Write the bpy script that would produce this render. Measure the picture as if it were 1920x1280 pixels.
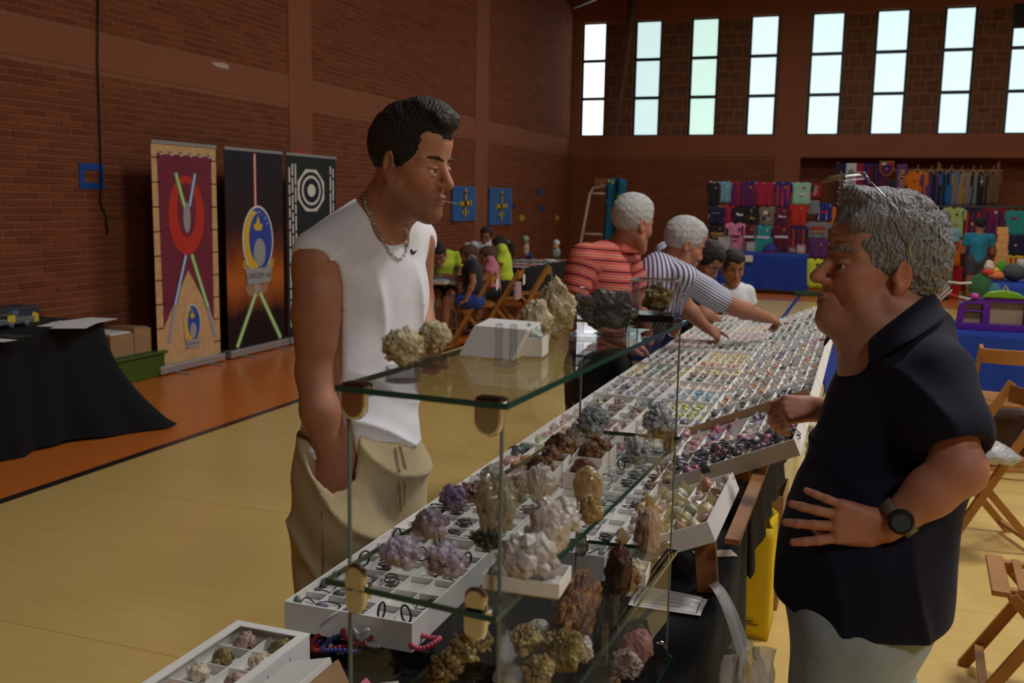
import bpy, bmesh, math, random
import numpy as np
from mathutils import Vector, Matrix, Euler

for _o in list(bpy.data.objects):
    bpy.data.objects.remove(_o)
COL = bpy.context.scene.collection
RND = random.Random(7)
PI = math.pi

# ---------------------------------------------------------------- camera
CAM_H = 1.6
F_PX, PITCH, ROLL, YAW = 1832.36, 0.14240627, 0.01772227, -0.34321237
_cp, _sp = math.cos(PITCH), math.sin(PITCH)
FW = Vector((math.sin(YAW) * _cp, math.cos(YAW) * _cp, -_sp))
_rt = Vector((math.cos(YAW), -math.sin(YAW), 0))
_up = _rt.cross(FW)
RT = _rt * math.cos(ROLL) + _up * math.sin(ROLL)
UP = -_rt * math.sin(ROLL) + _up * math.cos(ROLL)
CAM = Vector((0, 0, CAM_H))
cd = bpy.data.cameras.new('camera')
cam = bpy.data.objects.new('camera', cd)
COL.objects.link(cam)
cam.matrix_world = Matrix(((RT.x, UP.x, -FW.x, CAM.x), (RT.y, UP.y, -FW.y, CAM.y), (RT.z, UP.z, -FW.z, CAM.z), (0, 0, 0, 1)))
cd.sensor_width = 23.5
cd.lens = F_PX / 1920 * 23.5
cd.clip_start = 0.05
cd.dof.use_dof = True
cd.dof.focus_distance = 2.25
cd.dof.aperture_fstop = 4.8
SC = bpy.context.scene
SC.camera = cam
SC.view_settings.view_transform = 'Standard'
SC.view_settings.look = 'None'
SC.view_settings.gamma = 1
SC.view_settings.use_curve_mapping = False
SC.view_settings.exposure = 0.28
SC.cycles.use_denoising = True
SC.cycles.max_bounces = 10
SC.cycles.transparent_max_bounces = 24
SC.cycles.caustics_reflective = False
SC.cycles.caustics_refractive = False

# ---------------------------------------------------------------- light
W = bpy.data.worlds.new('daylight')
SC.world = W
W.use_nodes = True
W.node_tree.nodes['Background'].inputs[0].default_value = (0.75, 0.86, 1.0, 1)
W.node_tree.nodes['Background'].inputs[1].default_value = 0.6
LAMPS = [(1.7, 4.4, 290), (6.2, 4.4, 190), (0.2, 10.5, 190), (4.8, 10.5, 150), (-1.5, 16.0, 120), (4.2, 16.0, 70), (3.6, -2.2, 200)]
for lx, ly, le in LAMPS:
    ld = bpy.data.lights.new('hall_lamp', 'AREA')
    ld.shape = 'DISK'
    ld.size = 1.3
    ld.energy = le * 0.62
    ld.color = (1.0, 0.97, 0.93)
    lo = bpy.data.objects.new('hall_lamp', ld)
    lo.location = (lx, ly, 6.05)
    COL.objects.link(lo)

# ---------------------------------------------------------------- pixel rays of the 1920x1280 photograph turned into points of the hall
def ray(x, y):
    return FW + RT * ((x - 960) / F_PX) - UP * ((y - 640) / F_PX)
def atz(x, y, h):
    d = ray(x, y); return CAM + d * ((h - CAM_H) / d.z)
def atx(x, y, v):
    d = ray(x, y); return CAM + d * (v / d.x)
def aty(x, y, v):
    d = ray(x, y); return CAM + d * (v / d.y)
def att(x, y, t):
    return CAM + ray(x, y) * t

# ---------------------------------------------------------------- materials
_MC = {}
def lin(c):
    return tuple(((v / 255) / 12.92 if v <= 10 else ((v / 255 + .055) / 1.055) ** 2.4) for v in c)
def mat(name, col, rough=.6, metal=0., spec=.4, trans=0., emit=0., noise=0., nscale=30., bump=0., bscale=60., alpha=1., ior=1.45, sheen=0., sub=0.):
    """plain principled material; colour varies softly by a noise texture"""
    if name in _MC: return _MC[name]
    m = bpy.data.materials.new(name); m.use_nodes = True
    nt = m.node_tree; b = nt.nodes['Principled BSDF']
    c = (*col[:3], 1)
    b.inputs['Base Color'].default_value = c
    b.inputs['Roughness'].default_value = rough
    b.inputs['Metallic'].default_value = metal
    b.inputs['Specular IOR Level'].default_value = spec
    b.inputs['Transmission Weight'].default_value = trans
    b.inputs['IOR'].default_value = ior
    b.inputs['Alpha'].default_value = alpha
    if sheen: b.inputs['Sheen Weight'].default_value = sheen
    if sub:
        b.inputs['Subsurface Weight'].default_value = sub
        b.inputs['Subsurface Radius'].default_value = (.012, .005, .003)
        b.inputs['Subsurface Scale'].default_value = 1.
    if emit:
        b.inputs['Emission Color'].default_value = c
        b.inputs['Emission Strength'].default_value = emit
    tc = None
    if noise or bump:
        tc = nt.nodes.new('ShaderNodeTexCoord')
    if noise:
        n = nt.nodes.new('ShaderNodeTexNoise'); n.inputs['Scale'].default_value = nscale; n.inputs['Detail'].default_value = 4
        r = nt.nodes.new('ShaderNodeMix'); r.data_type = 'RGBA'
        r.inputs[6].default_value = (*[max(0, v * (1 - noise)) for v in col[:3]], 1)
        r.inputs[7].default_value = (*[min(1, v * (1 + noise)) for v in col[:3]], 1)
        nt.links.new(tc.outputs['Object'], n.inputs['Vector'])
        nt.links.new(n.outputs['Fac'], r.inputs[0]); nt.links.new(r.outputs[2], b.inputs['Base Color'])
    if bump:
        n2 = nt.nodes.new('ShaderNodeTexNoise'); n2.inputs['Scale'].default_value = bscale; n2.inputs['Detail'].default_value = 5
        bp = nt.nodes.new('ShaderNodeBump'); bp.inputs['Strength'].default_value = bump; bp.inputs['Distance'].default_value = .01
        nt.links.new(tc.outputs['Object'], n2.inputs['Vector'])
        nt.links.new(n2.outputs['Fac'], bp.inputs['Height']); nt.links.new(bp.outputs['Normal'], b.inputs['Normal'])
    _MC[name] = m
    return m

class NG:
    """little node-graph helper"""
    def __init__(s, name, rough=.6, spec=.4):
        s.m = bpy.data.materials.new(name); s.m.use_nodes = True; s.t = s.m.node_tree
        s.b = s.t.nodes['Principled BSDF']; s.b.inputs['Roughness'].default_value = rough
        s.b.inputs['Specular IOR Level'].default_value = spec
        _MC[name] = s.m
    def n(s, typ, **kw):
        nd = s.t.nodes.new('ShaderNode' + typ)
        for k, v in kw.items():
            if k.startswith('i_'):
                key = k[2:]; nd.inputs[int(key) if key.isdigit() else key].default_value = v
            else: setattr(nd, k, v)
        return nd
    def l(s, a, b): s.t.links.new(a, b)
    def math(s, op, a, b=None, clamp=False):
        nd = s.n('Math', operation=op, use_clamp=clamp)
        for i, v in enumerate((a, b)):
            if v is None: continue
            if isinstance(v, (int, float)): nd.inputs[i].default_value = v
            else: s.l(v, nd.inputs[i])
        return nd.outputs[0]
    def mix(s, f, a, b):
        nd = s.n('Mix', data_type='RGBA')
        for i, v in ((0, f), (6, a), (7, b)):
            if isinstance(v, (int, float)): nd.inputs[i].default_value = v
            elif isinstance(v, tuple): nd.inputs[i].default_value = (*v[:3], 1)
            else: s.l(v, nd.inputs[i])
        return nd.outputs[2]
    def coord(s, kind='Object'):
        tc = s.n('TexCoord'); sp = s.n('SeparateXYZ'); s.l(tc.outputs[kind], sp.inputs[0])
        return tc.outputs[kind], sp.outputs[0], sp.outputs[1], sp.outputs[2]
    def noise(s, vec, scale, detail=4):
        nd = s.n('TexNoise'); nd.inputs['Scale'].default_value = scale; nd.inputs['Detail'].default_value = detail
        s.l(vec, nd.inputs['Vector']); return nd.outputs['Fac']
    def bump(s, h, strength=.3, dist=.01):
        nd = s.n('Bump'); nd.inputs['Strength'].default_value = strength; nd.inputs['Distance'].default_value = dist
        s.l(h, nd.inputs['Height']); s.l(nd.outputs[0], s.b.inputs['Normal'])
    def color(s, c): s.l(c, s.b.inputs['Base Color'])

# ---------------------------------------------------------------- mesh building
class MB:
    def __init__(s): s.v = []; s.f = []; s.mi = []; s.cur = 0
    def add(s, vs, fs):
        o = len(s.v); s.v += [tuple(v) for v in vs]
        s.f += [tuple(i + o for i in f) for f in fs]; s.mi += [s.cur] * len(fs)
        return s
    def m(s, i): s.cur = i; return s
    def box(s, lo, hi, M=None):
        x0, y0, z0 = lo; x1, y1, z1 = hi
        vs = [Vector(p) for p in ((x0,y0,z0),(x1,y0,z0),(x1,y1,z0),(x0,y1,z0),(x0,y0,z1),(x1,y0,z1),(x1,y1,z1),(x0,y1,z1))]
        if M is not None: vs = [M @ v for v in vs]
        return s.add(vs, [(0,3,2,1),(4,5,6,7),(0,1,5,4),(1,2,6,5),(2,3,7,6),(3,0,4,7)])
    def bar(s, a, b, w, h, upv=(0,0,1)):
        """square bar from a to b"""
        a, b = Vector(a), Vector(b); d = (b - a).normalized(); u = Vector(upv)
        sd = d.cross(u)
        if sd.length < 1e-4: sd = d.cross(Vector((1,0,0)))
        sd.normalize(); u = sd.cross(d)
        vs = []
        for p in (a, b):
            for q in ((-1,-1),(1,-1),(1,1),(-1,1)):
                vs.append(p + sd * (q[0]*w/2) + u * (q[1]*h/2))
        return s.add(vs, [(0,3,2,1),(4,5,6,7),(0,1,5,4),(1,2,6,5),(2,3,7,6),(3,0,4,7)])
    def tube(s, pts, r, seg=8, caps=True, closed=False):
        pts = [Vector(p) for p in pts]; n = len(pts)
        rs = r if isinstance(r, (list, tuple)) else [r] * n
        T = []
        for i in range(n):
            a = pts[i-1] if (i or closed) else pts[0]; b = pts[(i+1) % n] if (i < n-1 or closed) else pts[-1]
            T.append((b - a).normalized())
        nrm = T[0].orthogonal().normalized(); vs = []
        for i in range(n):
            nrm = (nrm - T[i] * nrm.dot(T[i]))
            if nrm.length < 1e-6: nrm = T[i].orthogonal()
            nrm.normalize(); bn = T[i].cross(nrm)
            for k in range(seg):
                a = 2*PI*k/seg
                vs.append(pts[i] + (nrm*math.cos(a) + bn*math.sin(a)) * rs[i])
        fs = []
        for i in range(n if closed else n-1):
            j = (i+1) % n
            for k in range(seg):
                k2 = (k+1) % seg
                fs.append((i*seg+k, i*seg+k2, j*seg+k2, j*seg+k))
        if caps and not closed:
            fs.append(tuple(range(seg))[::-1]); fs.append(tuple((n-1)*seg+k for k in range(seg)))
        return s.add(vs, fs)
    def lathe(s, prof, seg=16, M=None):
        """prof: list of (r, z)"""
        vs = []; fs = []
        for r, z in prof:
            for k in range(seg):
                a = 2*PI*k/seg; v = Vector((r*math.cos(a), r*math.sin(a), z))
                vs.append(M @ v if M is not None else v)
        for i in range(len(prof)-1):
            for k in range(seg):
                k2 = (k+1) % seg
                fs.append((i*seg+k, i*seg+k2, (i+1)*seg+k2, (i+1)*seg+k))
        fs.append(tuple(range(seg))[::-1]); fs.append(tuple((len(prof)-1)*seg+k for k in range(seg)))
        return s.add(vs, fs)
    def prism(s, poly, M, depth):
        """poly: 2D outline; M maps (x,y,z) ; extruded along +z of M by depth"""
        n = len(poly)
        vs = [M @ Vector((x, y, 0)) for x, y in poly] + [M @ Vector((x, y, depth)) for x, y in poly]
        fs = [tuple(range(n))[::-1], tuple(range(n, 2*n))] + [(i, (i+1) % n, n+(i+1) % n, n+i) for i in range(n)]
        return s.add(vs, fs)
    def grid(s, fn, nu, nv):
        vs = [fn(i/nu, j/nv) for j in range(nv+1) for i in range(nu+1)]
        fs = [(j*(nu+1)+i, j*(nu+1)+i+1, (j+1)*(nu+1)+i+1, (j+1)*(nu+1)+i) for j in range(nv) for i in range(nu)]
        return s.add(vs, fs)
    def build(s, name, mats, parent=None, origin=None, smooth=False, bevel=0., solid=0., sub=0, kind=None, label=None):
        me = bpy.data.meshes.new(name)
        o0 = Vector(origin) if origin is not None else (Vector(parent['_o']) if parent is not None and '_o' in parent else Vector((0,0,0)))
        me.from_pydata([tuple(Vector(v) - o0) for v in s.v], [], s.f)
        if not isinstance(mats, (list, tuple)): mats = [mats]
        for m_ in mats: me.materials.append(m_)
        if len(mats) > 1:
            me.polygons.foreach_set('material_index', s.mi)
        if smooth: me.polygons.foreach_set('use_smooth', [True]*len(me.polygons))
        me.update()
        ob = bpy.data.objects.new(name, me); COL.objects.link(ob)
        if parent is not None:
            ob.parent = parent
            if '_o' in parent and origin is None: ob['_o'] = tuple(parent['_o'])
        elif origin is not None: ob.location = o0
        if solid:
            md = ob.modifiers.new('s', 'SOLIDIFY'); md.thickness = solid; md.offset = 0
        if bevel:
            md = ob.modifiers.new('b', 'BEVEL'); md.width = bevel; md.segments = 2; md.limit_method = 'ANGLE'
        if sub:
            md = ob.modifiers.new('u', 'SUBSURF'); md.levels = sub; md.render_levels = sub
        if kind: ob['kind'] = kind
        if label: ob['label'] = label
        return ob

def tag(o, label, cat, group=None):
    o['label'] = label; o['category'] = cat
    if group: o['group'] = group
    return o
def thing(name, label, cat, loc=(0,0,0), group=None, rotz=0.):
    """an Empty at the base; parts given in world coordinates are shifted to it ('_o')"""
    o = bpy.data.objects.new(name, None); COL.objects.link(o)
    o.empty_display_size = .05
    o.location = loc; o.rotation_euler = (0, 0, rotz)
    o['_o'] = tuple(loc)
    return tag(o, label, cat, group)
def lthing(*a, **k):
    """like thing(), with parts given in local coordinates"""
    o = thing(*a, **k); del o['_o']; return o
def struct(o): o['kind'] = 'structure'; return o
def dup(root, loc, rot=None, label=None, group=None, scale=None):
    r = root.copy(); COL.objects.link(r); r.location = loc
    if rot is not None: r.rotation_euler = rot
    if scale is not None: r.scale = scale
    if label: r['label'] = label
    if group: r['group'] = group
    for ch in list(root.children):
        c = ch.copy(); COL.objects.link(c); c.parent = r
        for g in list(ch.children):
            d = g.copy(); COL.objects.link(d); d.parent = c
    return r
def text(name, body, size, M, m, parent=None, align='CENTER', ext=.0008, spacing=1., xs=1., label=None):
    """raised lettering as a mesh; M maps the text plane (x right, y up) into the parent's space"""
    cu = bpy.data.curves.new(name, 'FONT'); cu.body = body; cu.size = size; cu.align_x = align; cu.align_y = 'CENTER'
    cu.extrude = ext; cu.space_character = spacing; cu.resolution_u = 3
    tmp = bpy.data.objects.new(name, cu)
    COL.objects.link(tmp)
    dg = bpy.context.evaluated_depsgraph_get()
    me = bpy.data.meshes.new_from_object(tmp.evaluated_get(dg))
    bpy.data.objects.remove(tmp); bpy.data.curves.remove(cu)
    me.transform(Matrix.Diagonal((xs, 1, 1, 1))); me.transform(M)
    me.materials.clear(); me.materials.append(m)
    ob = bpy.data.objects.new(name, me); COL.objects.link(ob)
    if parent is not None: ob.parent = parent
    if label: ob['label'] = label
    return ob
def frame(o, x, y):
    """matrix with origin o, x and y axes, z = x cross y"""
    x = Vector(x).normalized(); y = Vector(y); y = (y - x * y.dot(x)).normalized(); z = x.cross(y); o = Vector(o)
    return Matrix(((x.x, y.x, z.x, o.x), (x.y, y.y, z.y, o.y), (x.z, y.z, z.z, o.z), (0,0,0,1)))
# ================================================================ the hall
WX, BY, CZ = -6.3, 21.3, 6.15           # left wall, back wall, ceiling height
RX, FY = 13.0, -7.0
def brick_mat(name, base, var):
    g = NG(name, .85, .2)
    vec, x, y, z = g.coord('Object')
    rnd = g.n('ObjectInfo').outputs['Random']
    geo = g.n('NewGeometry').outputs['Random Per Island']
    k = g.math('FRACT', g.math('ADD', rnd, geo))
    c = g.mix(k, tuple(v * (1 - var) for v in base), tuple(min(1, v * (1 + var)) for v in base))
    c2 = g.mix(g.math('MULTIPLY', g.noise(vec, 45.), .5), c, tuple(v * .6 for v in base))
    g.color(c2); g.bump(g.noise(vec, 160., 3), .35, .004)
    return g.m
M_BRICK = brick_mat('red_brick', (.225, .068, .028), .2)
M_BRICK2 = brick_mat('perforated_brick', (.17, .085, .05), .2)
M_MORTAR = mat('mortar', (.27, .115, .062), .9, noise=.15, nscale=20, bump=.3)
M_PLASTER = mat('painted_concrete', (.27, .092, .043), .75, noise=.12, nscale=2.5, bump=.08)
M_DARK = mat('dark_opening', (.03, .028, .026), .8)

# floor: yellow court, orange margin, painted lines
g = NG('sports_floor', .28, .45)
vec, x, y, z = g.coord('Object')
grain = g.n('TexNoise'); grain.inputs['Scale'].default_value = 3.; grain.inputs['Detail'].default_value = 6
mp = g.n('Mapping'); mp.inputs['Scale'].default_value = (.6, 9., 1.); g.l(vec, mp.inputs[0]); g.l(mp.outputs[0], grain.inputs['Vector'])
yel = g.mix(grain.outputs['Fac'], (.60, .405, .125), (.72, .515, .185))
org = g.mix(grain.outputs['Fac'], (.58, .145, .022), (.70, .20, .035))
mask_o = g.math('MAXIMUM', g.math('LESS_THAN', x, -4.20), g.math('GREATER_THAN', y, 17.3))
c = g.mix(mask_o, yel, org)
line = g.math('COMPARE', x, -4.165); line.node.inputs[2].default_value = .036
c = g.mix(g.math('MULTIPLY', line, g.math('LESS_THAN', y, 17.3)), c, (.025, .018, .016))
l2 = g.math('COMPARE', y, 17.3); l2.node.inputs[2].default_value = .035
c = g.mix(l2, c, (.05, .03, .025))
# a blue court line
l3 = g.math('COMPARE', x, -1.05); l3.node.inputs[2].default_value = .03
c = g.mix(g.math('MULTIPLY', l3, g.math('GREATER_THAN', y, 9.)), c, (.03, .06, .30))
# seams between floor sheets
sm = g.math('FRACT', g.math('MULTIPLY', g.math('ADD', y, .35), 1 / 1.5))
seam = g.math('MULTIPLY', g.math('LESS_THAN', sm, .0035), g.math('GREATER_THAN', x, -4.1))
c = g.mix(g.math('MULTIPLY', seam, .55), c, (.25, .13, .03))
spk = g.n('TexVoronoi'); spk.inputs['Scale'].default_value = 2.1; g.l(vec, spk.inputs['Vector'])
c = g.mix(g.math('MULTIPLY', g.math('LESS_THAN', spk.outputs['Distance'], .022), .8), c, (.13, .07, .03))
g.color(c)
rgh = g.math('MULTIPLY_ADD', g.noise(vec, 1.3), .16); rgh.node.inputs[2].default_value = .17
g.l(rgh, g.b.inputs['Roughness'])
M_FLOOR = g.m
def quad_struct(name, pts, m):
    return struct(MB().add(pts, [(0,1,2,3)]).build(name, m))
struct(MB().box((WX-.3, FY, -.1), (RX, BY+.9, 0)).build('floor', M_FLOOR))
M_CEIL = mat('ceiling_sheet', (.055, .045, .04), .8, noise=.2, nscale=2)
struct(MB().box((WX-.3, FY, CZ), (RX, BY+.9, CZ+.1)).build('ceiling', M_CEIL))
struct(MB().box((RX, FY, 0), (RX+.1, BY+.9, CZ)).build('wall_right', M_PLASTER))
struct(MB().box((WX-.3, FY-.1, 0), (RX, FY, CZ)).build('wall_front', M_PLASTER))
# ceiling steelwork over the back corner
M_STEEL = mat('dark_steel', (.07, .07, .075), .5, metal=.4)
M_PSTEEL = mat('pale_steel', (.45, .44, .43), .5)
tr = MB()
for yy in (20.2, 16., 12., 8., 4.):
    tr.bar((WX, yy, CZ-.1), (RX, yy, CZ-.1), .12, .16)
struct(tr.build('trim_1', M_STEEL))
struct(MB().bar(atx(1076, 14, -6.25), att(1130, -8, 18.6), .05, .05).build('trim_2', M_PSTEEL))

# ---- left wall: painted concrete frame, brick infill
PIL = [(3.0, 3.48), (9.907, 10.40), (15.60, 16.20)]      # pillars (y ranges)
BZ0, BZ1 = 2.655, 2.945                                   # concrete band
wl = struct(MB().box((WX-.28, FY, 0), (WX-.007, BY+.9, CZ)).build('wall_left', M_MORTAR))
band = MB().box((WX-.02, FY, BZ0), (WX, BY, BZ1))
band.build('concrete_band', M_PLASTER, wl)
for a, b in PIL:
    MB().box((WX-.02, a, 0), (WX+.004, b, CZ)).build('pillar', M_PLASTER, wl)
BL, BH, MJ = .25, .0595, .011
def brick_mesh(name, sx, sy, sz):
    """a brick seen from one side: front and four edges, chamfered, 9 faces; front towards +x"""
    b = MB(); c = .004
    hy, hz = sy/2, sz/2
    vs = [(-sx,-hy,-hz),(-sx,hy,-hz),(-sx,hy,hz),(-sx,-hy,hz),(-c,-hy,-hz),(-c,hy,-hz),(-c,hy,hz),(-c,-hy,hz),
          (0,-hy+c,-hz+c),(0,hy-c,-hz+c),(0,hy-c,hz-c),(0,-hy+c,hz-c)]
    fs = [(8,9,10,11)]
    for i in range(4):
        j = (i+1) % 4
        fs += [(i, j, 4+j, 4+i), (4+i, 4+j, 8+j, 8+i)]
    b.add(vs, fs); return b
segs = [(3.48, 9.907), (10.40, 15.60), (16.20, 21.3)]
courses = [z for z in [.006 + BH*i for i in range(200)] if z + BH < CZ and not (z + BH > BZ0 + .012 and z < BZ1 - .012)]
bricks = []
for (a, b) in segs:
    for ci, z in enumerate(courses):
        off = (BL/2 if ci % 2 else 0)
        y = a - off
        while y < b - .02:
            y0, y1 = max(y, a), min(y + BL - MJ, b)
            if y1 - y0 > .04: bricks.append((y0, y1, z, z + BH - MJ))
            y += BL
full = brick_mesh('brick', .022, BL-MJ, BH-MJ)
proto = full.build('brick', M_BRICK, wl)
bm_full = proto.data
def seen_left(b):
    yc, zc = (b[0]+b[1])/2, (b[2]+b[3])/2
    d = Vector((WX, yc, zc)) - CAM; w = d.dot(FW)
    px, py = 960 + F_PX*d.dot(RT)/w, 640 - F_PX*d.dot(UP)/w
    return -20 < px < 540 and -10 < py < 640
cand = sorted([b for b in bricks if b[1]-b[0] > BL-MJ-.003 and seen_left(b)], key=lambda b: b[0])[:300]
cs = set(cand); first = True
for b in cand:
    o = proto if first else proto.copy()
    if not first: COL.objects.link(o)
    first = False
    o.location = (WX + RND.uniform(-.004, .002), (b[0]+b[1])/2, (b[2]+b[3])/2)
rest = MB()
for b in bricks:
    if b in cs: continue
    q = brick_mesh('b', .022, b[1]-b[0], b[3]-b[2])
    dx = WX + RND.uniform(-.004, .002)
    rest.add([(v[0]+dx, v[1]+(b[0]+b[1])/2, v[2]+(b[2]+b[3])/2) for v in q.v], q.f)
rest.build('brickwork', M_BRICK, wl, kind='stuff')
# plaster scar on the band
sc = MB(); c0 = atx(415, 123, WX)
n = 9
sc.prism([(.17*math.cos(2*PI*i/n)*RND.uniform(.7,1.1), .035*math.sin(2*PI*i/n)*RND.uniform(.6,1.2)) for i in range(n)], frame(c0 + Vector((.001,0,0)), (0,1,0), (0,0,1)), .004)
sc.build('plaster_scar', mat('bare_plaster', (.55,.42,.36), .9), wl, label='pale scar of broken plaster')

# ---- back wall
SILL, BEAM, WTOP = 3.052, 2.600, 5.475
wb = struct(MB().box((WX-.3, BY+.03, SILL), (RX, BY+.33, SILL+.001)).build('wall_back', M_MORTAR))
PX0, PX1 = -1.87, -1.36                                  # big pillar
def xs(px): return aty(px, 255, BY).x
wins = [(1086,1133),(1183.5,1235),(1287,1341),(1396,1452),(1509,1573),(1628,1693),(1754,1816),(1879,1945)]
wx = [(xs(a), xs(b)) for a, b in wins]
for k in range(3):
    wx.append((wx[-1][0] + 1.42, wx[-1][1] + 1.42))
top = MB().box((WX, BY-.02, WTOP), (RX, BY+.3, CZ))
top.build('concrete_band', M_PLASTER, wb)
MB().box((WX, BY-.02, BEAM), (RX, BY+.3, SILL)).build('concrete_band', M_PLASTER, wb)
MB().box((PX0, BY-.03, 0), (PX1, BY+.3, CZ)).build('pillar', M_PLASTER, wb)
MB().box((WX, BY+.006, 0), (PX0, BY+.3, BEAM)).build('mortar_backing', M_MORTAR, wb)
MB().box((PX1-.3, BY+.606, 0), (RX, BY+.9, BEAM+.4)).box((PX1-.3, BY+.3, BEAM), (RX, BY+.62, BEAM+.1)).box((PX1-.3, BY, 0), (PX1-.02, BY+.62, BEAM+.1)).box((2.9, BY, SILL-.1), (RX, BY+.3, WTOP+.05)).build('recess_backing', M_MORTAR, wb)
low = MB()
for (x0, x1, yy) in ((WX, PX0, BY), (PX1, RX, BY+.6)):
    for ci, z in enumerate([.006 + BH*i for i in range(60)]):
        if z + BH > BEAM: break
        x = x0 - (BL/2 if ci % 2 else 0)
        while x < min(x1, 4.5) - .02:
            a, b = max(x, x0), min(x + BL - MJ, x1)
            low.add([(a,yy,z),(b,yy,z),(b,yy,z+BH-MJ),(a,yy,z+BH-MJ),(a,yy+.022,z),(b,yy+.022,z),(b,yy+.022,z+BH-MJ),(a,yy+.022,z+BH-MJ)],
                    [(0,1,2,3),(1,5,6,2),(4,0,3,7),(3,2,6,7),(0,4,5,1)])
            x += BL
low.build('brickwork', M_BRICK, wb, kind='stuff')
# perforated brick panels between the windows
bh = brick_mesh('pb', .02, .285, .105); bv = brick_mesh('pv', .02, .105, .225)
def to_back(q): return MB().add([(v[1], -v[0], v[2]) for v in q.v], [f[::-1] for f in q.f])
mh = to_back(bh).build('hollow_brick', M_BRICK2, wb); mv = to_back(bv).build('hollow_brick', M_BRICK2, wb)
used = [False, False]; spots = []
panels = [(WX, wx[0][0])] + [(wx[i][1], wx[i+1][0]) for i in range(len(wx)-1)]
back = MB()
for (a, b) in panels:
    if a > 3.3: continue
    back.box((a, BY+.007, SILL), (b, BY+.3, WTOP))
    if a < PX0 < b: b = PX0
    elif a < PX1 < b: a = PX1
    if b - a < .4: continue
    row = 0; z = SILL + .02; kx = (b - a - .03) / .755
    while z + .24 < WTOP + .02:
        x = a + .015
        for t in (('v', 'h', 'h') if row % 2 else ('h', 'h', 'v')):
            w_ = (.105 if t == 'v' else .285) * kx
            if t == 'h': spots += [(0, x + w_/2, z + .0525, kx), (0, x + w_/2, z + .0525 + .12, kx)]
            else: spots += [(1, x + w_/2, z + .1125, kx)]
            x += w_ + .04 * kx
        z += .262; row += 1
back.build('panel_backing', M_MORTAR, wb)
spots = [s for s in spots if s[1] < 3.0]
spots.sort(key=lambda s: abs(s[1] - .9))
restp = MB()
for i, (t, x, z, kx) in enumerate(spots):
    if i < 300:
        src = (mh, mv)[t]
        o = src if not used[t] else src.copy()
        if used[t]: COL.objects.link(o)
        used[t] = True
        o.location = (x, BY + RND.uniform(-.004, .004), z); o.scale = (kx, 1, 1)
    else:
        q = (bh, bv)[t]
        q = to_back(q); restp.add([(v[0]*kx+x, v[1]+BY, v[2]+z) for v in q.v], q.f)
if restp.v: restp.build('hollow_brickwork', M_BRICK2, wb, kind='stuff')
# windows: dark steel frames, three frosted daylight panes each
def pane_mat(i):
    g = NG('frosted_pane_%d' % i, .4, .3)
    vec, x, y, z = g.coord('Object')
    gen, gx, gy, gz = g.coord('Generated')
    spots_ = g.noise(vec, 26., 6)
    dirt = g.math('MULTIPLY', g.math('GREATER_THAN', spots_, .70), g.math('SUBTRACT', 1.25, gz))
    tint = [(.93,.96,1.), (.60,.80,.80), (.60,.85,.76), (.72,.92,.92)][min(i, 3)] if i < 4 else (.70, .94, .97)
    c = g.mix(g.noise(vec, 2.2), tint, tuple(min(1, v * 1.12) for v in tint))
    c = g.mix(g.math('MULTIPLY', dirt, .7), c, (.12, .18, .18))
    g.color(c); g.l(c, g.b.inputs['Emission Color'])
    g.b.inputs['Emission Strength'].default_value = 1.2 if i == 0 else .78
    return g.m
M_FRAME = mat('window_steel', (.012, .02, .022), .4)
ZB = [SILL, 3.052 + .808, 3.052 + 1.615, WTOP]
for i, (a, b) in enumerate(wx[:9]):
    t = MB(); fw = .05
    t.box((a, BY+.05, SILL), (a+fw, BY+.11, WTOP)).box((b-fw, BY+.05, SILL), (b, BY+.11, WTOP))
    for zz in (SILL, WTOP - .03): t.box((a+fw, BY+.05, zz), (b-fw, BY+.11, zz+.03))
    for zz in ZB[1:3]: t.box((a+fw, BY+.05, zz-.032), (b-fw, BY+.11, zz+.032))
    w_ = struct(t.build('window_%d' % (i+1), M_FRAME))
    pm = pane_mat(i)
    for k in range(3):
        z0, z1 = ZB[k], ZB[k+1]
        if i == 7 and k == 2:
            z1 = z0 + .36
            MB().box((a+fw, BY+.07, z1), (b-fw, BY+.085, ZB[3])).build('blind', M_DARK, w_, label='black blind over the upper part')
        MB().box((a+fw, BY+.08, z0), (b-fw, BY+.088, z1)).build('pane', pm, w_)
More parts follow.
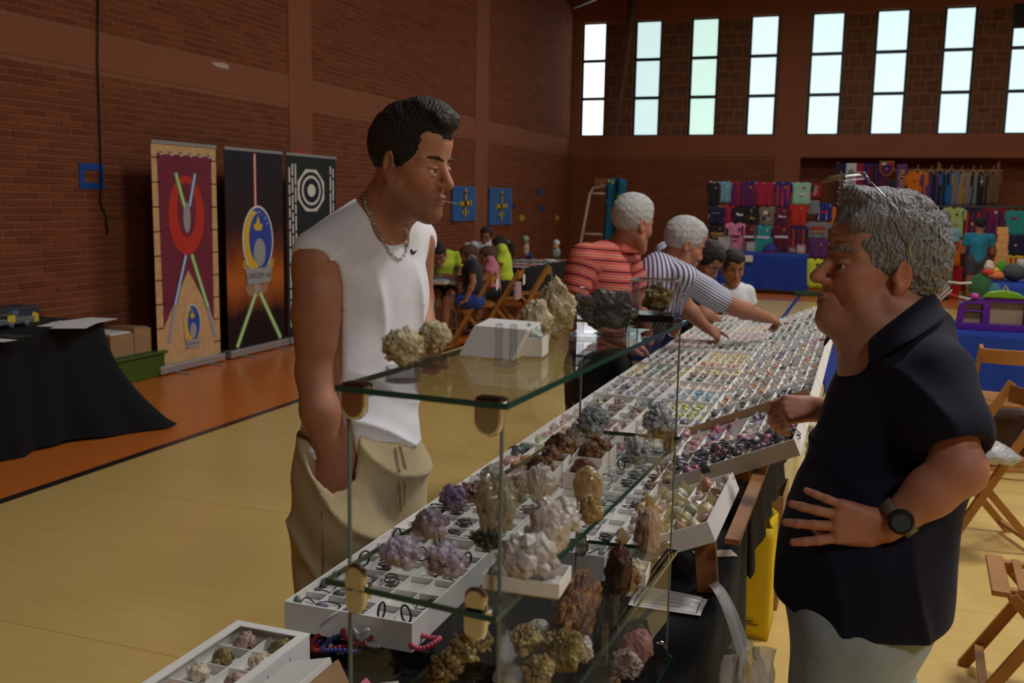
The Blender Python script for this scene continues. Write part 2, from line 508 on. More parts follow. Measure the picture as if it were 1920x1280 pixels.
# reveal strip left of each window (pale edge)
# ================================================================ organic bodies: smooth unions of round cones and ellipsoids, meshed by surface nets
def V3(p): return np.array([p[0], p[1], p[2]], float)
def sd_cone(P, a, b, ra, rb):
    ab = b - a; l2 = float(ab @ ab) + 1e-12
    pa = P - a
    t = np.clip((pa @ ab) / l2, 0, 1)
    return np.linalg.norm(pa - t[..., None] * ab, axis=-1) - (ra + (rb - ra) * t)
def sd_ell(P, c, R, r):
    q = (P - c) @ R.T
    k0 = np.linalg.norm(q / r, axis=-1); k1 = np.linalg.norm(q / (r * r), axis=-1) + 1e-9
    return k0 * (k0 - 1) / k1
I3 = np.eye(3)
class Sdf:
    def __init__(s, pre=False): s.p = []; s.fx = None; s.pre = pre
    def cone(s, a, b, ra, rb=None, k=.02): s.p.append(('+c', V3(a), V3(b), ra, ra if rb is None else rb, k)); return s
    def chain(s, pts, rs, k=.02):
        for i in range(len(pts)-1): s.cone(pts[i], pts[i+1], rs[i], rs[i+1], k)
        return s
    def ell(s, c, r, R=None, k=.02): s.p.append(('+e', V3(c), I3 if R is None else np.array(R, float), np.array(r, float), k)); return s
    def cut_cone(s, a, b, ra, rb=None, k=.005): s.p.append(('-c', V3(a), V3(b), ra, ra if rb is None else rb, k)); return s
    def cut_ell(s, c, r, R=None, k=.005): s.p.append(('-e', V3(c), I3 if R is None else np.array(R, float), np.array(r, float), k)); return s
    def half(s, p, n, k=.004): s.p.append(('&h', V3(p), V3(Vector(n).normalized()), k)); return s
    def bbox(s, pad):
        lo = np.full(3, 1e9); hi = -lo
        for q in s.p:
            if q[0] == '+c':
                r = max(q[3], q[4])
                lo = np.minimum(lo, np.minimum(q[1], q[2]) - r); hi = np.maximum(hi, np.maximum(q[1], q[2]) + r)
            elif q[0] == '+e':
                ext = np.sqrt(((q[2] * q[3][:, None]) ** 2).sum(0))
                lo = np.minimum(lo, q[1] - ext); hi = np.maximum(hi, q[1] + ext)
        return lo - pad, hi + pad
    def field(s, h, lo, hi):
        n = np.maximum(2, np.ceil((hi - lo) / h).astype(int) + 1)
        ax = [lo[i] + h * np.arange(n[i]) for i in range(3)]
        D = np.full(n, .2, np.float32)
        todo = s.fx is not None
        for q in s.p:
            k = q[-1]
            if todo and s.pre and q[0][0] != '+': todo = False; s.ripple(D, lo, h)
            if q[0] == '&h':
                X, Y, Z = np.meshgrid(*ax, indexing='ij', sparse=True)
                d = (X - q[1][0]) * q[2][0] + (Y - q[1][1]) * q[2][1] + (Z - q[1][2]) * q[2][2]
                hh = np.maximum(k - np.abs(D - d), 0) / k
                D = (np.maximum(D, d) + hh * hh * k / 4).astype(np.float32); continue
            if q[0][1] == 'c':
                r = max(q[3], q[4]); a = np.minimum(q[1], q[2]) - r; b = np.maximum(q[1], q[2]) + r
            else:
                ext = np.sqrt(((q[2] * q[3][:, None]) ** 2).sum(0)); a = q[1] - ext; b = q[1] + ext
            pad = k + 3 * h
            i0 = np.clip(np.floor((a - pad - lo) / h).astype(int), 0, n); i1 = np.clip(np.ceil((b + pad - lo) / h).astype(int) + 1, 0, n)
            if (i1 <= i0).any(): continue
            sl = tuple(slice(i0[i], i1[i]) for i in range(3))
            G = np.stack(np.meshgrid(*[ax[i][sl[i]] for i in range(3)], indexing='ij'), -1)
            d = sd_cone(G, q[1], q[2], q[3], q[4]) if q[0][1] == 'c' else sd_ell(G, q[1], q[2], q[3])
            o = D[sl]
            if q[0][0] == '+':
                hh = np.maximum(k - np.abs(o - d), 0) / k
                D[sl] = np.minimum(o, d) - hh * hh * k / 4
            else:
                d = -d; hh = np.maximum(k - np.abs(o - d), 0) / k
                D[sl] = np.maximum(o, d) + hh * hh * k / 4
        if todo: s.ripple(D, lo, h)
        D[0] = D[-1] = np.maximum(D[0], h); D[:, 0] = D[:, -1] = h; D[:, :, 0] = D[:, :, -1] = h
        D[0] = h; D[-1] = h
        return D
    def ripple(s, D, lo, h):
        near = np.abs(D) < .05
        D[near] += s.fx(lo + np.argwhere(near) * h).astype(np.float32)
    def mesh(s, h, lo=None, hi=None):
        a, b = s.bbox(3 * h)
        lo = a if lo is None else np.array(lo, float); hi = b if hi is None else np.array(hi, float)
        D = s.field(h, lo, hi)
        ins = D < 0
        cnt = sum(ins[i:ins.shape[0]-1+i, j:ins.shape[1]-1+j, k:ins.shape[2]-1+k].astype(np.int8) for i in (0,1) for j in (0,1) for k in (0,1))
        act = (cnt > 0) & (cnt < 8)
        ids = np.full(act.shape, -1, np.int64); cells = np.argwhere(act); ids[act] = np.arange(len(cells))
        acc = np.zeros((len(cells), 3)); num = np.zeros(len(cells))
        for axis in range(3):
            o1, o2 = [d for d in range(3) if d != axis]
            for u in (0, 1):
                for w in (0, 1):
                    off = np.zeros(3, int); off[o1] = u; off[o2] = w
                    p0 = cells + off; p1 = p0.copy(); p1[:, axis] += 1
                    d0 = D[tuple(p0.T)]; d1 = D[tuple(p1.T)]
                    cr = (d0 < 0) != (d1 < 0)
                    t = np.where(cr, d0 / np.where(cr, d0 - d1, 1), 0)
                    pt = p0.astype(float); pt[:, axis] += t
                    acc[cr] += pt[cr]; num[cr] += 1
        vs = lo + h * acc / num[:, None]
        fs = []
        for axis in range(3):
            o1, o2 = [(1, 2), (2, 0), (0, 1)][axis]
            sl0 = [slice(None)] * 3; sl1 = [slice(None)] * 3
            sl0[axis] = slice(0, -1); sl1[axis] = slice(1, None)
            for d in (o1, o2): sl0[d] = slice(1, -1); sl1[d] = slice(1, -1)
            s0, s1 = ins[tuple(sl0)], ins[tuple(sl1)]
            e = np.argwhere(s0 != s1)
            if not len(e): continue
            flip = s0[tuple(e.T)]
            e[:, o1] += 1; e[:, o2] += 1
            def cid(d1, d2):
                q = e.copy(); q[:, o1] += d1; q[:, o2] += d2; return ids[tuple(q.T)]
            c = np.stack([cid(-1,-1), cid(0,-1), cid(0,0), cid(-1,0)], -1)
            c[~flip] = c[~flip][:, ::-1]
            fs.append(c)
        fs = np.concatenate(fs); fs = fs[(fs >= 0).all(1)]
        return vs, fs
def mesh_ob(name, vs, fs, m, parent=None, smooth=True, label=None, kind=None, relax=0):
    if relax and len(vs):
        e = np.concatenate([fs[:, [0,1]], fs[:, [1,2]], fs[:, [2,3]], fs[:, [3,0]]])
        for _ in range(relax):
            s_ = np.zeros_like(vs); c_ = np.zeros(len(vs))
            np.add.at(s_, e[:, 0], vs[e[:, 1]]); np.add.at(s_, e[:, 1], vs[e[:, 0]])
            np.add.at(c_, e[:, 0], 1); np.add.at(c_, e[:, 1], 1)
            vs = .5 * vs + .5 * s_ / np.maximum(c_, 1)[:, None]
    o0 = np.array(parent['_o']) if parent is not None and '_o' in parent else np.zeros(3)
    me = bpy.data.meshes.new(name)
    v = (vs - o0).astype(np.float32); nf = len(fs); w = fs.shape[1]
    me.vertices.add(len(v)); me.vertices.foreach_set('co', v.ravel())
    me.loops.add(nf * w); me.loops.foreach_set('vertex_index', fs.ravel().astype(np.int32))
    me.polygons.add(nf); me.polygons.foreach_set('loop_start', np.arange(nf, dtype=np.int32) * w)
    me.update(calc_edges=True); me.validate()
    if smooth: me.polygons.foreach_set('use_smooth', [True] * len(me.polygons))
    me.materials.append(m)
    ob = bpy.data.objects.new(name, me); COL.objects.link(ob)
    if parent is not None:
        ob.parent = parent
        if '_o' in parent: ob['_o'] = tuple(parent['_o'])
    if label: ob['label'] = label
    if kind: ob['kind'] = kind
    return ob
def vcol(ob, cols, name='Col'):
    a = ob.data.color_attributes.new(name, 'FLOAT_COLOR', 'POINT')
    a.data.foreach_set('color', np.concatenate([cols, np.ones((len(cols), 1))], 1).astype(np.float32).ravel())
def vfloat(ob, vals, name):
    a = ob.data.attributes.new(name, 'FLOAT', 'POINT'); a.data.foreach_set('value', np.asarray(vals, np.float32))
def keep(vs, fs, fn):
    c = vs[fs].mean(1); fs = fs[fn(c)]
    u, inv = np.unique(fs, return_inverse=True)
    return vs[u], inv.reshape(fs.shape)
def join(parts):
    vs = []; fs = []; o = 0
    for v, f in parts:
        vs.append(v); fs.append(f + o); o += len(v)
    return np.concatenate(vs), np.concatenate(fs)
def wob(P, s, seed=0.):
    """cheap smooth noise in -1..1"""
    x, y, z = P[:, 0] * s + seed, P[:, 1] * s + seed * 1.7, P[:, 2] * s - seed
    return (np.sin(x + 1.3 * np.sin(y * 1.1 + z * .4)) * np.cos(y - .8 * np.sin(z * 1.2)) + np.sin(z * 1.1 + 1.1 * np.sin(x * .9))) * .5

def crease(a, p=2.5): return (1 - np.abs(np.sin(a))) ** p
# ---- materials of people
def skin_mat(name, rough=.52, spec=.35):
    g = NG(name, rough, spec)
    a = g.n('Attribute', attribute_name='Col')
    vec, x, y, z = g.coord('Object')
    n = g.noise(vec, 70., 5)
    c = g.mix(g.math('MULTIPLY', n, .35), a.outputs['Color'], (.20, .06, .03))
    g.color(c); g.bump(g.noise(vec, 320., 4), .18, .002)
    g.b.inputs['Subsurface Weight'].default_value = .08
    g.b.inputs['Subsurface Radius'].default_value = (.01, .004, .002); g.b.inputs['Subsurface Scale'].default_value = 1.
    return g.m
M_SKIN = skin_mat('skin')
def hair_mat(name, a, b, scale=120., strength=.7, rough=.55):
    g = NG(name, rough, .35)
    vec, x, y, z = g.coord('Object')
    w = g.n('TexWave', wave_type='BANDS'); w.inputs['Scale'].default_value = scale * .35; w.inputs['Distortion'].default_value = 14.; w.inputs['Detail'].default_value = 4; w.inputs['Detail Scale'].default_value = 1.2
    g.l(vec, w.inputs['Vector'])
    n = g.noise(vec, scale, 6)
    f = g.math('MULTIPLY', g.math('ADD', w.outputs['Fac'], n), .5)
    g.color(g.mix(f, a, b)); g.bump(f, strength, .006)
    return g.m
M_HAIR_DARK = hair_mat('hair_dark', (.010, .007, .006), (.035, .024, .018))
M_HAIR_GREY = hair_mat('hair_grey', (.10, .10, .105), (.36, .36, .37), 90.)
M_HAIR_WHITE = hair_mat('hair_white', (.30, .29, .28), (.62, .61, .60), 110.)
M_HAIR_BROWN = hair_mat('hair_brown', (.05, .022, .012), (.13, .065, .035))
M_EYE = mat('eyeball', (.75, .72, .68), .2)
M_IRIS = mat('iris', (.035, .02, .012), .15)
M_LIP = None

class Hd:
    """head frame: origin between the ears, x forward, y to the person's left, z up"""
    def __init__(s, o, fwd, upv, sc=1.):
        s.o = V3(o); x = Vector(fwd).normalized(); u = Vector(upv); u = (u - x * u.dot(x)).normalized(); y = u.cross(x)
        s.R = np.array([x, y, u]); s.s = sc
    def w(s, x, y, z): return s.o + s.s * (np.array([x, y, z]) @ s.R)
    def loc(s, P): return ((P - s.o) @ s.R.T) / s.s
    def rot(s, ax, deg):
        M = np.array(Matrix.Rotation(math.radians(deg), 3, ax)); return M.T @ s.R
def head_skin(S, H, neck=None, nr=(.052, .058), jaw=1., nose=1., ears=True, cheeks=1., fat=0.):
    s = H.s; w = H.w; R = H.R
    S.ell(w(-.012, 0, .052), np.array([.096, .074, .088]) * s, R, .01 * s)
    S.ell(w(.040, 0, -.005), np.array([.056, .060 + fat, .086]) * s, R, .03 * s)
    for y in (-1, 1):
        S.cone(w(.0, y * (.053 + fat) * jaw, -.050), w(.078, y * .012, -.098), .022 * s, .020 * s, .03 * s)
        S.ell(w(.060, y * .040 * cheeks, -.014), np.array([.028, .024, .026]) * s, R, .02 * s)
        S.cone(w(.080, y * .014, .031), w(.066, y * .050, .028), .014 * s, .011 * s, .012 * s)
    S.ell(w(.083, 0, -.093), np.array([.019, .024, .018]) * s, R, .02 * s)
    S.ell(w(.056, 0, .075), np.array([.040, .056, .045]) * s, R, .03 * s)
    S.ell(w(.078, 0, -.060), np.array([.026, .032, .024]) * s, R, .02 * s)           # muzzle
    for y in (-1, 1): S.cut_ell(w(.099, y * .031, .008), np.array([.014, .017, .011]) * s, R, .012 * s)
    S.cone(w(.090, 0, .024), w(.113 * nose, 0, -.020), .0085 * s, .0125 * s, .010 * s)
    for y in (-1, 1):
        S.ell(w(.102, y * .0125, -.026), np.array([.012, .0075, .008]) * s, R, .006 * s)
    # eyelids
    for y in (-1, 1):
        S.ell(w(.083, y * .031, .014), np.array([.014, .017, .006]) * s, R, .004 * s)
        S.ell(w(.082, y * .031, -.003), np.array([.013, .016, .005]) * s, R, .005 * s)
    # lips
    S.cone(w(.103, -.012, -.0545), w(.103, .012, -.0545), .0062 * s, None, .004 * s)
    S.cone(w(.094, -.022, -.058), w(.103, -.010, -.0550), .003 * s, .006 * s, .004 * s)
    S.cone(w(.094, .022, -.058), w(.103, .010, -.0550), .003 * s, .006 * s, .004 * s)
    S.cone(w(.100, -.012, -.068), w(.100, .012, -.068), .0070 * s, None, .004 * s)
    S.cut_cone(w(.112, -.020, -.0608), w(.112, .020, -.0608), .0042 * s, None, .004 * s)
    if ears:
        for y in (-1, 1):
            Re = H.rot('Z', 22 * y)
            S.ell(w(-.010, y * .078, .004), np.array([.020, .008, .032]) * s, Re, .006 * s)
            S.ell(w(-.004, y * .076, -.022), np.array([.010, .007, .013]) * s, Re, .006 * s)
            S.cut_ell(w(-.006, y * .088, .006), np.array([.011, .008, .020]) * s, Re, .004 * s)
            S.ell(w(.006, y * .078, -.002), np.array([.006, .006, .010]) * s, Re, .004 * s)
    if neck is not None:
        S.cone(w(-.022, 0, -.035), neck, nr[0] * s, nr[1], .03 * s)
def hair_cap(S, H, t=.012, top=.02, face=(.100, .105), nape=-.055, side=.0, back=.0, hl=.0, k=.008):
    """short hair: enlarged skull with the face cut away"""
    s = H.s; w = H.w; R = H.R
    S.ell(w(-.014, 0, .055), np.array([.100 + t, .078 + t * .8, .090 + t]) * s, R, .01 * s)
    S.ell(w(.012, 0, .100 + top * .3), np.array([.085, .062, .035 + top]) * s, R, .03 * s)
    if back: S.ell(w(-.055, 0, .01), np.array([.055 + back, .062, .062]) * s, R, .03 * s)
    S.cut_ell(w(face[0] + hl, 0, -.030), np.array([.088, .13, face[1]]) * s, R, .006 * s)
    for y in (-1, 1):
        S.cut_ell(w(.012, y * .090, -.022), np.array([.034, .03, .040]) * s, R, .006 * s)
    S.half(w(0, 0, nape), -H.R[2], .006)
def face_cols(H, P, base, beard=0., lip=(.30, .10, .075), beardc=(.06, .035, .025), red=.25):
    """per-vertex skin colour: warmer nose, cheeks and ears, lips, shaved beard"""
    L = H.loc(P); c = np.tile(np.array(base, float), (len(P), 1))
    def blend(f, col):
        nonlocal c
        f = np.clip(f, 0, 1)[:, None]; c = c * (1 - f) + np.array(col) * f
    warm = np.array(base) * np.array([1.15, .78, .70])
    for q, r in (((.11, 0, -.02), .03), ((.065, .045, -.02), .035), ((.065, -.045, -.02), .035), ((-.01, .085, 0), .04), ((-.01, -.085, 0), .04)):
        blend(red * 1.6 * np.exp(-((L - np.array(q)) ** 2).sum(1) / (r * r)), warm)
    if beard:
        x, y, z = L.T
        low = 1 / (1 + np.exp((z + .040) / .007)) * np.clip((z + .150) / .03, 0, 1)
        side = 1 / (1 + np.exp(-(x + .015) / .008)) * (z > -.16)
        sb = np.exp(-((x - .012) / .016) ** 2) * (np.abs(y) > .05) / (1 + np.exp((z - .03) / .01))
        up = np.exp(-(((x - .105) / .03) ** 2 + (y / .034) ** 2 + ((z + .044) / .010) ** 2))
        blend(beard * np.maximum(np.maximum(low * side, sb), up), beardc)
    e = np.exp(-(((L[:, 1]) / .021) ** 4 + ((L[:, 2] + .061) / .010) ** 4)) * (L[:, 0] > .088)
    blend(e * .8, lip)
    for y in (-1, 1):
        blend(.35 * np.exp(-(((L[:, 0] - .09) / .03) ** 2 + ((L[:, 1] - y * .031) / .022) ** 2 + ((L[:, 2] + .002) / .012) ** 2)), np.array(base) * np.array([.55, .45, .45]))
    return c
def eyes(H, parent, look=(0, 0)):
    s = H.s
    for y in (-1, 1):
        c = H.w(.0795, y * .031, .0065)
        me = MB()
        def ball(c, r, m0):
            Mx = Matrix.Translation(Vector(c)) @ Matrix(np.array(H.R).T.tolist()).to_4x4()
            prof = [(r * math.sin(a), -r * math.cos(a)) for a in [PI * i / 8 for i in range(1, 8)]]
            me.m(m0).lathe(prof, 12, Mx)
        ball(c, .0125 * s, 0)
        ball(H.w(.0795 + .0072, y * .031 + look[0], .0065 + look[1]), .0062 * s, 1)
        me.build('eye', [M_EYE, M_IRIS], parent, smooth=True)
def brows(H, parent, m, th=.0042, up=0.):
    S = Sdf()
    for y in (-1, 1):
        S.chain([H.w(.0985, y * .012, .0335 + up), H.w(.0945, y * .032, .0385 + up), H.w(.078, y * .053, .0355 + up)], [th * H.s, th * 1.1 * H.s, th * .6 * H.s], .003)
    S.fx = lambda P: .0012 * wob(P, 900.)
    v, f = S.mesh(.0022 * H.s)
    return mesh_ob('eyebrows', v, f, m, parent)
def hand(S, wrist, palm_dir, palm_n, side, sc=1., curl=(.3, .3, .3, .3), thumb=(.4, .6), spread=.10, k=.005):
    """palm_dir: wrist to knuckles; palm_n: out of the back of the hand; side: +1 if the thumb lies towards palm_dir x palm_n"""
    d = Vector(palm_dir).normalized(); n = Vector(palm_n); n = (n - d * n.dot(d)).normalized(); t = d.cross(n) * side
    w = Vector(wrist)
    def q(a, b, c): return w + (d * a + t * b + n * c) * sc
    for b0, b1, r0, r1 in ((.020, .031, .016, .0135), (.004, .011, .017, .0135), (-.010, -.009, .0165, .013), (-.018, -.028, .0145, .012)):
        S.cone(q(.012, b0 * .75, 0), q(.085 - abs(b1) * .22, b1, .002), r0 * sc, r1 * sc, .012 * sc)
    S.cone(q(.02, .026, -.008), q(.055, .034, -.006), .017 * sc, .011 * sc, .012 * sc)
    L = [(.040, .024, .021), (.045, .028, .022), (.041, .026, .021), (.032, .020, .019)]
    B = [.031, .011, -.009, -.028]
    for i in range(4):
        base = q(.082 - abs(B[i]) * .25, B[i], .002); a = 0.; p = base; pr = .0098 if i < 3 else .0085
        sp = (1.5 - i) * spread
        c = curl[i] if isinstance(curl[i], (tuple, list)) else (curl[i], curl[i] * 1.1, curl[i] * .8)
        for j in range(3):
            a += c[j]
            dr = d * math.cos(a) - n * math.sin(a)
            dr = (dr + t * sp * math.cos(a)).normalized()
            p2 = p + dr * L[i][j] * sc
            r2 = pr * (.92 if j < 2 else .86)
            S.cone(p, p2, pr * sc, r2 * sc, k * .7)
            p = p2; pr = r2
    a = thumb[0]; p = q(.026, .030, -.008); dr = (d * math.cos(a) + t * math.sin(a) - n * .25).normalized()
    p2 = p + dr * .040 * sc; S.cone(p, p2, .0145 * sc, .0115 * sc, .008 * sc)
    a2 = a - thumb[1]; dr = (d * math.cos(a2) + t * math.sin(a2) - n * .35).normalized()
    p3 = p2 + dr * .030 * sc; S.cone(p2, p3, .0112 * sc, .0100 * sc, k)
    a3 = a2 - thumb[1] * .6; dr = (d * math.cos(a3) + t * math.sin(a3) - n * .35).normalized()
    S.cone(p3, p3 + dr * .022 * sc, .0100 * sc, .0082 * sc, k)
# ================================================================ the two men in front
from mathutils.bvhtree import BVHTree
def bvh(*obs):
    vs = []; fs = []
    for o in obs:
        L = Vector(o.parent['_o']) if o.parent is not None and '_o' in o.parent else Vector(o.location)
        b = len(vs); vs += [v.co + L for v in o.data.vertices]; fs += [[i + b for i in p.vertices] for p in o.data.polygons]
    return BVHTree.FromPolygons(vs, fs)
def hit(tree, px, py, off=.003):
    d = ray(px, py).normalized(); p, n, i, t = tree.ray_cast(CAM, d)
    if p is None: return None, None
    return p + n * off, n
R_, U_, T_ = Vector(RT), Vector((0, 0, 1)), Vector((-FW.x, -FW.y, 0)).normalized()
def bframe(deg, tilt=0.):
    """body axes: forward (deg from image right towards the camera), left, up"""
    a = math.radians(deg); r = Vector((RT.x, RT.y, 0)).normalized()
    f = r * math.cos(a) + T_ * math.sin(a); u = (U_ * math.cos(tilt) + f * math.sin(tilt)); f2 = (f - u * f.dot(u)).normalized()
    return f2, u.cross(f2), u
def rows(f, l, u): return np.array([f, l, u])
SK_Y = (.57, .275, .165)
SK_O = (.55, .275, .185)
def fabric(name, col, rough=.8, wr=.25, sc=30., sheen=.2):
    g = NG(name, rough, .25)
    vec, x, y, z = g.coord('Object')
    n = g.noise(vec, 9., 3)
    g.color(g.mix(n, tuple(v * .9 for v in col), tuple(min(1, v * 1.08) for v in col)))
    g.bump(g.math('ADD', g.math('MULTIPLY', g.noise(vec, sc, 2), 1.), g.math('MULTIPLY', g.noise(vec, 700., 1), .08)), wr, .012)
    g.b.inputs['Sheen Weight'].default_value = sheen
    return g.m
M_WHITE_TEE = fabric('white_jersey', (.84, .84, .89), .75, .12)
M_KHAKI = fabric('khaki_cotton', (.50, .40, .23), .85, .25, 25.)
M_NAVY = fabric('navy_pique', (.008, .008, .022), .85, .2, 22., .04)
M_SHORTS = fabric('pale_blue_cotton', (.33, .40, .43), .85, .2)
M_CHROME = mat('chrome', (.72, .72, .74), .12, 1.)
M_SILVER = mat('silver', (.62, .60, .56), .25, 1.)
M_SHOE = mat('black_shoe', (.02, .02, .022), .5)

def young_man():
    A = att; K = 1.055
    def q(x, y, t): return A(x, y, t * K)
    f, l, u = bframe(43); RB = rows(f, l, u)
    root = thing('person', 'young man with dark hair in white sleeveless shirt and khaki trousers, hand in pocket', 'person', q(676, 850, 2.33).xy[:] + (0,))
    a = math.radians(27); hf = (R_ * math.cos(a) + T_ * math.sin(a)); hf = hf * math.cos(math.radians(11)) - U_ * math.sin(math.radians(11))
    hu = U_ * 1. + R_ * .03
    H = Hd(q(767, 314, 2.22), hf, hu, .985)
    nb = q(706, 418, 2.34)
    S = Sdf()
    head_skin(S, H, None, jaw=.96, nose=1.05)
    for k in range(3): S.cut_cone(H.w(.110 - .004*k, -.034, .054 + .012*k), H.w(.106 - .004*k, .034, .054 + .012*k), .0020, .0020, .006)
    S.cut_cone(H.w(.106, -.019, -.030), H.w(.086, -.038, -.056), .0018, .0018, .009)
    S.cone(H.w(-.020, 0, -.030), nb, .055, .066, .03)
    S.cone(H.w(.02, 0, -.085), q(738, 432, 2.30), .03, .03, .05)
    # torso inside the shirt
    S.ell(q(692, 545, 2.36), (.108, .152, .20), RB, .05); S.ell(q(678, 720, 2.34), (.100, .132, .19), RB, .05); S.ell(q(678, 850, 2.32), (.110, .138, .13), RB, .05)
    rs, ls = q(608, 487, 2.25), q(776, 455, 2.47)
    S.cone(nb, rs, .052, .050, .05); S.cone(nb, ls, .052, .050, .05)
    # right arm into the pocket
    el, wr = q(592, 700, 2.23), q(635, 905, 2.235)
    S.ell(q(597, 502, 2.235), (.062, .062, .075), None, .03)
    S.chain([q(596, 500, 2.24), q(592, 590, 2.235), el], [.057, .055, .045], .02)
    S.cone(q(600, 560, 2.21), q(596, 640, 2.21), .044, .040, .03)      # biceps
    S.chain([el, q(601, 770, 2.205), wr], [.046, .046, .030], .02)
    hand(S, wr, q(628, 1010, 2.275) - wr, -T_ * -1., 1, 1.0, (.25, .3, .3, .3), (.4, .4))
    # left arm down on the far side
    e2, w2 = q(780, 560, 2.53), q(800, 635, 2.42)
    S.chain([ls, e2, w2], [.055, .045, .030], .02)
    hand(S, w2, q(842, 690, 2.34) - w2, R_ + U_ * .6, -1, .82, (.8, .85, .9, .95), (.3, .4))
    # legs
    hr, hl = q(640, 900, 2.28), q(722, 890, 2.40)
    kr, kl = Vector(hr) + Vector((.02, -.02, -.46)), Vector(hl) + Vector((.02, 0, -.44))
    ar, al = Vector((kr.x, kr.y + .04, .09)), Vector((kl.x, kl.y + .04, .09))
    S.chain([hr, kr, ar], [.085, .058, .040], .03); S.chain([hl, kl, al], [.085, .058, .040], .03)
    for a_ in (ar, al): S.cone(a_ + Vector((0, 0, -.03)), a_ + Vector((f.x * .13, f.y * .13, -.05)), .038, .03, .02)
    zc = float(H.w(0, 0, -.16)[2]); lo, hi = S.bbox(.01)
    v1, f1 = S.mesh(.0065)
    v1, f1 = keep(v1, f1, lambda c: c[:, 2] < zc)
    lo2 = H.o - .2; lo2[2] = zc - .012; v2, f2 = S.mesh(.0030, lo2, H.o + .2)
    v2, f2 = keep(v2, f2, lambda c: c[:, 2] > zc - .004)
    v, fs = join([(v1, f1), (v2, f2)])
    body = mesh_ob('body', v, fs, M_SKIN, root)
    cols = face_cols(H, v, SK_Y, .46)
    far = np.linalg.norm(v - H.o, axis=1) > .24
    cols[far] = np.array(SK_Y) * np.array([.86, .80, .76])
    vcol(body, cols)
    # hair, brows, eyes
    Sh = Sdf(); hair_cap(Sh, H, .006, .022, (.112, .112), -.062, back=.0)
    Sh.ell(H.w(.045, .0, .145), np.array([.055, .058, .024]), H.rot('Y', 12), .02)
    Sh.ell(H.w(.088, -.01, .128), np.array([.026, .046, .018]), H.rot('Y', 25), .015)
    Sh.fx = lambda P: .0022 * wob(P, 190.) * (H.loc(P)[:, 2] > .06) + .0012 * wob(P, 420., 3.)
    v, fs = Sh.mesh(.0035); mesh_ob('hair', v, fs, M_HAIR_DARK, root, relax=1)
    brows(H, root, M_HAIR_DARK, .0034); eyes(H, root, (.002, -.001))
    # toothpick between the lips
    MB().tube([H.w(.100, -.004, -.061), Vector(H.w(.100, -.004, -.061)) + R_ * .045 - U_ * .008], .0010, 6).build('toothpick', mat('pale_wood', (.62, .48, .30), .6), root)
    # shirt
    Q = Sdf(True)
    Q.ell(q(692, 545, 2.36), (.127, .168, .215), RB, .06); Q.ell(q(678, 715, 2.335), (.118, .150, .20), RB, .06); Q.ell(q(676, 830, 2.32), (.132, .157, .13), RB, .06)
    Q.cone(nb + Vector((0, 0, -.01)), q(598, 480, 2.24), .060, .066, .06); Q.cone(nb + Vector((0, 0, -.01)), q(776, 452, 2.48), .060, .064, .06)
    Q.cut_cone(q(589, 512, 2.225), q(588, 690, 2.20), .066, .066, .010)
    Q.cut_cone(q(590, 690, 2.19), q(606, 770, 2.165), .060, .058, .008); Q.cut_cone(q(606, 770, 2.165), q(634, 880, 2.19), .058, .050, .008)
    Q.cut_cone(q(812, 500, 2.50), q(800, 600, 2.50), .045, .05, .012)
    # neckline
    Q.cut_cone(H.w(-.02, 0, -.04), q(709, 414, 2.34), .06, .0675, .004); Q.cut_cone(q(709, 410, 2.34), q(742, 428, 2.245), .058, .044, .008)
    Q.half(q(678, 862, 2.20), (.06, .02, -1.), .004)
    Q.cut_ell(q(678, 880, 2.32), (.118, .143, .09), RB, .006)
    hx, hy = Vector(f), Vector(l)
    org = np.array(q(680, 700, 2.33))
    def folds(P):
        r = P - org; s_ = r @ np.array(l); z = r[:, 2]; fr = r @ np.array(f)
        d = -.012 * crease(21 * s_ + 5 * z + 1.6 * wob(P, 6.)) * np.clip((z + .08) / .25, 0, 1) * np.clip((.30 - z) / .1, 0, 1)
        d += -.010 * crease(24 * (z - .8 * s_) + 1.3 * wob(P, 7., 9.), 3.) * np.clip(z / .2, 0, 1) * np.clip((s_ + .02) / -.1, 0, 1)
        d += -.014 * crease(26 * (z + .30 * s_) + 1.8 * wob(P, 8., 2.)) * np.exp(-((z + .12) / .11) ** 2)
        d += .004 * wob(P, 24., 5.)
        return d
    Q.fx = folds
    v, fs = Q.mesh(.0055); shirt = mesh_ob('sleeveless_shirt', v, fs, M_WHITE_TEE, root, relax=1)
    # trousers
    Q = Sdf(True)
    Q.ell(q(676, 845, 2.32), (.134, .158, .125), RB, .06)
    hr2, hl2 = q(634, 905, 2.27), q(724, 890, 2.40)
    Q.chain([hr2, Vector(kr) + Vector((-.02, 0, 0)), ar + Vector((0, 0, .02))], [.116, .100, .075], .05); Q.ell(q(636, 985, 2.19), (.055, .055, .075), None, .06); Q.chain([hl2, kl, al + Vector((0, 0, .02))], [.108, .092, .072], .05)
    Q.cut_cone(q(618, 800, 2.17), q(630, 905, 2.20), .070, .050, .006); Q.cut_cone(q(630, 895, 2.19), q(619, 962, 2.17), .050, .012, .006)
    Q.half(q(676, 780, 2.32), (0, 0, 1), .004)
    org2 = np.array(q(640, 950, 2.25))
    Q.fx = lambda P: -.016 * crease(12 * (P[:, 2] - org2[2]) + 15 * ((P - org2) @ np.array(R_)) + 1.6 * wob(P, 6., 1.)) + .005 * wob(P, 20., 4.)
    v, fs = Q.mesh(.0065); tr = mesh_ob('trousers', v, fs, M_KHAKI, root, relax=1)
    t2 = bvh(tr)
    def onto(tree, pts, off): return [p for p in (hit(tree, x, y, off)[0] for x, y in pts) if p is not None]
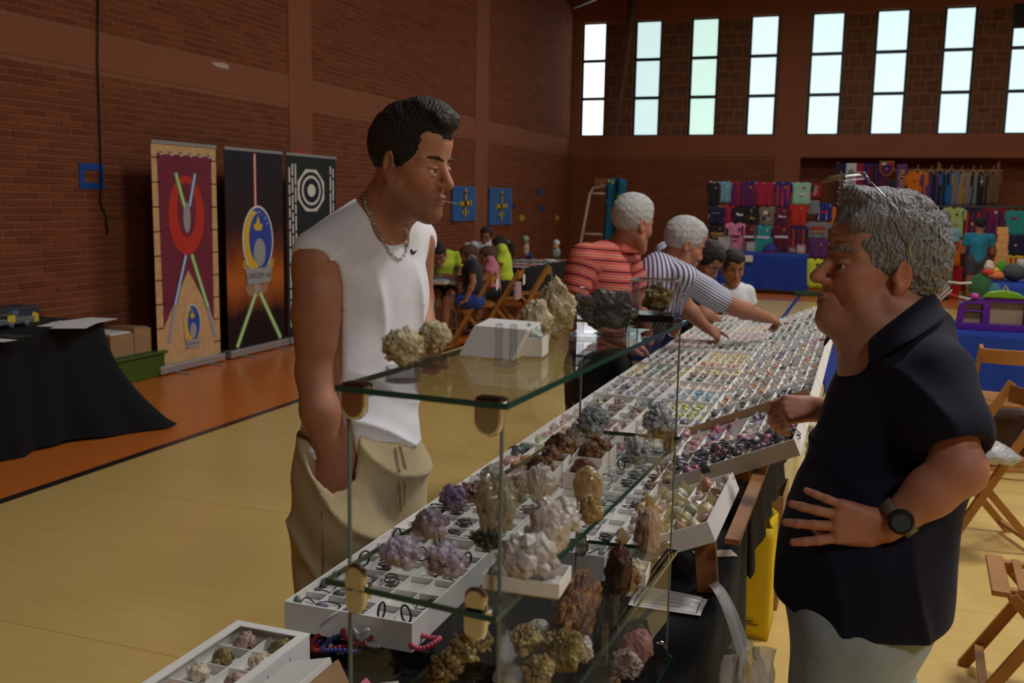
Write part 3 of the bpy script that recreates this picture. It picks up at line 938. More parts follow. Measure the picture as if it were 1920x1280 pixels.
    for pts in ([(741, 838), (747, 880), (750, 915), (752, 955)], [(749, 834), (758, 870), (760, 915), (757, 945)]):
        pp = onto(t2, pts, .004)
        if len(pp) > 1: MB().tube(pp, .0028, 6).build('drawstring', mat('khaki_cord', (.55, .46, .30), .8), tr)
    sp = onto(t2, [(603, 905), (604, 960), (606, 1010), (606, 1060), (603, 1100)], .001)
    if len(sp) > 1: MB().tube(sp, .0018, 5).build('seam', mat('khaki_dark', (.26, .2, .1), .9), tr)
    for a_ in (ar, al):
        Q = Sdf(); Q.cone(a_ + Vector((-f.x*.05, -f.y*.05, -.045)), a_ + Vector((f.x * .15, f.y * .15, -.052)), .042, .036, .02); Q.half((0, 0, .004), (0, 0, -1))
        v, fs = Q.mesh(.008); mesh_ob('shoe', v, fs, M_SHOE, root)
    # chain and emblem on the shirt
    tree = bvh(shirt, body)
    path = [(683, 363), (686, 376), (691, 394), (697, 410), (706, 428), (713, 444), (720, 459), (729, 473), (738, 481), (747, 486), (754, 482), (760, 472), (763, 458), (763, 444), (761, 430), (758, 420)]
    pp = onto(tree, path, .0035); ch = MB()
    dense = []
    for i in range(len(pp) - 1):
        n_ = max(1, int((pp[i+1] - pp[i]).length / .0058))
        dense += [pp[i].lerp(pp[i+1], k / n_) for k in range(n_)]
    for i in range(len(dense) - 1):
        c = (dense[i] + dense[i+1]) / 2; d = (dense[i+1] - dense[i]).normalized(); sd = d.cross(T_).normalized()
        if i % 2: sd = (sd + T_ * .8).normalized()
        ch.tube([c + d * .0045 * math.cos(t_) + sd * .003 * math.sin(t_) for t_ in [2 * PI * k / 8 for k in range(8)]], .0011, 5, closed=True)
    ch.build('chain', M_SILVER, root, smooth=True, label='silver chain necklace')
    sw = [(769, 468), (770, 474), (773, 477.5), (777, 476), (781.5, 468.5), (777, 471), (774.5, 471.5), (772.5, 470), (771.5, 466.5)]
    pp = onto(bvh(shirt), sw, .0012)
    if len(pp) == len(sw):
        MB().add(pp, [tuple(range(len(pp)))]).build('emblem', mat('emblem_black', (.015, .018, .03), .5), shirt, solid=.0008, label='small black swoosh mark')
    tb = bvh(body); bp = onto(tb, [(780, 583), (788, 584), (797, 582)], .002)
    if len(bp) > 1: MB().tube(bp, .002, 6).build('bracelet', M_SHOE, root)
    return root
young_man()

def old_man():
    t0 = 1.97
    q = att
    f, l, u = bframe(174, .10); RB = rows(f, l, u)         # faces image left, a touch towards the camera
    root = thing('person', 'older man with curly grey hair in navy polo shirt and pale shorts, hand on hip', 'person', (q(1640, 1000, t0).x, q(1640, 1000, t0).y, 0))
    a = math.radians(3); hf = -R_ * math.cos(a) + T_ * math.sin(a); hf = hf * math.cos(math.radians(7)) + U_ * math.sin(math.radians(7))
    H = Hd(q(1650, 513, 1.985), hf, U_ - R_ * .02, 1.075)
    nb = q(1700, 625, 1.99)
    S = Sdf()
    head_skin(S, H, None, jaw=1.02, nose=1.07, fat=.003)
    S.cone(H.w(-.025, 0, -.02), nb, .060, .066, .03)
    S.cone(H.w(.045, 0, -.095), q(1625, 650, 1.985), .028, .040, .05); S.cone(H.w(.02, 0, -.075), q(1650, 660, 1.985), .040, .05, .05)
    # wattle folds of the throat
    for i, y in enumerate((.012, .028)): S.cone(H.w(.055 - .012 * i, y, -.11), q(1640 + 14 * i, 655 + 4 * i, 1.985 - .015 * i), .008, .010, .012)
    # forehead creases
    for k in range(4): S.cut_cone(H.w(.112 - .006 * k, -.03, .052 + .013 * k), H.w(.085 - .006 * k, .045, .050 + .014 * k), .0016, .0016, .006)
    S.cut_cone(H.w(.104, .018, -.028), H.w(.080, .040, -.060), .002, .002, .010)      # nasolabial crease
    S.cone(H.w(.060, .055, -.045), H.w(.03, .057, -.085), .012, .014, .03)            # jowl
    # torso under the polo
    ch_, be = q(1690, 790, 1.99), q(1640, 960, 1.99)
    S.ell(ch_, (.125, .165, .22), RB, .06); S.ell(be, (.14, .15, .18), RB, .06); S.ell(q(1625, 1110, 1.99), (.13, .155, .14), RB, .06)
    ls, rs = q(1748, 712, 1.85), q(1680, 690, 2.16)
    S.cone(nb - U_*.03, ls, .042, .048, .03); S.cone(nb - U_*.03, rs, .042, .048, .03)
    # left arm akimbo
    el, wr = q(1797, 880, 1.76), q(1662, 988, 1.80)
    S.chain([ls, q(1778, 800, 1.79), el], [.054, .048, .041], .02); S.ell(q(1814, 886, 1.765), (.030, .031, .034), None, .03)
    S.chain([el, q(1745, 922, 1.775), wr], [.044, .043, .028], .02)
    hand(S, q(1660, 985, 1.80), -R_ + U_ * .10 + FW * .16, T_ * 1. + U_ * .05, -1, 1.02, ((-.05, .10, .12), (.04, .12, .12), (.06, .14, .12), (.05, .16, .12)), (.2, .25), .17)
    # right arm reaching over the trays
    e2, w2 = q(1660, 800, 2.20), q(1540, 768, 2.30)
    S.chain([rs, e2], [.055, .042], .02); S.chain([e2, q(1600, 780, 2.26), w2], [.043, .041, .029], .02)
    hand(S, w2, -R_ - U_ * .04 + FW * .1, U_ * .75 + T_ * .65, 1, .98, ((.55, .75, .5), (.75, .8, .5), (.9, .8, .5), (1.0, .8, .5)), (.42, .35), .06)
    # legs
    hl, hr = q(1600, 1180, 1.90), q(1600, 1160, 2.08)
    kl, kr = Vector((hl.x - .02, hl.y, .50)), Vector((hr.x + .05, hr.y, .50))
    al, ar = Vector((kl.x + .03, kl.y, .085)), Vector((kr.x + .03, kr.y, .085))
    S.chain([hl, kl], [.09, .06], .03); S.chain([kl, kl.lerp(al, .35), al], [.055, .060, .036], .02); S.chain([hr, kr], [.09, .06], .03); S.chain([kr, kr.lerp(ar, .35), ar], [.055, .060, .036], .02)
    for a_ in (al, ar): S.cone(a_ + Vector((0, 0, -.03)), a_ + Vector((f.x * .13, f.y * .13, -.05)), .038, .03, .02)
    zc = float(H.w(0, 0, -.17)[2])
    hL, hR = np.array(q(1600, 980, 1.80)), np.array(q(1480, 775, 2.31))
    def inh(c): return (np.abs(c - hL) < .117).all(1) | (np.abs(c - hR) < .117).all(1)
    def inh2(h): return lambda c: (np.abs(c - h) < .126).all(1)
    v1, f1 = S.mesh(.0065); v1, f1 = keep(v1, f1, lambda c: (c[:, 2] < zc) & ~inh(c))
    lo2 = H.o - .21; lo2[2] = zc - .012; v2, f2 = S.mesh(.0030, lo2, H.o + .21); v2, f2 = keep(v2, f2, lambda c: c[:, 2] > zc - .004)
    parts = [(v1, f1), (v2, f2)]
    for h_ in (hL, hR):
        a_ = S.mesh(.0026, h_ - .135, h_ + .135); parts.append(keep(*a_, inh2(h_)))
    v, fs = join(parts)
    body = mesh_ob('body', v, fs, M_SKIN, root)
    cols = face_cols(H, v, SK_O, .12, beardc=(.20, .12, .10), red=.4)
    far = np.linalg.norm(v - H.o, axis=1) > .25
    cols[far] = np.array(SK_O) * np.array([1., .90, .86])
    vcol(body, cols)
    Sh = Sdf(); hair_cap(Sh, H, .010, .016, (.118, .112), -.062, back=.004)
    Sh.ell(H.w(-.06, 0, .03), np.array([.054, .076, .075]), H.R, .03)
    Sh.ell(H.w(.060, .0, .135), np.array([.045, .055, .022]), H.rot('Y', -18), .02)
    Sh.ell(H.w(.070, .050, .098), np.array([.035, .016, .020]), H.rot('Y', 30), .02)
    def curls(P):
        L = H.loc(P); back = np.clip((.03 - L[:, 0]) / .05, 0, 1)
        return (.0035 * back + .0012) * (np.sin(P[:, 0] * 330 + 3 * wob(P, 110., 1.)) * np.sin(P[:, 1] * 310 + 3 * wob(P, 100., 4.)) * np.sin(P[:, 2] * 300 + 3 * wob(P, 120., 7.))) + .003 * wob(P, 120., 2.)
    Sh.fx = curls
    v, fs = Sh.mesh(.0030); mesh_ob('hair', v, fs, M_HAIR_GREY, root)
    brows(H, root, M_HAIR_GREY, .0040); eyes(H, root, (0, -.001))
    # polo
    Q = Sdf(True)
    Q.ell(ch_ + U_*-.012, (.146, .178, .185), RB, .07); Q.ell(be, (.158, .168, .19), RB, .07); Q.ell(q(1615, 1090, 1.98), (.152, .174, .20), RB, .07); Q.ell(q(1612, 1160, 1.965), (.148, .186, .24), RB, .07)
    Q.cone(nb - U_*.02, ls, .066, .068, .07); Q.cone(nb - U_*.02, rs, .066, .070, .07)
    Q.chain([ls, q(1780, 805, 1.79)], [.070, .074], .03)
    sd_ = (Vector(q(1782, 812, 1.785)) - Vector(ls)).normalized()
    Q2 = q(1768, 828, 1.80)
    Q.chain([rs, q(1672, 760, 2.18)], [.070, .070], .03)
    Q.half(q(1620, 1200, 1.80), Vector((0, 0, -1.)), .004); Q.cut_cone(q(1583, 1215, 1.78), q(1577, 1165, 1.80), .016, .003, .003)
    org = np.array(q(1650, 900, 1.99))
    def folds(P):
        r = P - org; x = r @ np.array(R_); z = r[:, 2]
        return -.013 * crease(17 * (z + .6 * x) + 1.6 * wob(P, 7., 1.)) * np.clip((z + .1) / .2, 0, 1) - .012 * crease(14 * x + 5 * z + 1.5 * wob(P, 6., 3.)) * np.clip((.05 - z) / .15, 0, 1) + .004 * wob(P, 22., 5.)
    Q.fx = folds
    # cut: sleeve hem, collar opening
    Q.cut_cone(q(1784, 815, 1.785) + sd_ * .115, q(1784, 815, 1.785) + sd_ * .3, .10, .14, .004)
    Q.cut_cone(H.w(-.02, 0, -.02), q(1686, 600, 1.99), .068, .076, .004); Q.cut_cone(q(1640, 600, 1.99), q(1628, 650, 1.99), .055, .050, .006)
    v, fs = Q.mesh(.0055)
    polo = mesh_ob('polo_shirt', v, fs, M_NAVY, root, relax=1)
    # folded collar, sleeve band
    tb = bvh(polo)
    tb2 = bvh(polo, body); lat = Vector(l); mid = Vector(q(1672, 606, 1.985))
    upr = [(1739, 545), (1716, 566), (1686, 590), (1656, 615), (1628, 640)]; lwr = [(1772, 598), (1748, 626), (1716, 652), (1676, 670), (1640, 692)]
    near = [[], []]
    for j, (pth, off) in enumerate(((upr, .006), (lwr, .015))):
        for x, y in pth:
            p, n = hit(tb2, x, y, off)
            near[j].append(p if p is not None else Vector(q(x, y, 1.93)))
    far = [[p - lat * (2 * (p - mid).dot(lat)) for p in e][::-1] for e in near]
    bk = [(near[0][0] + far[0][-1]) / 2 + R_ * .012, (near[1][0] + far[1][-1]) / 2 + R_ * .020]
    Cc = MB(); path = [far[j] + [bk[j]] + near[j] for j in (0, 1)]; n_ = len(path[0]); vs = []
    for j in range(4): vs += [path[0][i].lerp(path[1][i], j / 3) + (U_ * .006 if j == 1 else Vector((0, 0, 0))) for i in range(n_)]
    Cc.add(vs, [(j * n_ + i, j * n_ + i + 1, (j + 1) * n_ + i + 1, (j + 1) * n_ + i) for j in range(3) for i in range(n_ - 1)])
    Cc.build('collar', M_NAVY, root, smooth=True, solid=.006, sub=2)
    # shorts
    Q = Sdf(True)
    Q.ell(q(1612, 1130, 1.98), (.145, .165, .15), RB, .06)
    Q.chain([hl, kl + Vector((0, 0, .06))], [.115, .098], .04); Q.chain([hr, kr + Vector((0, 0, .06))], [.112, .095], .04)
    Q.half((0, 0, .56), (0, 0, -1), .004)
    Q.fx = lambda P: .003 * wob(P, 16., 1.) + .002 * np.sin(40 * P[:, 0] + 3 * wob(P, 8.))
    v, fs = Q.mesh(.0075); mesh_ob('shorts', v, fs, M_SHORTS, root, relax=1)
    for a_ in (al, ar):
        Q = Sdf(); Q.cone(a_ + Vector((-f.x*.05, -f.y*.05, -.045)), a_ + Vector((f.x * .15, f.y * .15, -.052)), .042, .036, .02); Q.half((0, 0, .004), (0, 0, -1))
        v, fs = Q.mesh(.008); mesh_ob('shoe', v, fs, M_SHOE, root)
    # wrist watch
    ax = (Vector(el) - Vector(wr)).normalized(); c = Vector(wr) + ax * .028
    s1 = ax.cross(T_).normalized(); s2 = s1.cross(ax).normalized()
    wt = MB()
    wt.grid(lambda a_, b_: c + (s1 * math.cos(2*PI*a_) * .036 + s2 * math.sin(2*PI*a_) * .036) + ax * (.024 * (b_ - .5)), 28, 2)
    watch = wt.build('watch_strap', mat('watch_band', (.16, .14, .10), .45, noise=.6, nscale=120), root, smooth=True, solid=.004, label='dark wristwatch band')
    fn = (T_ * .95 - R_ * .25 + U_*.1).normalized()
    fm = frame(c + fn * .036, ax, fn.cross(ax))
    cm = MB().lathe([(.001, -.008), (.021, -.008), (.023, -.004), (.023, .004), (.020, .007), (.001, .007)], 20, fm).build('watch_case', mat('watch_black', (.015, .017, .018), .35), root, smooth=False)
    MB().lathe([(.001, .0072), (.016, .0072), (.016, .0085), (.001, .0085)], 20, fm).build('watch_face', mat('watch_glass', (.05, .07, .08), .1), root)
    # spectacles pushed up into the hair
    gl = thing('spectacles', 'thin metal spectacles pushed up on the grey hair', 'glasses', H.w(.03, 0, .17))
    wire = MB()
    top = [H.w(.075, y, z) for y, z in ((-.06, .165), (-.03, .180), (0, .180), (.03, .180), (.064, .160))]
    wire.tube(top, .0016, 6)
    for s_ in (-1, 1):
        wire.tube([H.w(.075, .064 * s_, .162), H.w(.03, .088 * s_, .120), H.w(-.004, .092 * s_, .06), H.w(-.012, .090 * s_, .03)], .0016, 6)
    wire.build('wire_frame', M_SILVER, gl, smooth=True)
    for s_ in (-1, 1):
        ln = MB().grid(lambda a_, b_: Vector(H.w(.075 + .045 * b_, (.008 + .050 * a_) * s_, .180 - .010 * b_ - .012 * a_ * a_)), 6, 4)
        ln.build('lens', mat('lens_glass', (.06, .06, .06), .15, alpha=.22), gl, smooth=True, solid=.0015)
    return root
old_man()
# ================================================================ the mineral stall
M_CLOTH = fabric('black_tablecloth', (.006, .006, .008), .9, .25, 12., .02)
M_BLUECLOTH = fabric('blue_tablecloth', (.012, .045, .30), .8, .25, 10., .1)
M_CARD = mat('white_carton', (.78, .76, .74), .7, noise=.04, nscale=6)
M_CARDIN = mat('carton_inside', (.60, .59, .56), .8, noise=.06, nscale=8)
M_KRAFT = mat('kraft_board', (.36, .22, .11), .85, noise=.15, nscale=15)
M_TUBE = mat('grey_steel_tube', (.16, .18, .18), .45, metal=.3)
M_PLASTIC = mat('table_plastic', (.55, .54, .50), .5)
TT = .765; TZ = .85
XL, XR = -.99, -.245
def folding_table(name, label, x0, x1, y0, y1, top, top_m=M_PLASTIC, group=None, legs=True, rotz=0.):
    cx, cy = (x0+x1)/2, (y0+y1)/2
    t = lthing(name, label, 'table', (cx, cy, 0), group, rotz)
    a, b = (x1-x0)/2, (y1-y0)/2
    MB().box((-a, -b, top-.04), (a, b, top)).build('tabletop', top_m, t, bevel=.008)
    if legs:
        for s in (-1, 1):
            for r in (-1, 1):
                yy = s*(b-.25) if b > a else r*(b-.08); xx = r*(a-.08) if b > a else s*(a-.25)
                if b > a: pts = [(xx, yy, top-.05), (xx, yy + s*.10, top-.25), (xx, yy + s*.12, .03), (xx, yy + s*.12, 0)]
                else: pts = [(xx, yy, top-.05), (xx + s*.10, yy, top-.25), (xx + s*.12, yy, .03), (xx + s*.12, yy, 0)]
                MB().tube(pts, .016, 8).build('leg', M_TUBE, t, smooth=True)
            if b > a: MB().tube([(-(a-.08), s*(b-.25)+s*.11, .22), (a-.08, s*(b-.25)+s*.11, .22)], .012, 8).build('cross_bar', M_TUBE, t, smooth=True)
            else: MB().tube([(s*(a-.25)+s*.11, -(b-.08), .22), (s*(a-.25)+s*.11, b-.08, .22)], .012, 8).build('cross_bar', M_TUBE, t, smooth=True)
    return t
folding_table('folding_table', 'folding table under the black cloth of the mineral stall, near end', XL+.02, XR-.02, 1.0, 2.56, TT-.006)
folding_table('folding_table', 'folding table on grey tube legs carrying the far mineral trays', XL+.02, XR-.02, 2.64, 6.88, TT-.006)
def drape(name, label, x0, x1, y0, y1, top, drop, m, cat='tablecloth', flare=.03, group=None, folds=26., amp=.012, sides='xXyY', nz=10):
    """cloth lying on a table and hanging down by drop[side] with soft folds"""
    mb = MB(); per = []
    c = [(x0, y0), (x1, y0), (x1, y1), (x0, y1)]
    for i in range(4):
        p, q = Vector(c[i]), Vector(c[(i+1) % 4]); n = max(2, int((q-p).length/.045))
        nr = Vector(((q-p).y, -(q-p).x)).normalized()
        for k in range(n): per.append((p.lerp(q, k/n), nr, 'yXYx'[i]))
    N = len(per); s_ = 0.
    rowsv = []
    for j in range(nz+1):
        v = j/nz; r_ = []
        for i, (p, nr, sd) in enumerate(per):
            dr = drop[sd] if isinstance(drop, dict) else drop
            pr = per[i-1]; nx = per[(i+1) % N]
            n2 = (pr[1]+nr*2+nx[1]).normalized()
            ph = i*.045*folds
            off = v*(flare + amp*(math.sin(ph) + .6*math.sin(ph*.43+1.3)))
            r_.append((p.x+n2.x*off, p.y+n2.y*off, top - v*dr + (.012*math.sin(i*.31)*v if dr else 0)))
        rowsv.append(r_)
    vs = [v for r_ in rowsv for v in r_]
    fs = [(j*N+i, (j+1)*N+i, (j+1)*N+(i+1) % N, j*N+(i+1) % N) for j in range(nz) for i in range(N)]
    fs.append(tuple(range(N)))
    mb.add(vs, fs)
    o = mb.build(name, m, None, origin=(x0, y0, top), smooth=True)
    return tag(o, label, cat, group)
drape('tablecloth', 'black cloth hanging to the floor around the near mineral table', XL, XR, 1.0, 2.57, TT, {'x': .74, 'X': .72, 'y': .74, 'Y': .3}, M_CLOTH, flare=.012, amp=.008)
drape('tablecloth', 'black cloth hanging short over the far mineral table', XL, XR, 2.62, 6.90, TT, {'x': .62, 'X': .16, 'y': .1, 'Y': .35}, M_CLOTH, flare=.012, amp=.008)
# blue cloth bunched at the far right corner
bc = MB()
bc.grid(lambda a, b: Vector((-.205 + .13*a + .02*math.sin(9*b+a*3), 6.55 + .42*a, .79 - .42*b*(1-.25*a)+.01*math.sin(20*a))), 10, 10)
tag(bc.build('blue_cloth', M_BLUECLOTH, None, origin=(-.2, 6.6, .6), smooth=True, solid=.006), 'blue cloth hanging at the far right corner of the mineral stall', 'cloth')

# ---- stones: one look per colour; the object colour picks the stone
def stone_mat():
    g = NG('polished_stone', .32, .5)
    oi = g.n('ObjectInfo'); vec, x, y, z = g.coord('Object')
    n = g.noise(vec, 90., 4)
    dk = g.n('Mix', data_type='RGBA', blend_type='MULTIPLY'); dk.inputs[0].default_value = 1.; g.l(oi.outputs['Color'], dk.inputs[6]); dk.inputs[7].default_value = (.55, .5, .5, 1)
    g.color(g.mix(n, dk.outputs[2], oi.outputs['Color'])); return g.m
M_STONE = stone_mat()
def blob_mesh(seed, sub=2, rough=.25, facets=False):
    bm = bmesh.new(); bmesh.ops.create_icosphere(bm, subdivisions=sub, radius=1)
    from mathutils import noise
    for v in bm.verts:
        n = noise.noise(v.co * 1.6 + Vector((seed*7.3, seed*1.1, seed*3.7)))
        v.co *= 1 + rough * n
    me = bpy.data.meshes.new('stone'); bm.to_mesh(me); bm.free()
    me.polygons.foreach_set('use_smooth', [not facets]*len(me.polygons)); me.materials.append(M_STONE)
    return me
STONES = [blob_mesh(i, 2, .3) for i in range(4)] + [blob_mesh(i+10, 1, .55, True) for i in range(4)]
PALE = dict(lilac=(.42,.36,.46), grey=(.34,.35,.38), green=(.06,.13,.08), dkgreen=(.025,.06,.05), yellow=(.62,.46,.12), orange=(.66,.26,.09), peach=(.72,.46,.32), cream=(.70,.62,.45),
            pink=(.66,.33,.33), brown=(.20,.09,.05), black=(.03,.028,.03), blue=(.10,.26,.40), white=(.70,.70,.70), lime=(.52,.55,.10), violet=(.12,.08,.18), red=(.40,.06,.05), teal=(.08,.20,.19), magenta=(.45,.03,.15), amber=(.45,.17,.03), olive=(.18,.17,.06))
STONE_JOBS = []          # (world point, scale, colour name, tray phrase)
ORD = ['first','second','third','fourth','fifth','sixth','seventh','eighth']
CARD_Y = mat('yellow_slip', (.68, .60, .30), .8)
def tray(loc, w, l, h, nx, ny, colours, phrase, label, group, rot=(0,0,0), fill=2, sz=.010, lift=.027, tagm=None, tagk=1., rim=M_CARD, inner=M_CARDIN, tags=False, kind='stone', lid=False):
    """open carton tray with a grid of compartments; loc is the centre of its underside; x width w, y length l"""
    t = lthing('specimen_tray', label, 'tray', loc, group); t.rotation_euler = rot
    a, b, th = w/2, l/2, .004
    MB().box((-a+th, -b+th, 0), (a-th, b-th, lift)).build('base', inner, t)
    mb = MB(); mb.box((-a,-b,0),(-a+th,b,h)).box((a-th,-b,0),(a,b,h)).box((-a+th,-b,0),(a-th,-b+th,h)).box((-a+th,b-th,0),(a-th,b,h))
    mb.build('rim', rim, t)
    dv = MB(); hh = h*.88
    for i in range(1, nx):
        x = -a + w*i/nx; dv.box((x-.0012, -b+th, lift), (x+.0012, b-th, hh))
    for j in range(1, ny):
        y = -b + l*j/ny; dv.box((-a+th, y-.0012, lift), (a-th, y+.0012, hh*.98))
    dv.build('divider_grid', rim, t)
    if tags:
        tg = MB()
        for i in range(nx):
            for j in range(ny):
                if RND.random() < .75:
                    x = -a + w*(i+.5)/nx; y = -b + l*(j+.86)/ny; q = w/nx*.32*tagk
                    tg.add([(x-q, y, lift), (x+q, y-.008*tagk, lift), (x+RND.uniform(-.3,.3)*q, y+.008, hh+.016*tagk), (x-q*.4, y-.02*tagk, lift+.004)], [(0,1,2),(0,3,1)])
        tg.build('price_slips', tagm or rim, t, solid=.0008, kind='stuff')
    Mx = Matrix.Translation(Vector(loc)) @ Euler(rot).to_matrix().to_4x4()
    for i in range(nx):
        for j in range(ny):
            cn = colours(i, j)
            if cn is None: continue
            for k in range(fill):
                s = sz*RND.uniform(.75, 1.25)
                x = -a + w*(i+.5)/nx + RND.uniform(-.26,.26)*w/nx; y = -b + l*(j+ (k+.5)/fill)/ny + RND.uniform(-.1,.1)*l/ny
                p = Mx @ Vector((x, y, lift + s*.62))
                rw = ('front', 'middle', 'back') if ny == 3 else ('front', 'second', 'third', 'back') if ny == 4 else ('front',)*9
                STONE_JOBS.append((p, s*(1. if p.y < 3.4 else .82), cn, '%s from left, %s row, %s' % (ORD[i], rw[j], phrase), rot))
    return t
def pick(*names): return lambda i, j: RND.choice(names)
def bycol(*names): return lambda i, j: names[i % len(names)]
def byrow(*names): return lambda i, j: names[j % len(names)]
RISE = TT + .030
tag(MB().box((-.975, 1.515, TT+.001), (-.50, 6.78, RISE-.001)).build('riser_board', M_CLOTH, None, origin=(-.75, 4, TT)), 'long black covered board raising the flat rows of mineral trays', 'board')
YB = [1.497, 1.952, 2.42, 2.84, 3.29, 3.72, 4.14, 4.56, 5.09, 5.48, 5.91, 6.37, 6.79]
HT = TZ - RISE
FLATL = [
 ('black', 5, 6, lambda i, j: None, 'white tray of dark corded pendants nearest the front of the stall', 1, .009),
 ('mixed', 5, 6, lambda i, j: None, 'second white tray of corded pendants from the front, left row', 1, .009),
 ('eggs', 5, 3, lambda i, j: [('dkgreen','brown','green','brown','red'),('pink','orange','olive','orange','brown'),('violet','pink','peach','grey','violet')][2-j][i], 'white tray of large dark green, brown and pink polished stones', 2, .0165),
 ('peach', 5, 3, lambda i, j: ['cream','peach','pink'][j], 'white tray of peach, pink and cream polished eggs', 3, .013),
 ('mosaic', 3, 3, pick('brown','olive','cream','green'), 'white tray of small brown and green mixed tumbled chips', 10, .0105),
 ('amethyst', 5, 3, pick('lilac','grey','lilac','violet'), 'white tray of lilac and grey amethyst pieces', 3, .012),
 ('mix6', 6, 3, bycol('yellow','green','teal','green','brown','lime'), 'white tray of yellow and green stones, left row behind the amethyst', 3, .011),
 ('black7', 6, 3, byrow('olive','black','brown'), 'white tray of black and brown stones in the left row', 3, .012),
 ('peach8', 6, 3, byrow('peach','pink','orange'), 'white tray of orange and pink stones in the left row', 3, .011),
 ('pale9', 6, 3, byrow('cream','peach','grey'), 'white tray of pale cream stones in the left row', 3, .011),
 ('green10', 6, 3, pick('green','olive','yellow','black'), 'white tray of olive and black stones, second from the far end of the left row', 3, .011),
 ('dark11', 6, 3, pick('green','black','brown','yellow'), 'white tray of dark stones at the far end of the left row', 3, .011)]
SHORT = dict(black='nearest tray', mixed='second tray', eggs='large polished stone tray', peach='peach egg tray', mosaic='brown green chip tray', amethyst='amethyst tray', mix6='yellow green left tray', black7='black stone tray', peach8='orange pink left tray', pale9='pale cream left tray', green10='olive black left tray', dark11='dark far left tray',
 rings1='bracelet tray', rings2='green pendant tray', pinkbox='pink grey tray', lime4='lime yellow tray', blue5='blue stone tray', dkg6='dark green right tray', yel7='yellow calcite tray', dark8='grey black right tray', pink9='pink green right tray', pea10='yellow peach right tray', gry11='dark far right tray')
FLATR = [None,
 ('rings1', 4, 5, lambda i, j: None, 'white tray of black cord bracelets beside the tray of yellow slips', 1, .01),
 ('rings2', 4, 5, lambda i, j: None, 'white tray of dark green pendants with black cords behind the crystal shelf', 1, .01),
 ('pinkbox', 4, 3, pick('pink','grey','white'), 'white tray of pink and grey pieces at the far end of the glass case', 2, .012),
 ('lime4', 5, 3, byrow('violet','lime','lime'), 'white tray of lime yellow and purple crystal points', 3, .013),
 ('blue5', 5, 3, byrow('blue','blue','peach'), 'white tray of blue stones with a pale pink back row', 3, .012),
 ('dkg6', 5, 3, byrow('dkgreen','brown','yellow'), 'white tray of dark green, brown and yellow stones in the right row', 2, .013),
 ('yel7', 6, 3, byrow('orange','yellow','yellow'), 'white tray of yellow and orange calcite in the right row', 3, .013),
 ('dark8', 6, 3, byrow('grey','black','olive'), 'white tray of grey and black stones in the right row', 2, .011),
 ('pink9', 6, 3, byrow('green','pink','peach'), 'white tray of pink and green stones in the right row', 3, .011),
 ('pea10', 6, 3, byrow('peach','yellow','peach'), 'white tray of yellow and peach stones under the pointing hand', 3, .011),
 ('gry11', 6, 3, pick('black','green','grey'), 'white tray of dark stones at the far end of the right row', 2, .011)]
for r in range(12):
    y0, y1 = YB[r] + .006, YB[r+1] - .006
    for col, (lst, x0, x1) in enumerate(((FLATL, -.982, -.718), (FLATR, -.712, -.482))):
        s = lst[r]
        if s is None: continue
        w = x1 - x0
        tray(((x0+x1)/2 + (.02*max(0, r-5)/6 if col == 0 else 0), (y0+y1)/2, RISE), w, y1-y0, HT, s[1], s[2], s[3], SHORT[s[0]], s[4], 'flat mineral trays', (0, 0, RND.uniform(-.006, .006)), s[5] + (1 if s[5] > 1 else 0), s[6]*1.28, lift=.036 if s[5] == 1 else .028)
# tilted trays along the right side, on a sloping trestle
TIL = math.atan2(.155, .355)
TY = [1.99, 2.41, 2.55, 2.83, 3.14] + [3.14 + .40*k for k in range(1, 10)]
TDEF = [
 ('yellow', .245, 5, 4, lambda i, j: 'amber' if (i + j) % 3 == 0 else 'cream', 'tilted white tray of amber stones on yellow slips, nearest the front', .012, (-.5, .82)),
 None,
 ('black', .39, 6, 3, pick('black','magenta','black','violet'), 'tilted white tray of black and magenta corded pendants under the older man\'s hand', .013, None),
 ('magenta', .39, 6, 3, pick('magenta','pink','violet','white'), 'tilted white tray of magenta agate slices with a brown board behind', .012, None)]
names_t = ['black rings', 'brown and clear stones', 'green and orange stones', 'red and violet stones', 'grey and cream stones', 'teal and brown stones', 'dark green stones', 'pink and brown stones', 'pale stones']
mixes = [('black','grey','black'), ('brown','white','orange'), ('green','orange','cream'), ('red','violet','yellow'), ('grey','cream','blue'), ('teal','brown','white'), ('dkgreen','black','green'), ('pink','brown','green'), ('cream','peach','white')]
for k in range(9): TDEF.append((names_t[k], .40, 8, 3, pick(*mixes[k]), 'tilted white tray of %s, number %s from the brown board' % (names_t[k], ['one','two','three','four','five','six','seven','eight','nine'][k]), .0105, None))
for k, s in enumerate(TDEF):
    if s is None: continue
    y0, y1 = TY[k] + .005, TY[k+1] - .005
    w = s[1]; low = Vector((-.478, (y0+y1)/2, TZ - .045))
    cx = low + Vector((math.cos(TIL)*w/2, 0, math.sin(TIL)*w/2))
    lift = (0 if k == 0 else .006)
    tray(tuple(cx + Vector((0, 0, lift))), w, y1-y0, .045, s[2], s[3], s[4], ('tilted %s tray' % s[0]).replace(' and ', ' ').replace(' stones tray', ' tray'), s[5], 'tilted mineral trays', (0, -TIL, 0), 2 if k == 0 else 3, s[6]*1.25, tags=True, tagm=CARD_Y if k == 0 else None, tagk=1.6 if k == 0 else 1.1)
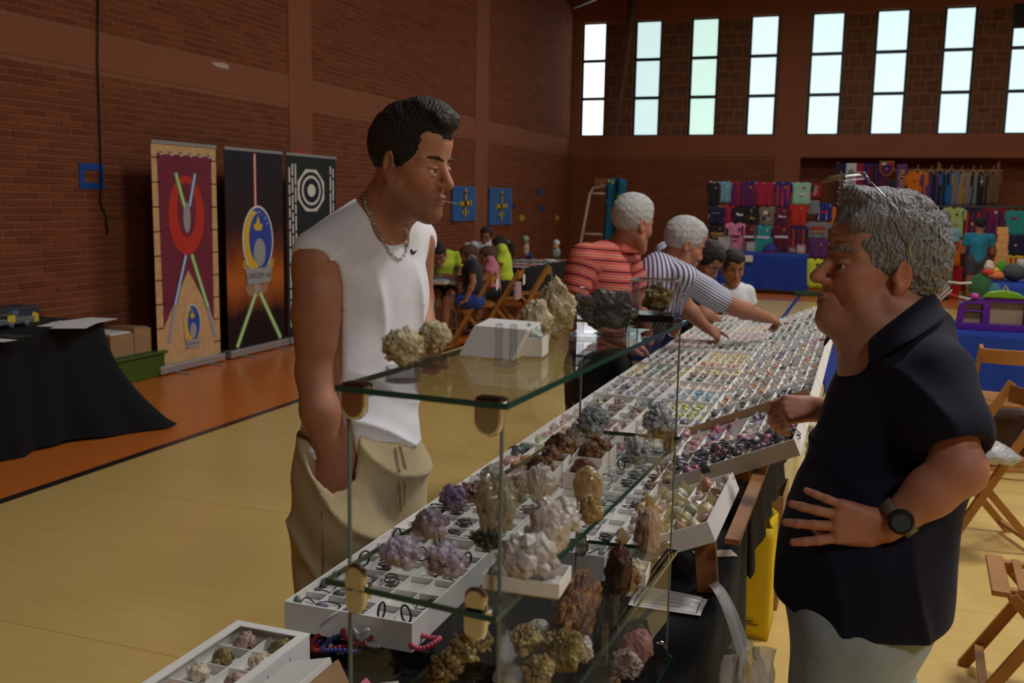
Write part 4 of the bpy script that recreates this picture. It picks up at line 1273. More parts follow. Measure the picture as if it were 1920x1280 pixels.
# sloping trestle under the tilted trays
tre = thing('display_trestle', 'wooden trestle with brown posts carrying the tilted mineral trays', 'stand', (-.3, 4.4, TT))
M_BWOOD = mat('brown_wood', (.30, .12, .04), .55, noise=.25, nscale=18)
for yy in (2.06, 2.72, 3.4, 4.4, 5.4, 6.3):
    xx = -.272
    MB().bar((xx, yy, TT+.001), (xx-.012, yy, TZ + (xx-.012+.478)*math.tan(TIL) - .052), .045, .022, (0,1,0)).build('post', M_BWOOD, tre, bevel=.002)
for xx in (-.40, -.22):
    zz = TZ - .045 + (xx+.478)*math.tan(TIL) - .012
    MB().bar((xx, 2.0, zz), (xx, 6.7, zz), .03, .012).build('rail', M_BWOOD, tre)
# brown cardboard lid standing between the two nearest long tilted trays
tag(MB().box((0, -.003, 0), (.40, .003, .05), Matrix.Translation((-.485, 3.148, TZ-.02)) @ Matrix.Rotation(-TIL, 4, 'Y')).build('cardboard_sheet', M_KRAFT, None, origin=(-.3, 3.15, .9)), 'brown cardboard lid standing behind the magenta agate tray', 'cardboard')
# white lids lying along the lower edge of the tilted trays
# the stones themselves: the nearest three hundred one by one, the rest as one mass
STONE_JOBS.sort(key=lambda j: (j[0] - CAM).length / j[1])
def stone_me(i): return STONES[i % len(STONES)]
PALE = {k_: tuple(.72*v + .28*(.30 + .25*sum(c_)/3) for v in c_) for k_, c_ in PALE.items()}
restS = MB(); rest_mats = {}
for i, (p, s, cn, ph, rot) in enumerate(STONE_JOBS):
    me = stone_me(RND.randrange(8)); c = PALE[cn]; c = tuple(min(1, v*RND.uniform(.8, 1.2)) for v in c)
    e = Euler((RND.uniform(-.4,.4), RND.uniform(-.4,.4) + rot[1], RND.uniform(0, 6.28))); scl = (s*RND.uniform(.9,1.25), s*RND.uniform(.8,1.05), s*RND.uniform(.6,.85))
    if i < 300:
        o = bpy.data.objects.new('tumbled_stone', me); COL.objects.link(o); o.location = p; o.rotation_euler = e; o.scale = scl; o.color = (*c, 1)
        cname = {'dkgreen': 'dark green', 'lime': 'lime yellow'}.get(cn, cn)
        tag(o, '%s stone, %s' % (cname, ph), 'stone', '%s stones, %s' % (cname, ph))
    else:
        if cn not in rest_mats: rest_mats[cn] = len(rest_mats)
        Mx = Matrix.Translation(p) @ e.to_matrix().to_4x4() @ Matrix.Diagonal((*scl, 1))
        m_ = STONES[4 + i % 4]; restS.m(rest_mats[cn]).add([Mx @ v.co for v in m_.vertices], [tuple(q.vertices) for q in m_.polygons])
ml = [None]*len(rest_mats)
for cn, i in rest_mats.items(): ml[i] = mat('stone_'+cn, PALE[cn], .35, noise=.35, nscale=40)
if restS.v:
    o = restS.build('tumbled_stones', ml, None, origin=(-.7, 4.5, TZ)); tag(o, 'loose mass of small stones filling the far mineral trays', 'stones'); o['kind'] = 'stuff'

# ---- corded pendants and rings in the near trays
M_CORD = mat('black_cord', (.012, .012, .014), .5)
def pendant_mesh(kind):
    mb = MB()
    if kind == 0:                       # pendant on a looped cord
        pts = [(.014*math.cos(t)*(1+.25*math.sin(2*t)), .014*math.sin(t)+.004*math.sin(3*t), .003+.002*math.sin(2*t)) for t in [2*PI*k/14 for k in range(14)]]
        mb.m(0).tube(pts, .0010, 5, closed=True)
        mb.m(1).lathe([(.001,-.010),(.005,-.006),(.007,0),(.005,.006),(.001,.010)], 8, Matrix.Translation((.004,-.014,.006)) @ Matrix.Rotation(PI/2, 4, 'X'))
    elif kind == 1:                     # ring band standing
        mb.m(0).tube([(.012*math.cos(t), 0, .012+.012*math.sin(t)) for t in [2*PI*k/14 for k in range(14)]], .0016, 6, closed=True)
    else:                               # coiled cord
        mb.m(0).tube([((.016-.0012*k*.25)*math.cos(k*.7), (.012-.0010*k*.2)*math.sin(k*.7), .002+.0007*k) for k in range(20)], .0013, 5)
        mb.m(1).box((-.006,-.004,.001),(.007,.005,.007))
    return mb
pend = []
for k in range(3):
    for cn in ('dkgreen', 'violet', 'grey'):
        o = pendant_mesh(k).build('corded_pendant', [M_CORD, mat('stone_'+cn, PALE[cn], .35, noise=.35, nscale=40)], None, smooth=True)
        pend.append([k, cn, o, False])
def put_pendant(k, cn, loc, rz, label, group, rot=(0,0,0), sc=1.):
    rec = [q for q in pend if q[0] == k and q[1] == cn][0]
    o = rec[2] if not rec[3] else rec[2].copy()
    if rec[3]: COL.objects.link(o)
    rec[3] = True
    o.location = loc; o.rotation_euler = (rot[0], rot[1], rz); o.scale = (sc,)*3
    tag(o, label, 'pendant', group); return o
for (tr_name, x0, x1, y0, y1, nx, ny, cns) in (
   ('nearest pendant tray', -.982, -.718, YB[0]+.006, YB[1]-.006, 5, 6, ('dkgreen','violet','grey')),
   ('second tray of corded pendants', -.982, -.718, YB[1]+.006, YB[2]-.006, 5, 6, ('grey','dkgreen','violet')),
   ('tray of black cord bracelets', -.712, -.482, YB[1]+.006, YB[2]-.006, 4, 5, ('grey','dkgreen','dkgreen')),
   ('green pendant tray', -.712, -.482, YB[2]+.006, YB[3]-.006, 4, 5, ('dkgreen','dkgreen','grey'))):
    for i in range(nx):
        for j in range(ny):
            if RND.random() < .30: continue
            cn = RND.choice(cns); k = RND.choice((0, 0, 1, 2) if 'second' not in tr_name else (0, 2))
            put_pendant(k, cn, (x0 + (x1-x0)*(i+.5)/nx + RND.uniform(-.005,.005), y0 + (y1-y0)*(j+.5)/ny + RND.uniform(-.006,.006), RISE+.0365), RND.uniform(0, 6.28),
                        '%s corded pendant %s from the left, %s row, %s' % ({'dkgreen': 'dark green'}.get(cn, cn), ORD[i], ORD[j], tr_name), '%s pieces in the %s' % ({'dkgreen': 'dark green'}.get(cn, cn), tr_name), sc=1.35)
# cords tangled over the black and magenta tray
y0, y1 = TY[2], TY[3]
for i in range(30):
    w = .39; uu = .04 + .92*i/29; part = ORD[min(4, int(uu*5))]; x = -.478 + math.cos(TIL)*w*uu - .01; z = TZ - .015 + math.sin(TIL)*w*uu
    put_pendant(RND.choice((0, 2)), ('grey', 'violet')[i % 2], (x, RND.uniform(y0+.03, y1-.03), z + .012), RND.uniform(0, 6.28), '%s black corded pendant in the %s fifth of the tilted black and magenta tray' % (('blue grey', 'violet')[i % 2], part), 'corded pendants of the tilted black and magenta tray', (0, -TIL, 0), 1.25)
for q in pend:
    if not q[3]: bpy.data.objects.remove(q[2])
# ================================================================ glass display case with mineral specimens
def glass_mat(name, tint, refl=1., rough=.0):
    m = bpy.data.materials.new(name); m.use_nodes = True; nt = m.node_tree; nt.nodes.clear()
    out = nt.nodes.new('ShaderNodeOutputMaterial'); mx = nt.nodes.new('ShaderNodeMixShader')
    tr = nt.nodes.new('ShaderNodeBsdfTransparent'); tr.inputs[0].default_value = (*tint, 1)
    gl = nt.nodes.new('ShaderNodeBsdfGlossy'); gl.inputs['Roughness'].default_value = rough
    lw = nt.nodes.new('ShaderNodeLayerWeight'); lw.inputs[0].default_value = .5
    pw_ = nt.nodes.new('ShaderNodeMath'); pw_.operation = 'POWER'; pw_.inputs[1].default_value = 5.; nt.links.new(lw.outputs['Facing'], pw_.inputs[0])
    fr = nt.nodes.new('ShaderNodeMath'); fr.operation = 'MULTIPLY_ADD'; fr.inputs[1].default_value = .96; fr.inputs[2].default_value = .04; nt.links.new(pw_.outputs[0], fr.inputs[0])
    mu = nt.nodes.new('ShaderNodeMath'); mu.operation = 'MULTIPLY'; mu.inputs[1].default_value = refl; mu.use_clamp = True
    nt.links.new(fr.outputs[0], mu.inputs[0]); nt.links.new(mu.outputs[0], mx.inputs[0]); nt.links.new(tr.outputs[0], mx.inputs[1]); nt.links.new(gl.outputs[0], mx.inputs[2]); nt.links.new(mx.outputs[0], out.inputs[0])
    _MC[name] = m; return m
M_GLASS = glass_mat('clear_glass', (.97, .99, .98), .85)
M_PANE = glass_mat('thin_pane_glass', (.985, .99, .988), .6)
M_ACRYL = glass_mat('acrylic', (.86, .875, .90), 1.5, .08)
M_GEDGE = mat('green_glass_edge', (.025, .075, .062), .12, spec=.6)
LV = [1.398, 1.187, .976, .765]
CNL, CNR, CFR, CFL = Vector((-.534, .922, 0)), Vector((-.3285, .9075, 0)), Vector((-.285, 1.716, 0)), Vector((-.479, 1.703, 0))
case = thing('glass_display_case', 'glass display case with four shelves and chrome clips at the near end of the stall', 'display case', (-.41, 1.31, TT))
GT = .0065
for i, z in enumerate(LV):
    nl, nr = CNL.copy(), CNR.copy()
    if i == 1: nl += Vector((.0, -.025, 0)); nr += Vector((.005, -.035, 0))
    cs_ = [nl, nr, CFR, CFL]; zb = z - GT if i < 3 else z + .002
    zt_ = zb + GT
    sh = MB().add([(p.x, p.y, zt_) for p in cs_] + [(p.x, p.y, zb) for p in cs_], [(0,1,2,3), (7,6,5,4)]).build('shelf', M_GLASS, case)
    ed = MB()
    for k in range(4):
        p, q_ = cs_[k], cs_[(k+1) % 4]; n = Vector(((q_-p).y, -(q_-p).x, 0)).normalized()*.0012
        ed.add([(p.x, p.y, zb), (q_.x, q_.y, zb), (q_.x, q_.y, zt_), (p.x, p.y, zt_), (p.x-n.x, p.y-n.y, zb), (q_.x-n.x, q_.y-n.y, zb), (q_.x-n.x, q_.y-n.y, zt_), (p.x-n.x, p.y-n.y, zt_)],
               [(0,1,2,3),(5,4,7,6),(3,2,6,7),(1,0,4,5)])
    ed.build('ground_edge', M_GEDGE, sh)
ins = .010
for i in range(3):
    z1, z0 = LV[i] - GT - .001, LV[i+1] + .002
    for (a, b, s) in ((CNL, CFL, 1), (CNR, CFR, -1)):
        d = (b-a).normalized(); p, q_ = a + d*.012 + Vector((ins*s, 0, 0)), b - d*.012 + Vector((ins*s, 0, 0))
        pn = MB().add([(p.x, p.y, z0), (q_.x, q_.y, z0), (q_.x, q_.y, z1), (p.x, p.y, z1)], [(0,1,2,3)]).build('pane', M_PANE, case)
        eg = MB()
        for e in (p, q_): MB().bar((e.x, e.y, z0), (e.x, e.y, z1), .004, .003).build('pane_edge', mat('pane_edge_glass', (.16, .20, .19), .2), pn)
# chrome clips at the shelf corners: half rounded tongues below and a cap on top
dirx = (CNR-CNL).normalized(); diry = (CFL-CNL).normalized()
def clip(c, z, s, big=1., up=False):
    mb = MB(); w, h, d = .013*big, .030*big, .009
    prof = []
    n = 8
    pts = [(-w, .004), (w, .004), (w, -h+w)] + [(w*math.cos(-PI*k/n), -h+w+w*math.sin(-PI*k/n)) for k in range(1, n)] + [(-w, -h+w)]
    if up: pts = [(x, -y) for x, y in pts][::-1]
    Mx = frame(c + Vector((0, 0, z)) - diry*.010*s, dirx, (0,0,1))
    mb.prism(pts, Mx, d)
    mb.box((-w, -.012, -.010), (w, .004, .001), Mx)
    return mb.build('corner_clip', M_CHROME, case, smooth=False, bevel=.0035)
for i, z in enumerate(LV[:3]):
    if i == 0:
        clip(CNL + dirx*.022, z, -1, 1.25); clip(CNR - dirx*.022, z, -1, 1.25); clip(CFL + dirx*.02, z, 1); clip(CFR - dirx*.02, z, 1)
    else:
        b = Vector((0, -.03, 0)) if i == 1 else Vector((0,0,0))
        for c in (CNL + dirx*.040 + b, CNR - dirx*.022 + b):
            clip(c, z-.004, -1, 1.0); clip(c, z-.006, -1, 1.0, True)
        for c in (CFL + dirx*.02, CFR - dirx*.02): clip(c, z, 1, .9); clip(c, z-.008, 1, .9, True)
for c in (CFR - dirx*.02, CFL + dirx*.02): clip(c, LV[3]+.010, 1, .9, True)
# ---- specimens
from mathutils import noise as mnoise
def mineral_mat(name, a, b, scale=35., rough=.6, spec=.4, trans=0., bump=.5, c3=None):
    if name in _MC: return _MC[name]
    g = NG(name, rough, spec); vec, x, y, z = g.coord('Object')
    n = g.noise(vec, scale, 7); r = g.n('ValToRGB'); g.l(n, r.inputs[0])
    r.color_ramp.elements[0].position = .35; r.color_ramp.elements[1].position = .65
    r.color_ramp.elements[0].color = (*a, 1); r.color_ramp.elements[1].color = (*b, 1)
    if c3: e = r.color_ramp.elements.new(.5); e.color = (*c3, 1)
    g.color(r.outputs[0]); g.bump(g.noise(vec, scale*3.5, 5), bump, .006)
    g.b.inputs['Transmission Weight'].default_value = trans
    return g.m
CLEARANCE = .0015
def rock(name, label, c, size, m, seed=1, rough=.3, freq=1.5, sub=4, facet=False, lump=0., rot=0., tilt=0., group=None, cat='mineral', famp=.35):
    """an irregular rock; c is the contact point below its centre"""
    bm = bmesh.new(); bmesh.ops.create_icosphere(bm, subdivisions=sub, radius=1)
    o_ = Vector((seed*5.13, seed*2.71, -seed*1.37)); sx = Vector(size)
    for v in bm.verts:
        d = v.co.normalized()
        r = 1 + rough*mnoise.fractal(d*freq + o_, .9, 2.1, 4) + lump*abs(mnoise.noise(d*7 + o_))
        if facet:
            cell = mnoise.voronoi(d*facet + o_)[0][0]; r += famp*(.35 - cell)
        v.co = Vector((d.x*sx.x, d.y*sx.y, d.z*sx.z))*r
    R = Euler((tilt, 0, rot)).to_matrix()
    for v in bm.verts: v.co = R @ v.co
    zm = min(v.co.z for v in bm.verts)
    me = bpy.data.meshes.new(name); bm.to_mesh(me); bm.free()
    for v in me.vertices: v.co.z -= zm
    me.polygons.foreach_set('use_smooth', [not facet]*len(me.polygons)); me.materials.append(m)
    o = bpy.data.objects.new(name, me); COL.objects.link(o); o.location = Vector(c) + Vector((0, 0, CLEARANCE))
    return tag(o, label, cat, group)
def crystals(name, label, c, size, m, seed=1, n=60, length=.4, rad=.12, base_m=None, base=True, up=.2, cat='mineral', group=None, rot=0.):
    """a cluster: crystal points growing out of a rough matrix"""
    r = random.Random(seed); mb = MB(); sx = Vector(size)
    for k in range(n):
        d = Vector((r.gauss(0,1), r.gauss(0,1), abs(r.gauss(0,1)) + up - .3)).normalized()
        p = Vector((d.x*sx.x, d.y*sx.y, d.z*sx.z))*.55; dn = Vector((d.x/sx.x, d.y/sx.y, d.z/sx.z)).normalized(); dn = (dn + Vector((r.gauss(0,.3), r.gauss(0,.3), r.gauss(0,.3)))).normalized()
        L = length*min(sx)*r.uniform(.6, 1.3)*1.6; w = rad*min(sx)*r.uniform(.6, 1.3)*1.6
        u = dn.orthogonal().normalized(); v = dn.cross(u); ph = r.uniform(0, 1)
        ring = [p + (u*math.cos(ph+PI*q_/3) + v*math.sin(ph+PI*q_/3))*w for q_ in range(6)]
        vs = ring + [q_ + dn*L*.7 for q_ in ring] + [p + dn*L]
        mb.add(vs, [(q_, (q_+1) % 6, 6+(q_+1) % 6, 6+q_) for q_ in range(6)] + [(6+q_, 6+(q_+1) % 6, 12) for q_ in range(6)])
    if rot: 
        Rz = Matrix.Rotation(rot, 3, 'Z'); mb.v = [tuple(Rz @ Vector(v)) for v in mb.v]
    zm = min(v[2] for v in mb.v); zm = min(zm, -sx.z*.3)
    mb.v = [(v[0], v[1], v[2]-zm) for v in mb.v]
    o = mb.build(name, m, None)
    o.location = Vector(c) + Vector((0, 0, CLEARANCE)); tag(o, label, cat, group)
    if base:
        bmx = bmesh.new(); bmesh.ops.create_icosphere(bmx, subdivisions=3, radius=1)
        for v in bmx.verts:
            d = v.co.normalized(); q_ = 1 + .3*mnoise.fractal(d*2 + Vector((seed,)*3), .9, 2.1, 3)
            v.co = Vector((d.x*sx.x*.62*q_, d.y*sx.y*.62*q_, max(d.z*sx.z*.62*q_, zm) - zm))
        if rot: bmesh.ops.rotate(bmx, verts=bmx.verts, cent=(0,0,0), matrix=Matrix.Rotation(rot, 3, 'Z'))
        me = bpy.data.meshes.new('matrix_rock'); bmx.to_mesh(me); bmx.free(); me.materials.append(base_m or m)
        me.polygons.foreach_set('use_smooth', [True]*len(me.polygons))
        b = bpy.data.objects.new('matrix_rock', me); COL.objects.link(b); b.parent = o
    return o
def ring_stand(c, r, h, label):
    o = MB().lathe([(r, 0), (r, h), (r*.9, h), (r*.9, .002), (.001, .002)][:4] + [(r*.9, .001)], 20).build('acrylic_ring_stand', M_ACRYL, None, smooth=False)
    o.location = Vector(c) + Vector((0, 0, .001)); return tag(o, label, 'stand', 'clear acrylic stands')
def easel(c, w, h, label, d=.03, rot=0.):
    """acrylic easel: base plate with ledge and two upright pegs"""
    t = lthing('acrylic_easel', label, 'stand', Vector(c) + Vector((0, 0, .001)), 'clear acrylic stands', rot)
    MB().box((-w/2, -d/2, 0), (w/2, d/2, .006)).build('base_plate', M_ACRYL, t, bevel=.001)
    for s in (-1, 1): MB().box((s*w*.36-.004, -.004, .006), (s*w*.36+.004, .004, h)).build('upright', M_ACRYL, t, bevel=.001)
    return t
def carton(c, w, l, h, label, rot=0., name='small_carton', cat='box', group='small white specimen cartons'):
    t = lthing(name, label, cat, Vector(c) + Vector((0, 0, .001)), group, rot)
    a, b, th = w/2, l/2, .0016
    MB().box((-a+th,-b+th,0),(a-th,b-th,h*.45)).build('bottom', M_CARDIN, t)
    for lo, hi in (((-a,-b,.002),(-a+th,b,h)), ((a-th,-b,.002),(a,b,h)), ((-a+th,-b,.002),(a-th,-b+th,h)), ((-a+th,b-th,.002),(a-th,b,h))):
        MB().box(lo, hi).build('side', M_CARD, t)
    return t
def sp(px, py, lv): 
    p = atz(px, py, LV[lv]); 
    return p
def wpx(px, p): return px * (Vector(p)-CAM).dot(FW) / F_PX / 2       # half width in metres
M_CAULI = mineral_mat('cream_aragonite', (.46, .36, .20), (.80, .70, .48), 55., .75, bump=1.2)
M_GALENA = mineral_mat('galena', (.030, .030, .035), (.14, .14, .15), 40., .45, .6, bump=1.)
M_OLIVE = mineral_mat('olive_ore', (.16, .12, .04), (.36, .30, .12), 30., .6, bump=1.)
M_AMETH = mineral_mat('amethyst', (.13, .08, .20), (.36, .28, .46), 60., .25, .6, .15)
M_PALEAM = mineral_mat('pale_amethyst', (.36, .27, .36), (.60, .52, .60), 60., .25, .6, .2)
M_QUARTZ = mineral_mat('milky_quartz', (.70, .63, .57), (.86, .81, .76), 20., .3, .6, .35, .3)
M_SMOKY = mineral_mat('smoky_quartz', (.56, .47, .32), (.72, .64, .48), 18., .15, .6, .55, .3)
M_TOURM = mineral_mat('black_tourmaline', (.02, .018, .015), (.09, .08, .05), 40., .3)
M_RUST = mineral_mat('rusty_ore', (.07, .022, .008), (.34, .15, .03), 35., .5, .5, 0, 1., (.16, .06, .02))
M_DKBROWN = mineral_mat('dark_brown_ore', (.025, .012, .008), (.15, .05, .02), 25., .4, .5, 0, 1.)
M_CELEST = mineral_mat('celestite', (.26, .30, .36), (.56, .60, .64), 50., .3, .6, .1)
M_ROSE = mineral_mat('rose_quartz', (.52, .22, .21), (.70, .40, .37), 22., .45, .5, .1)
M_CITR = mineral_mat('citrine', (.58, .36, .14), (.74, .58, .36), 20., .2, .6, .4, .2)
M_DRUZY = mineral_mat('white_druzy', (.55, .50, .47), (.80, .77, .74), 90., .4, .5, 0., 1.2)
M_GOLD = mineral_mat('golden_barite', (.26, .17, .05), (.55, .42, .18), 40., .35, .5, .1)
M_AGPINK = mineral_mat('pink_brown_agate', (.34, .20, .15), (.58, .42, .35), 30., .5, .5, 0, .8)
M_CREAMX = mineral_mat('cream_crystals', (.60, .50, .36), (.78, .70, .55), 60., .4)
M_GEODE = mineral_mat('brown_geode', (.10, .03, .02), (.65, .55, .50), 24., .5, .5, 0, .8)
# top shelf
c = sp(756, 716, 0); ring_stand(c, .020, .016, 'clear acrylic ring under the left cream knobbly rock'); rock('aragonite_rock', 'cream knobbly mineral on a clear ring, left of the pair on the top shelf', c + Vector((0,0,.014)), (.0205, .0185, .0185), M_CAULI, 1, .30, 2.2, 5, lump=.30)
c = sp(815, 690, 0); ring_stand(c, .018, .016, 'clear acrylic ring under the right cream knobbly rock'); rock('aragonite_rock', 'cream knobbly mineral on a clear ring, right of the pair on the top shelf', c + Vector((0,0,.014)), (.0175, .017, .0175), M_CAULI, 4, .30, 2.2, 5, lump=.30)
c = sp(905, 668, 0)
bx = thing('open_carton', 'white cardboard lid leaning open on the top glass shelf', 'carton', tuple(c))
P0 = [sp(862, 668, 0), sp(960, 678, 0)]
ln = (P0[1]-P0[0]); 
mbx = MB(); base_a, base_b = P0[0] + Vector((0,0,.002)), P0[1] + Vector((0,0,.002))
bk = Vector((-.028, .045, .0)); upv = Vector((.012, .022, .036))
for nm, qs in (('flap', [base_a, base_b, base_b + upv, base_a + upv]), ('panel', [base_a + upv, base_b + upv, base_b + upv + Vector((.0,.055,.004)), base_a + upv + Vector((.0,.055,.004))]), ('side', [base_b, base_b + upv, base_b + upv + Vector((0,.055,.004)), base_b + Vector((0, .06, 0))]), ('side', [base_a, base_a + upv, base_a + upv + Vector((0,.055,.004)), base_a + Vector((0, .06, 0))])):
    MB().add([tuple(v) for v in qs], [(0,1,2,3)]).build(nm, M_CARD, bx, solid=.002)
c = sp(997, 668, 0); carton(c, .036, .040, .026, 'small white carton with a pale green stone on the top shelf', .1); rock('green_mineral', 'pale green stone inside the small white carton on the top shelf', c + Vector((0, 0, .0135)), (.012, .014, .013), mineral_mat('pale_green_mineral', (.40,.50,.42), (.62,.70,.62), 40.), 7, .3)
c = sp(948, 688, 0); easel(c, .026, .052, 'clear acrylic easel in front of the white lid on the top shelf', .02)
c = sp(1004, 650, 0); rock('cream_rock', 'smaller cream rough rock on the top shelf beside the small carton', c, (.021, .022, .027), M_CAULI, 11, .4, 1.6, 5, lump=.2)
c = sp(1042, 640, 0); rock('cream_rock', 'taller cream rough rock on the top shelf beside the acrylic easel', c, (.024, .024, .037), M_CAULI, 15, .4, 1.5, 5, lump=.2)
c = sp(1132, 632, 0); easel(c, .098, .074, 'clear acrylic easel holding the dark grey rock', .035, .1)
rock('galena_rock', 'large dark grey glittering rock on an acrylic easel, top shelf', c + Vector((0, .004, .007)), (.044, .024, .030), M_GALENA, 21, .42, 1.0, 5, facet=2.2, tilt=.35)
c = sp(1228, 600, 0)
ab = thing('acrylic_box', 'clear acrylic display box with black base at the far end of the top shelf', 'box', tuple(c))
hw = .038; hh = .070
MB().box((c.x-hw, c.y-.034, c.z+.001), (c.x+hw, c.y+.034, c.z+.012)).build('black_base', mat('black_acrylic', (.012,.012,.013), .15), ab)
for lo, hi in (((-hw,-.034,.012),(hw,-.032,hh)), ((-hw,.032,.012),(hw,.034,hh)), ((-hw,-.032,.012),(-hw+.002,.032,hh)), ((hw-.002,-.032,.012),(hw,.032,hh)), ((-hw,-.034,hh),(hw,.034,hh+.002))):
    MB().box(tuple(Vector(lo)+c), tuple(Vector(hi)+c)).build('wall', M_PANE, ab)
M_AEDGE = mat('acrylic_edge', (.50, .50, .53), .2, alpha=.65)
for sx in (-1, 1):
    for sy in (-1, 1): MB().box((c.x+sx*hw-.0012, c.y+sy*.034-.0012, c.z+.012), (c.x+sx*hw+.0012, c.y+sy*.034+.0012, c.z+hh)).build('edge', M_AEDGE, ab)
    MB().box((c.x-hw, c.y+sx*.034-.0012, c.z+hh), (c.x+hw, c.y+sx*.034+.0012, c.z+hh+.0024)).build('edge', M_AEDGE, ab); MB().box((c.x+sx*hw-.0012, c.y-.034, c.z+hh), (c.x+sx*hw+.0012, c.y+.034, c.z+hh+.0024)).build('edge', M_AEDGE, ab)
rock('olive_rock', 'olive green rough mineral inside the clear acrylic box', c + Vector((0.004, 0, .0125)), (.026, .020, .024), M_OLIVE, 5, .45, 1.6, 4, facet=4)
# middle shelf
rock('amethyst_cluster', 'deep purple amethyst lump on the middle shelf', sp(850, 962, 1), (.018,.017,.018), M_AMETH, 2, .3, 2., 4, facet=5)
crystals('pale_amethyst_cluster', 'pale lilac crystal cluster nearest the purple amethyst', sp(808, 1008, 1), (.024,.022,.026), M_PALEAM, 3, 70, .35, .16)
crystals('pale_amethyst_cluster', 'flat pale lilac crystal cluster above the left chrome clip', sp(752, 1062, 1), (.030,.022,.020), M_PALEAM, 8, 80, .35, .17)
crystals('pale_amethyst_cluster', 'pale lilac crystal cluster with a bright glint beside the black tourmaline', sp(836, 1078, 1), (.025,.022,.022), M_PALEAM, 12, 70, .4, .18)
rock('brown_mineral', 'pinkish brown jagged mineral behind the purple amethyst', sp(893, 945, 1), (.022,.020,.014), mineral_mat('pink_brown', (.20,.10,.08), (.45,.32,.29), 40.), 9, .5, 2., 4, facet=5)
crystals('clear_quartz', 'clear quartz lump at the back left of the middle shelf', sp(922, 908, 1), (.020,.020,.018), M_QUARTZ, 14, 40, .35, .25)
rock('smoky_quartz', 'tall smoky yellow quartz point on the middle shelf', sp(930, 1008, 1), (.026,.024,.040), M_SMOKY, 16, .26, 1.4, 4, facet=3.5, famp=.2)
crystals('black_tourmaline', 'black spiky tourmaline piece on the middle shelf', sp(915, 1030, 1), (.026,.016,.010), M_TOURM, 19, 60, .8, .16)
rock('brown_mineral', 'small tan rough mineral beside the pane edge', sp(968, 948, 1), (.015,.014,.018), mineral_mat('tan_rough', (.26,.19,.13), (.45,.36,.28), 40.), 22, .4, 2., 4, facet=5)
c = sp(968, 1122, 1)
carton(c + Vector((.0, .035, 0)), .085, .055, .018, 'wide white carton under the milky quartz at the near corner of the middle shelf', .05)
crystals('milky_quartz', 'large milky quartz cluster in the wide white carton', c + Vector((0, .035, .0095)), (.035,.026,.036), M_QUARTZ, 24, 80, .45, .22)
rock('milky_quartz', 'white rounded quartz leaning against the quartz cluster', sp(1028, 1055, 1), (.024,.024,.038), M_QUARTZ, 27, .22, 1.5, 4, facet=3.5, famp=.22, tilt=.3)
crystals('milky_quartz', 'long milky quartz point rising behind the rounded quartz', sp(1052, 1002, 1), (.018,.018,.030), M_QUARTZ, 29, 50, .6, .3)
rock('milky_quartz', 'upright milky quartz point at the left of the citrine', sp(1012, 945, 1), (.019,.017,.028), M_QUARTZ, 31, .2, 1.5, 4, facet=3.5, famp=.2)
rock('citrine', 'round yellow citrine on the middle shelf', sp(1101, 948, 1), (.021,.019,.027), M_CITR, 33, .14, 1.3, 4, facet=3., famp=.13)
rock('tan_crystal', 'tan crystal lump at the right edge of the middle shelf', sp(1108, 985, 1), (.016,.016,.019), M_GOLD, 35, .3, 1.6, 4, facet=4, famp=.25)
for k, (x, y, lab, seed) in enumerate(((1034, 888, 'back left', 40), (1014, 910, 'front left', 41), (1122, 868, 'back right', 42), (1092, 913, 'front right', 43), (1106, 882, 'middle right', 44))):
    c = sp(x, y, 1)
    carton(c, .048, .050, .026, 'small white carton of amber crystals, %s of the five on the middle shelf' % lab, .05)
    crystals('amber_crystals', 'amber brown crystals inside the %s small white carton' % lab, c + Vector((0, 0, .0135)), (.017,.018,.018), M_RUST, seed, 40, .4, .25)
crystals('amber_crystals', 'amber brown crystal lump standing behind the small white cartons', sp(1052, 858, 1), (.026,.02,.026), M_RUST, 46, 60, .4, .25)
c = sp(1124, 842, 1); easel(c, .036, .055, 'clear acrylic easel under the blue grey and pink crystal cluster', .03)
crystals('celestite_cluster', 'upright blue grey crystal cluster with a pink white foot on an acrylic easel', c + Vector((-.012, 0, .022)), (.030,.024,.050), M_CELEST, 50, 120, .3, .13, M_QUARTZ, rot=.5)
crystals('quartz_cluster', 'pinkish white crystal cluster leaning before the blue grey cluster', sp(1085, 838, 1), (.024,.020,.036), M_QUARTZ, 52, 90, .35, .18)
c = sp(1238, 852, 1); easel(c, .042, .060, 'clear acrylic easel under the tall grey crystal cluster', .03)
crystals('celestite_cluster', 'tall grey white crystal cluster leaning to the right on an acrylic easel', c + Vector((-.006, 0, .030)), (.030,.024,.058), M_CELEST, 54, 130, .3, .13, M_OLIVE, rot=-.4)
crystals('celestite_cluster', 'low grey white crystal cluster left of the tall grey cluster', sp(1196, 870, 1), (.022,.02,.042), M_CELEST, 57, 90, .3, .14)
# third shelf
rock('fossil_wood', 'long dark brown and rust rough rock lying across the third shelf', sp(1080, 1192, 2), (.026,.088,.030), M_RUST, 60, .34, 1.5, 5, lump=.22, rot=.12, tilt=.22)
rock('dark_mineral', 'upright dark brown glossy mineral on the third shelf', sp(1158, 1120, 2), (.020,.018,.038), M_DKBROWN, 62, .34, 1.6, 4, lump=.15)
rock('rust_mineral', 'rust orange mineral below the dark upright one', sp(1168, 1122, 2) + Vector((.006,.02,0)), (.016,.016,.022), M_RUST, 64, .4, 1.8, 4, facet=5)
c = sp(1182, 1088, 2); carton(c, .058, .060, .024, 'white carton of cream crystals on the third shelf', .08); crystals('cream_crystals', 'cream crystals inside the white carton on the third shelf', c + Vector((.004, .004, .0125)), (.018,.018,.014), M_CREAMX, 66, 40, .4, .2)
c = sp(1212, 1046, 2); easel(c, .046, .020, 'clear acrylic easel under the pink brown agate', .036)
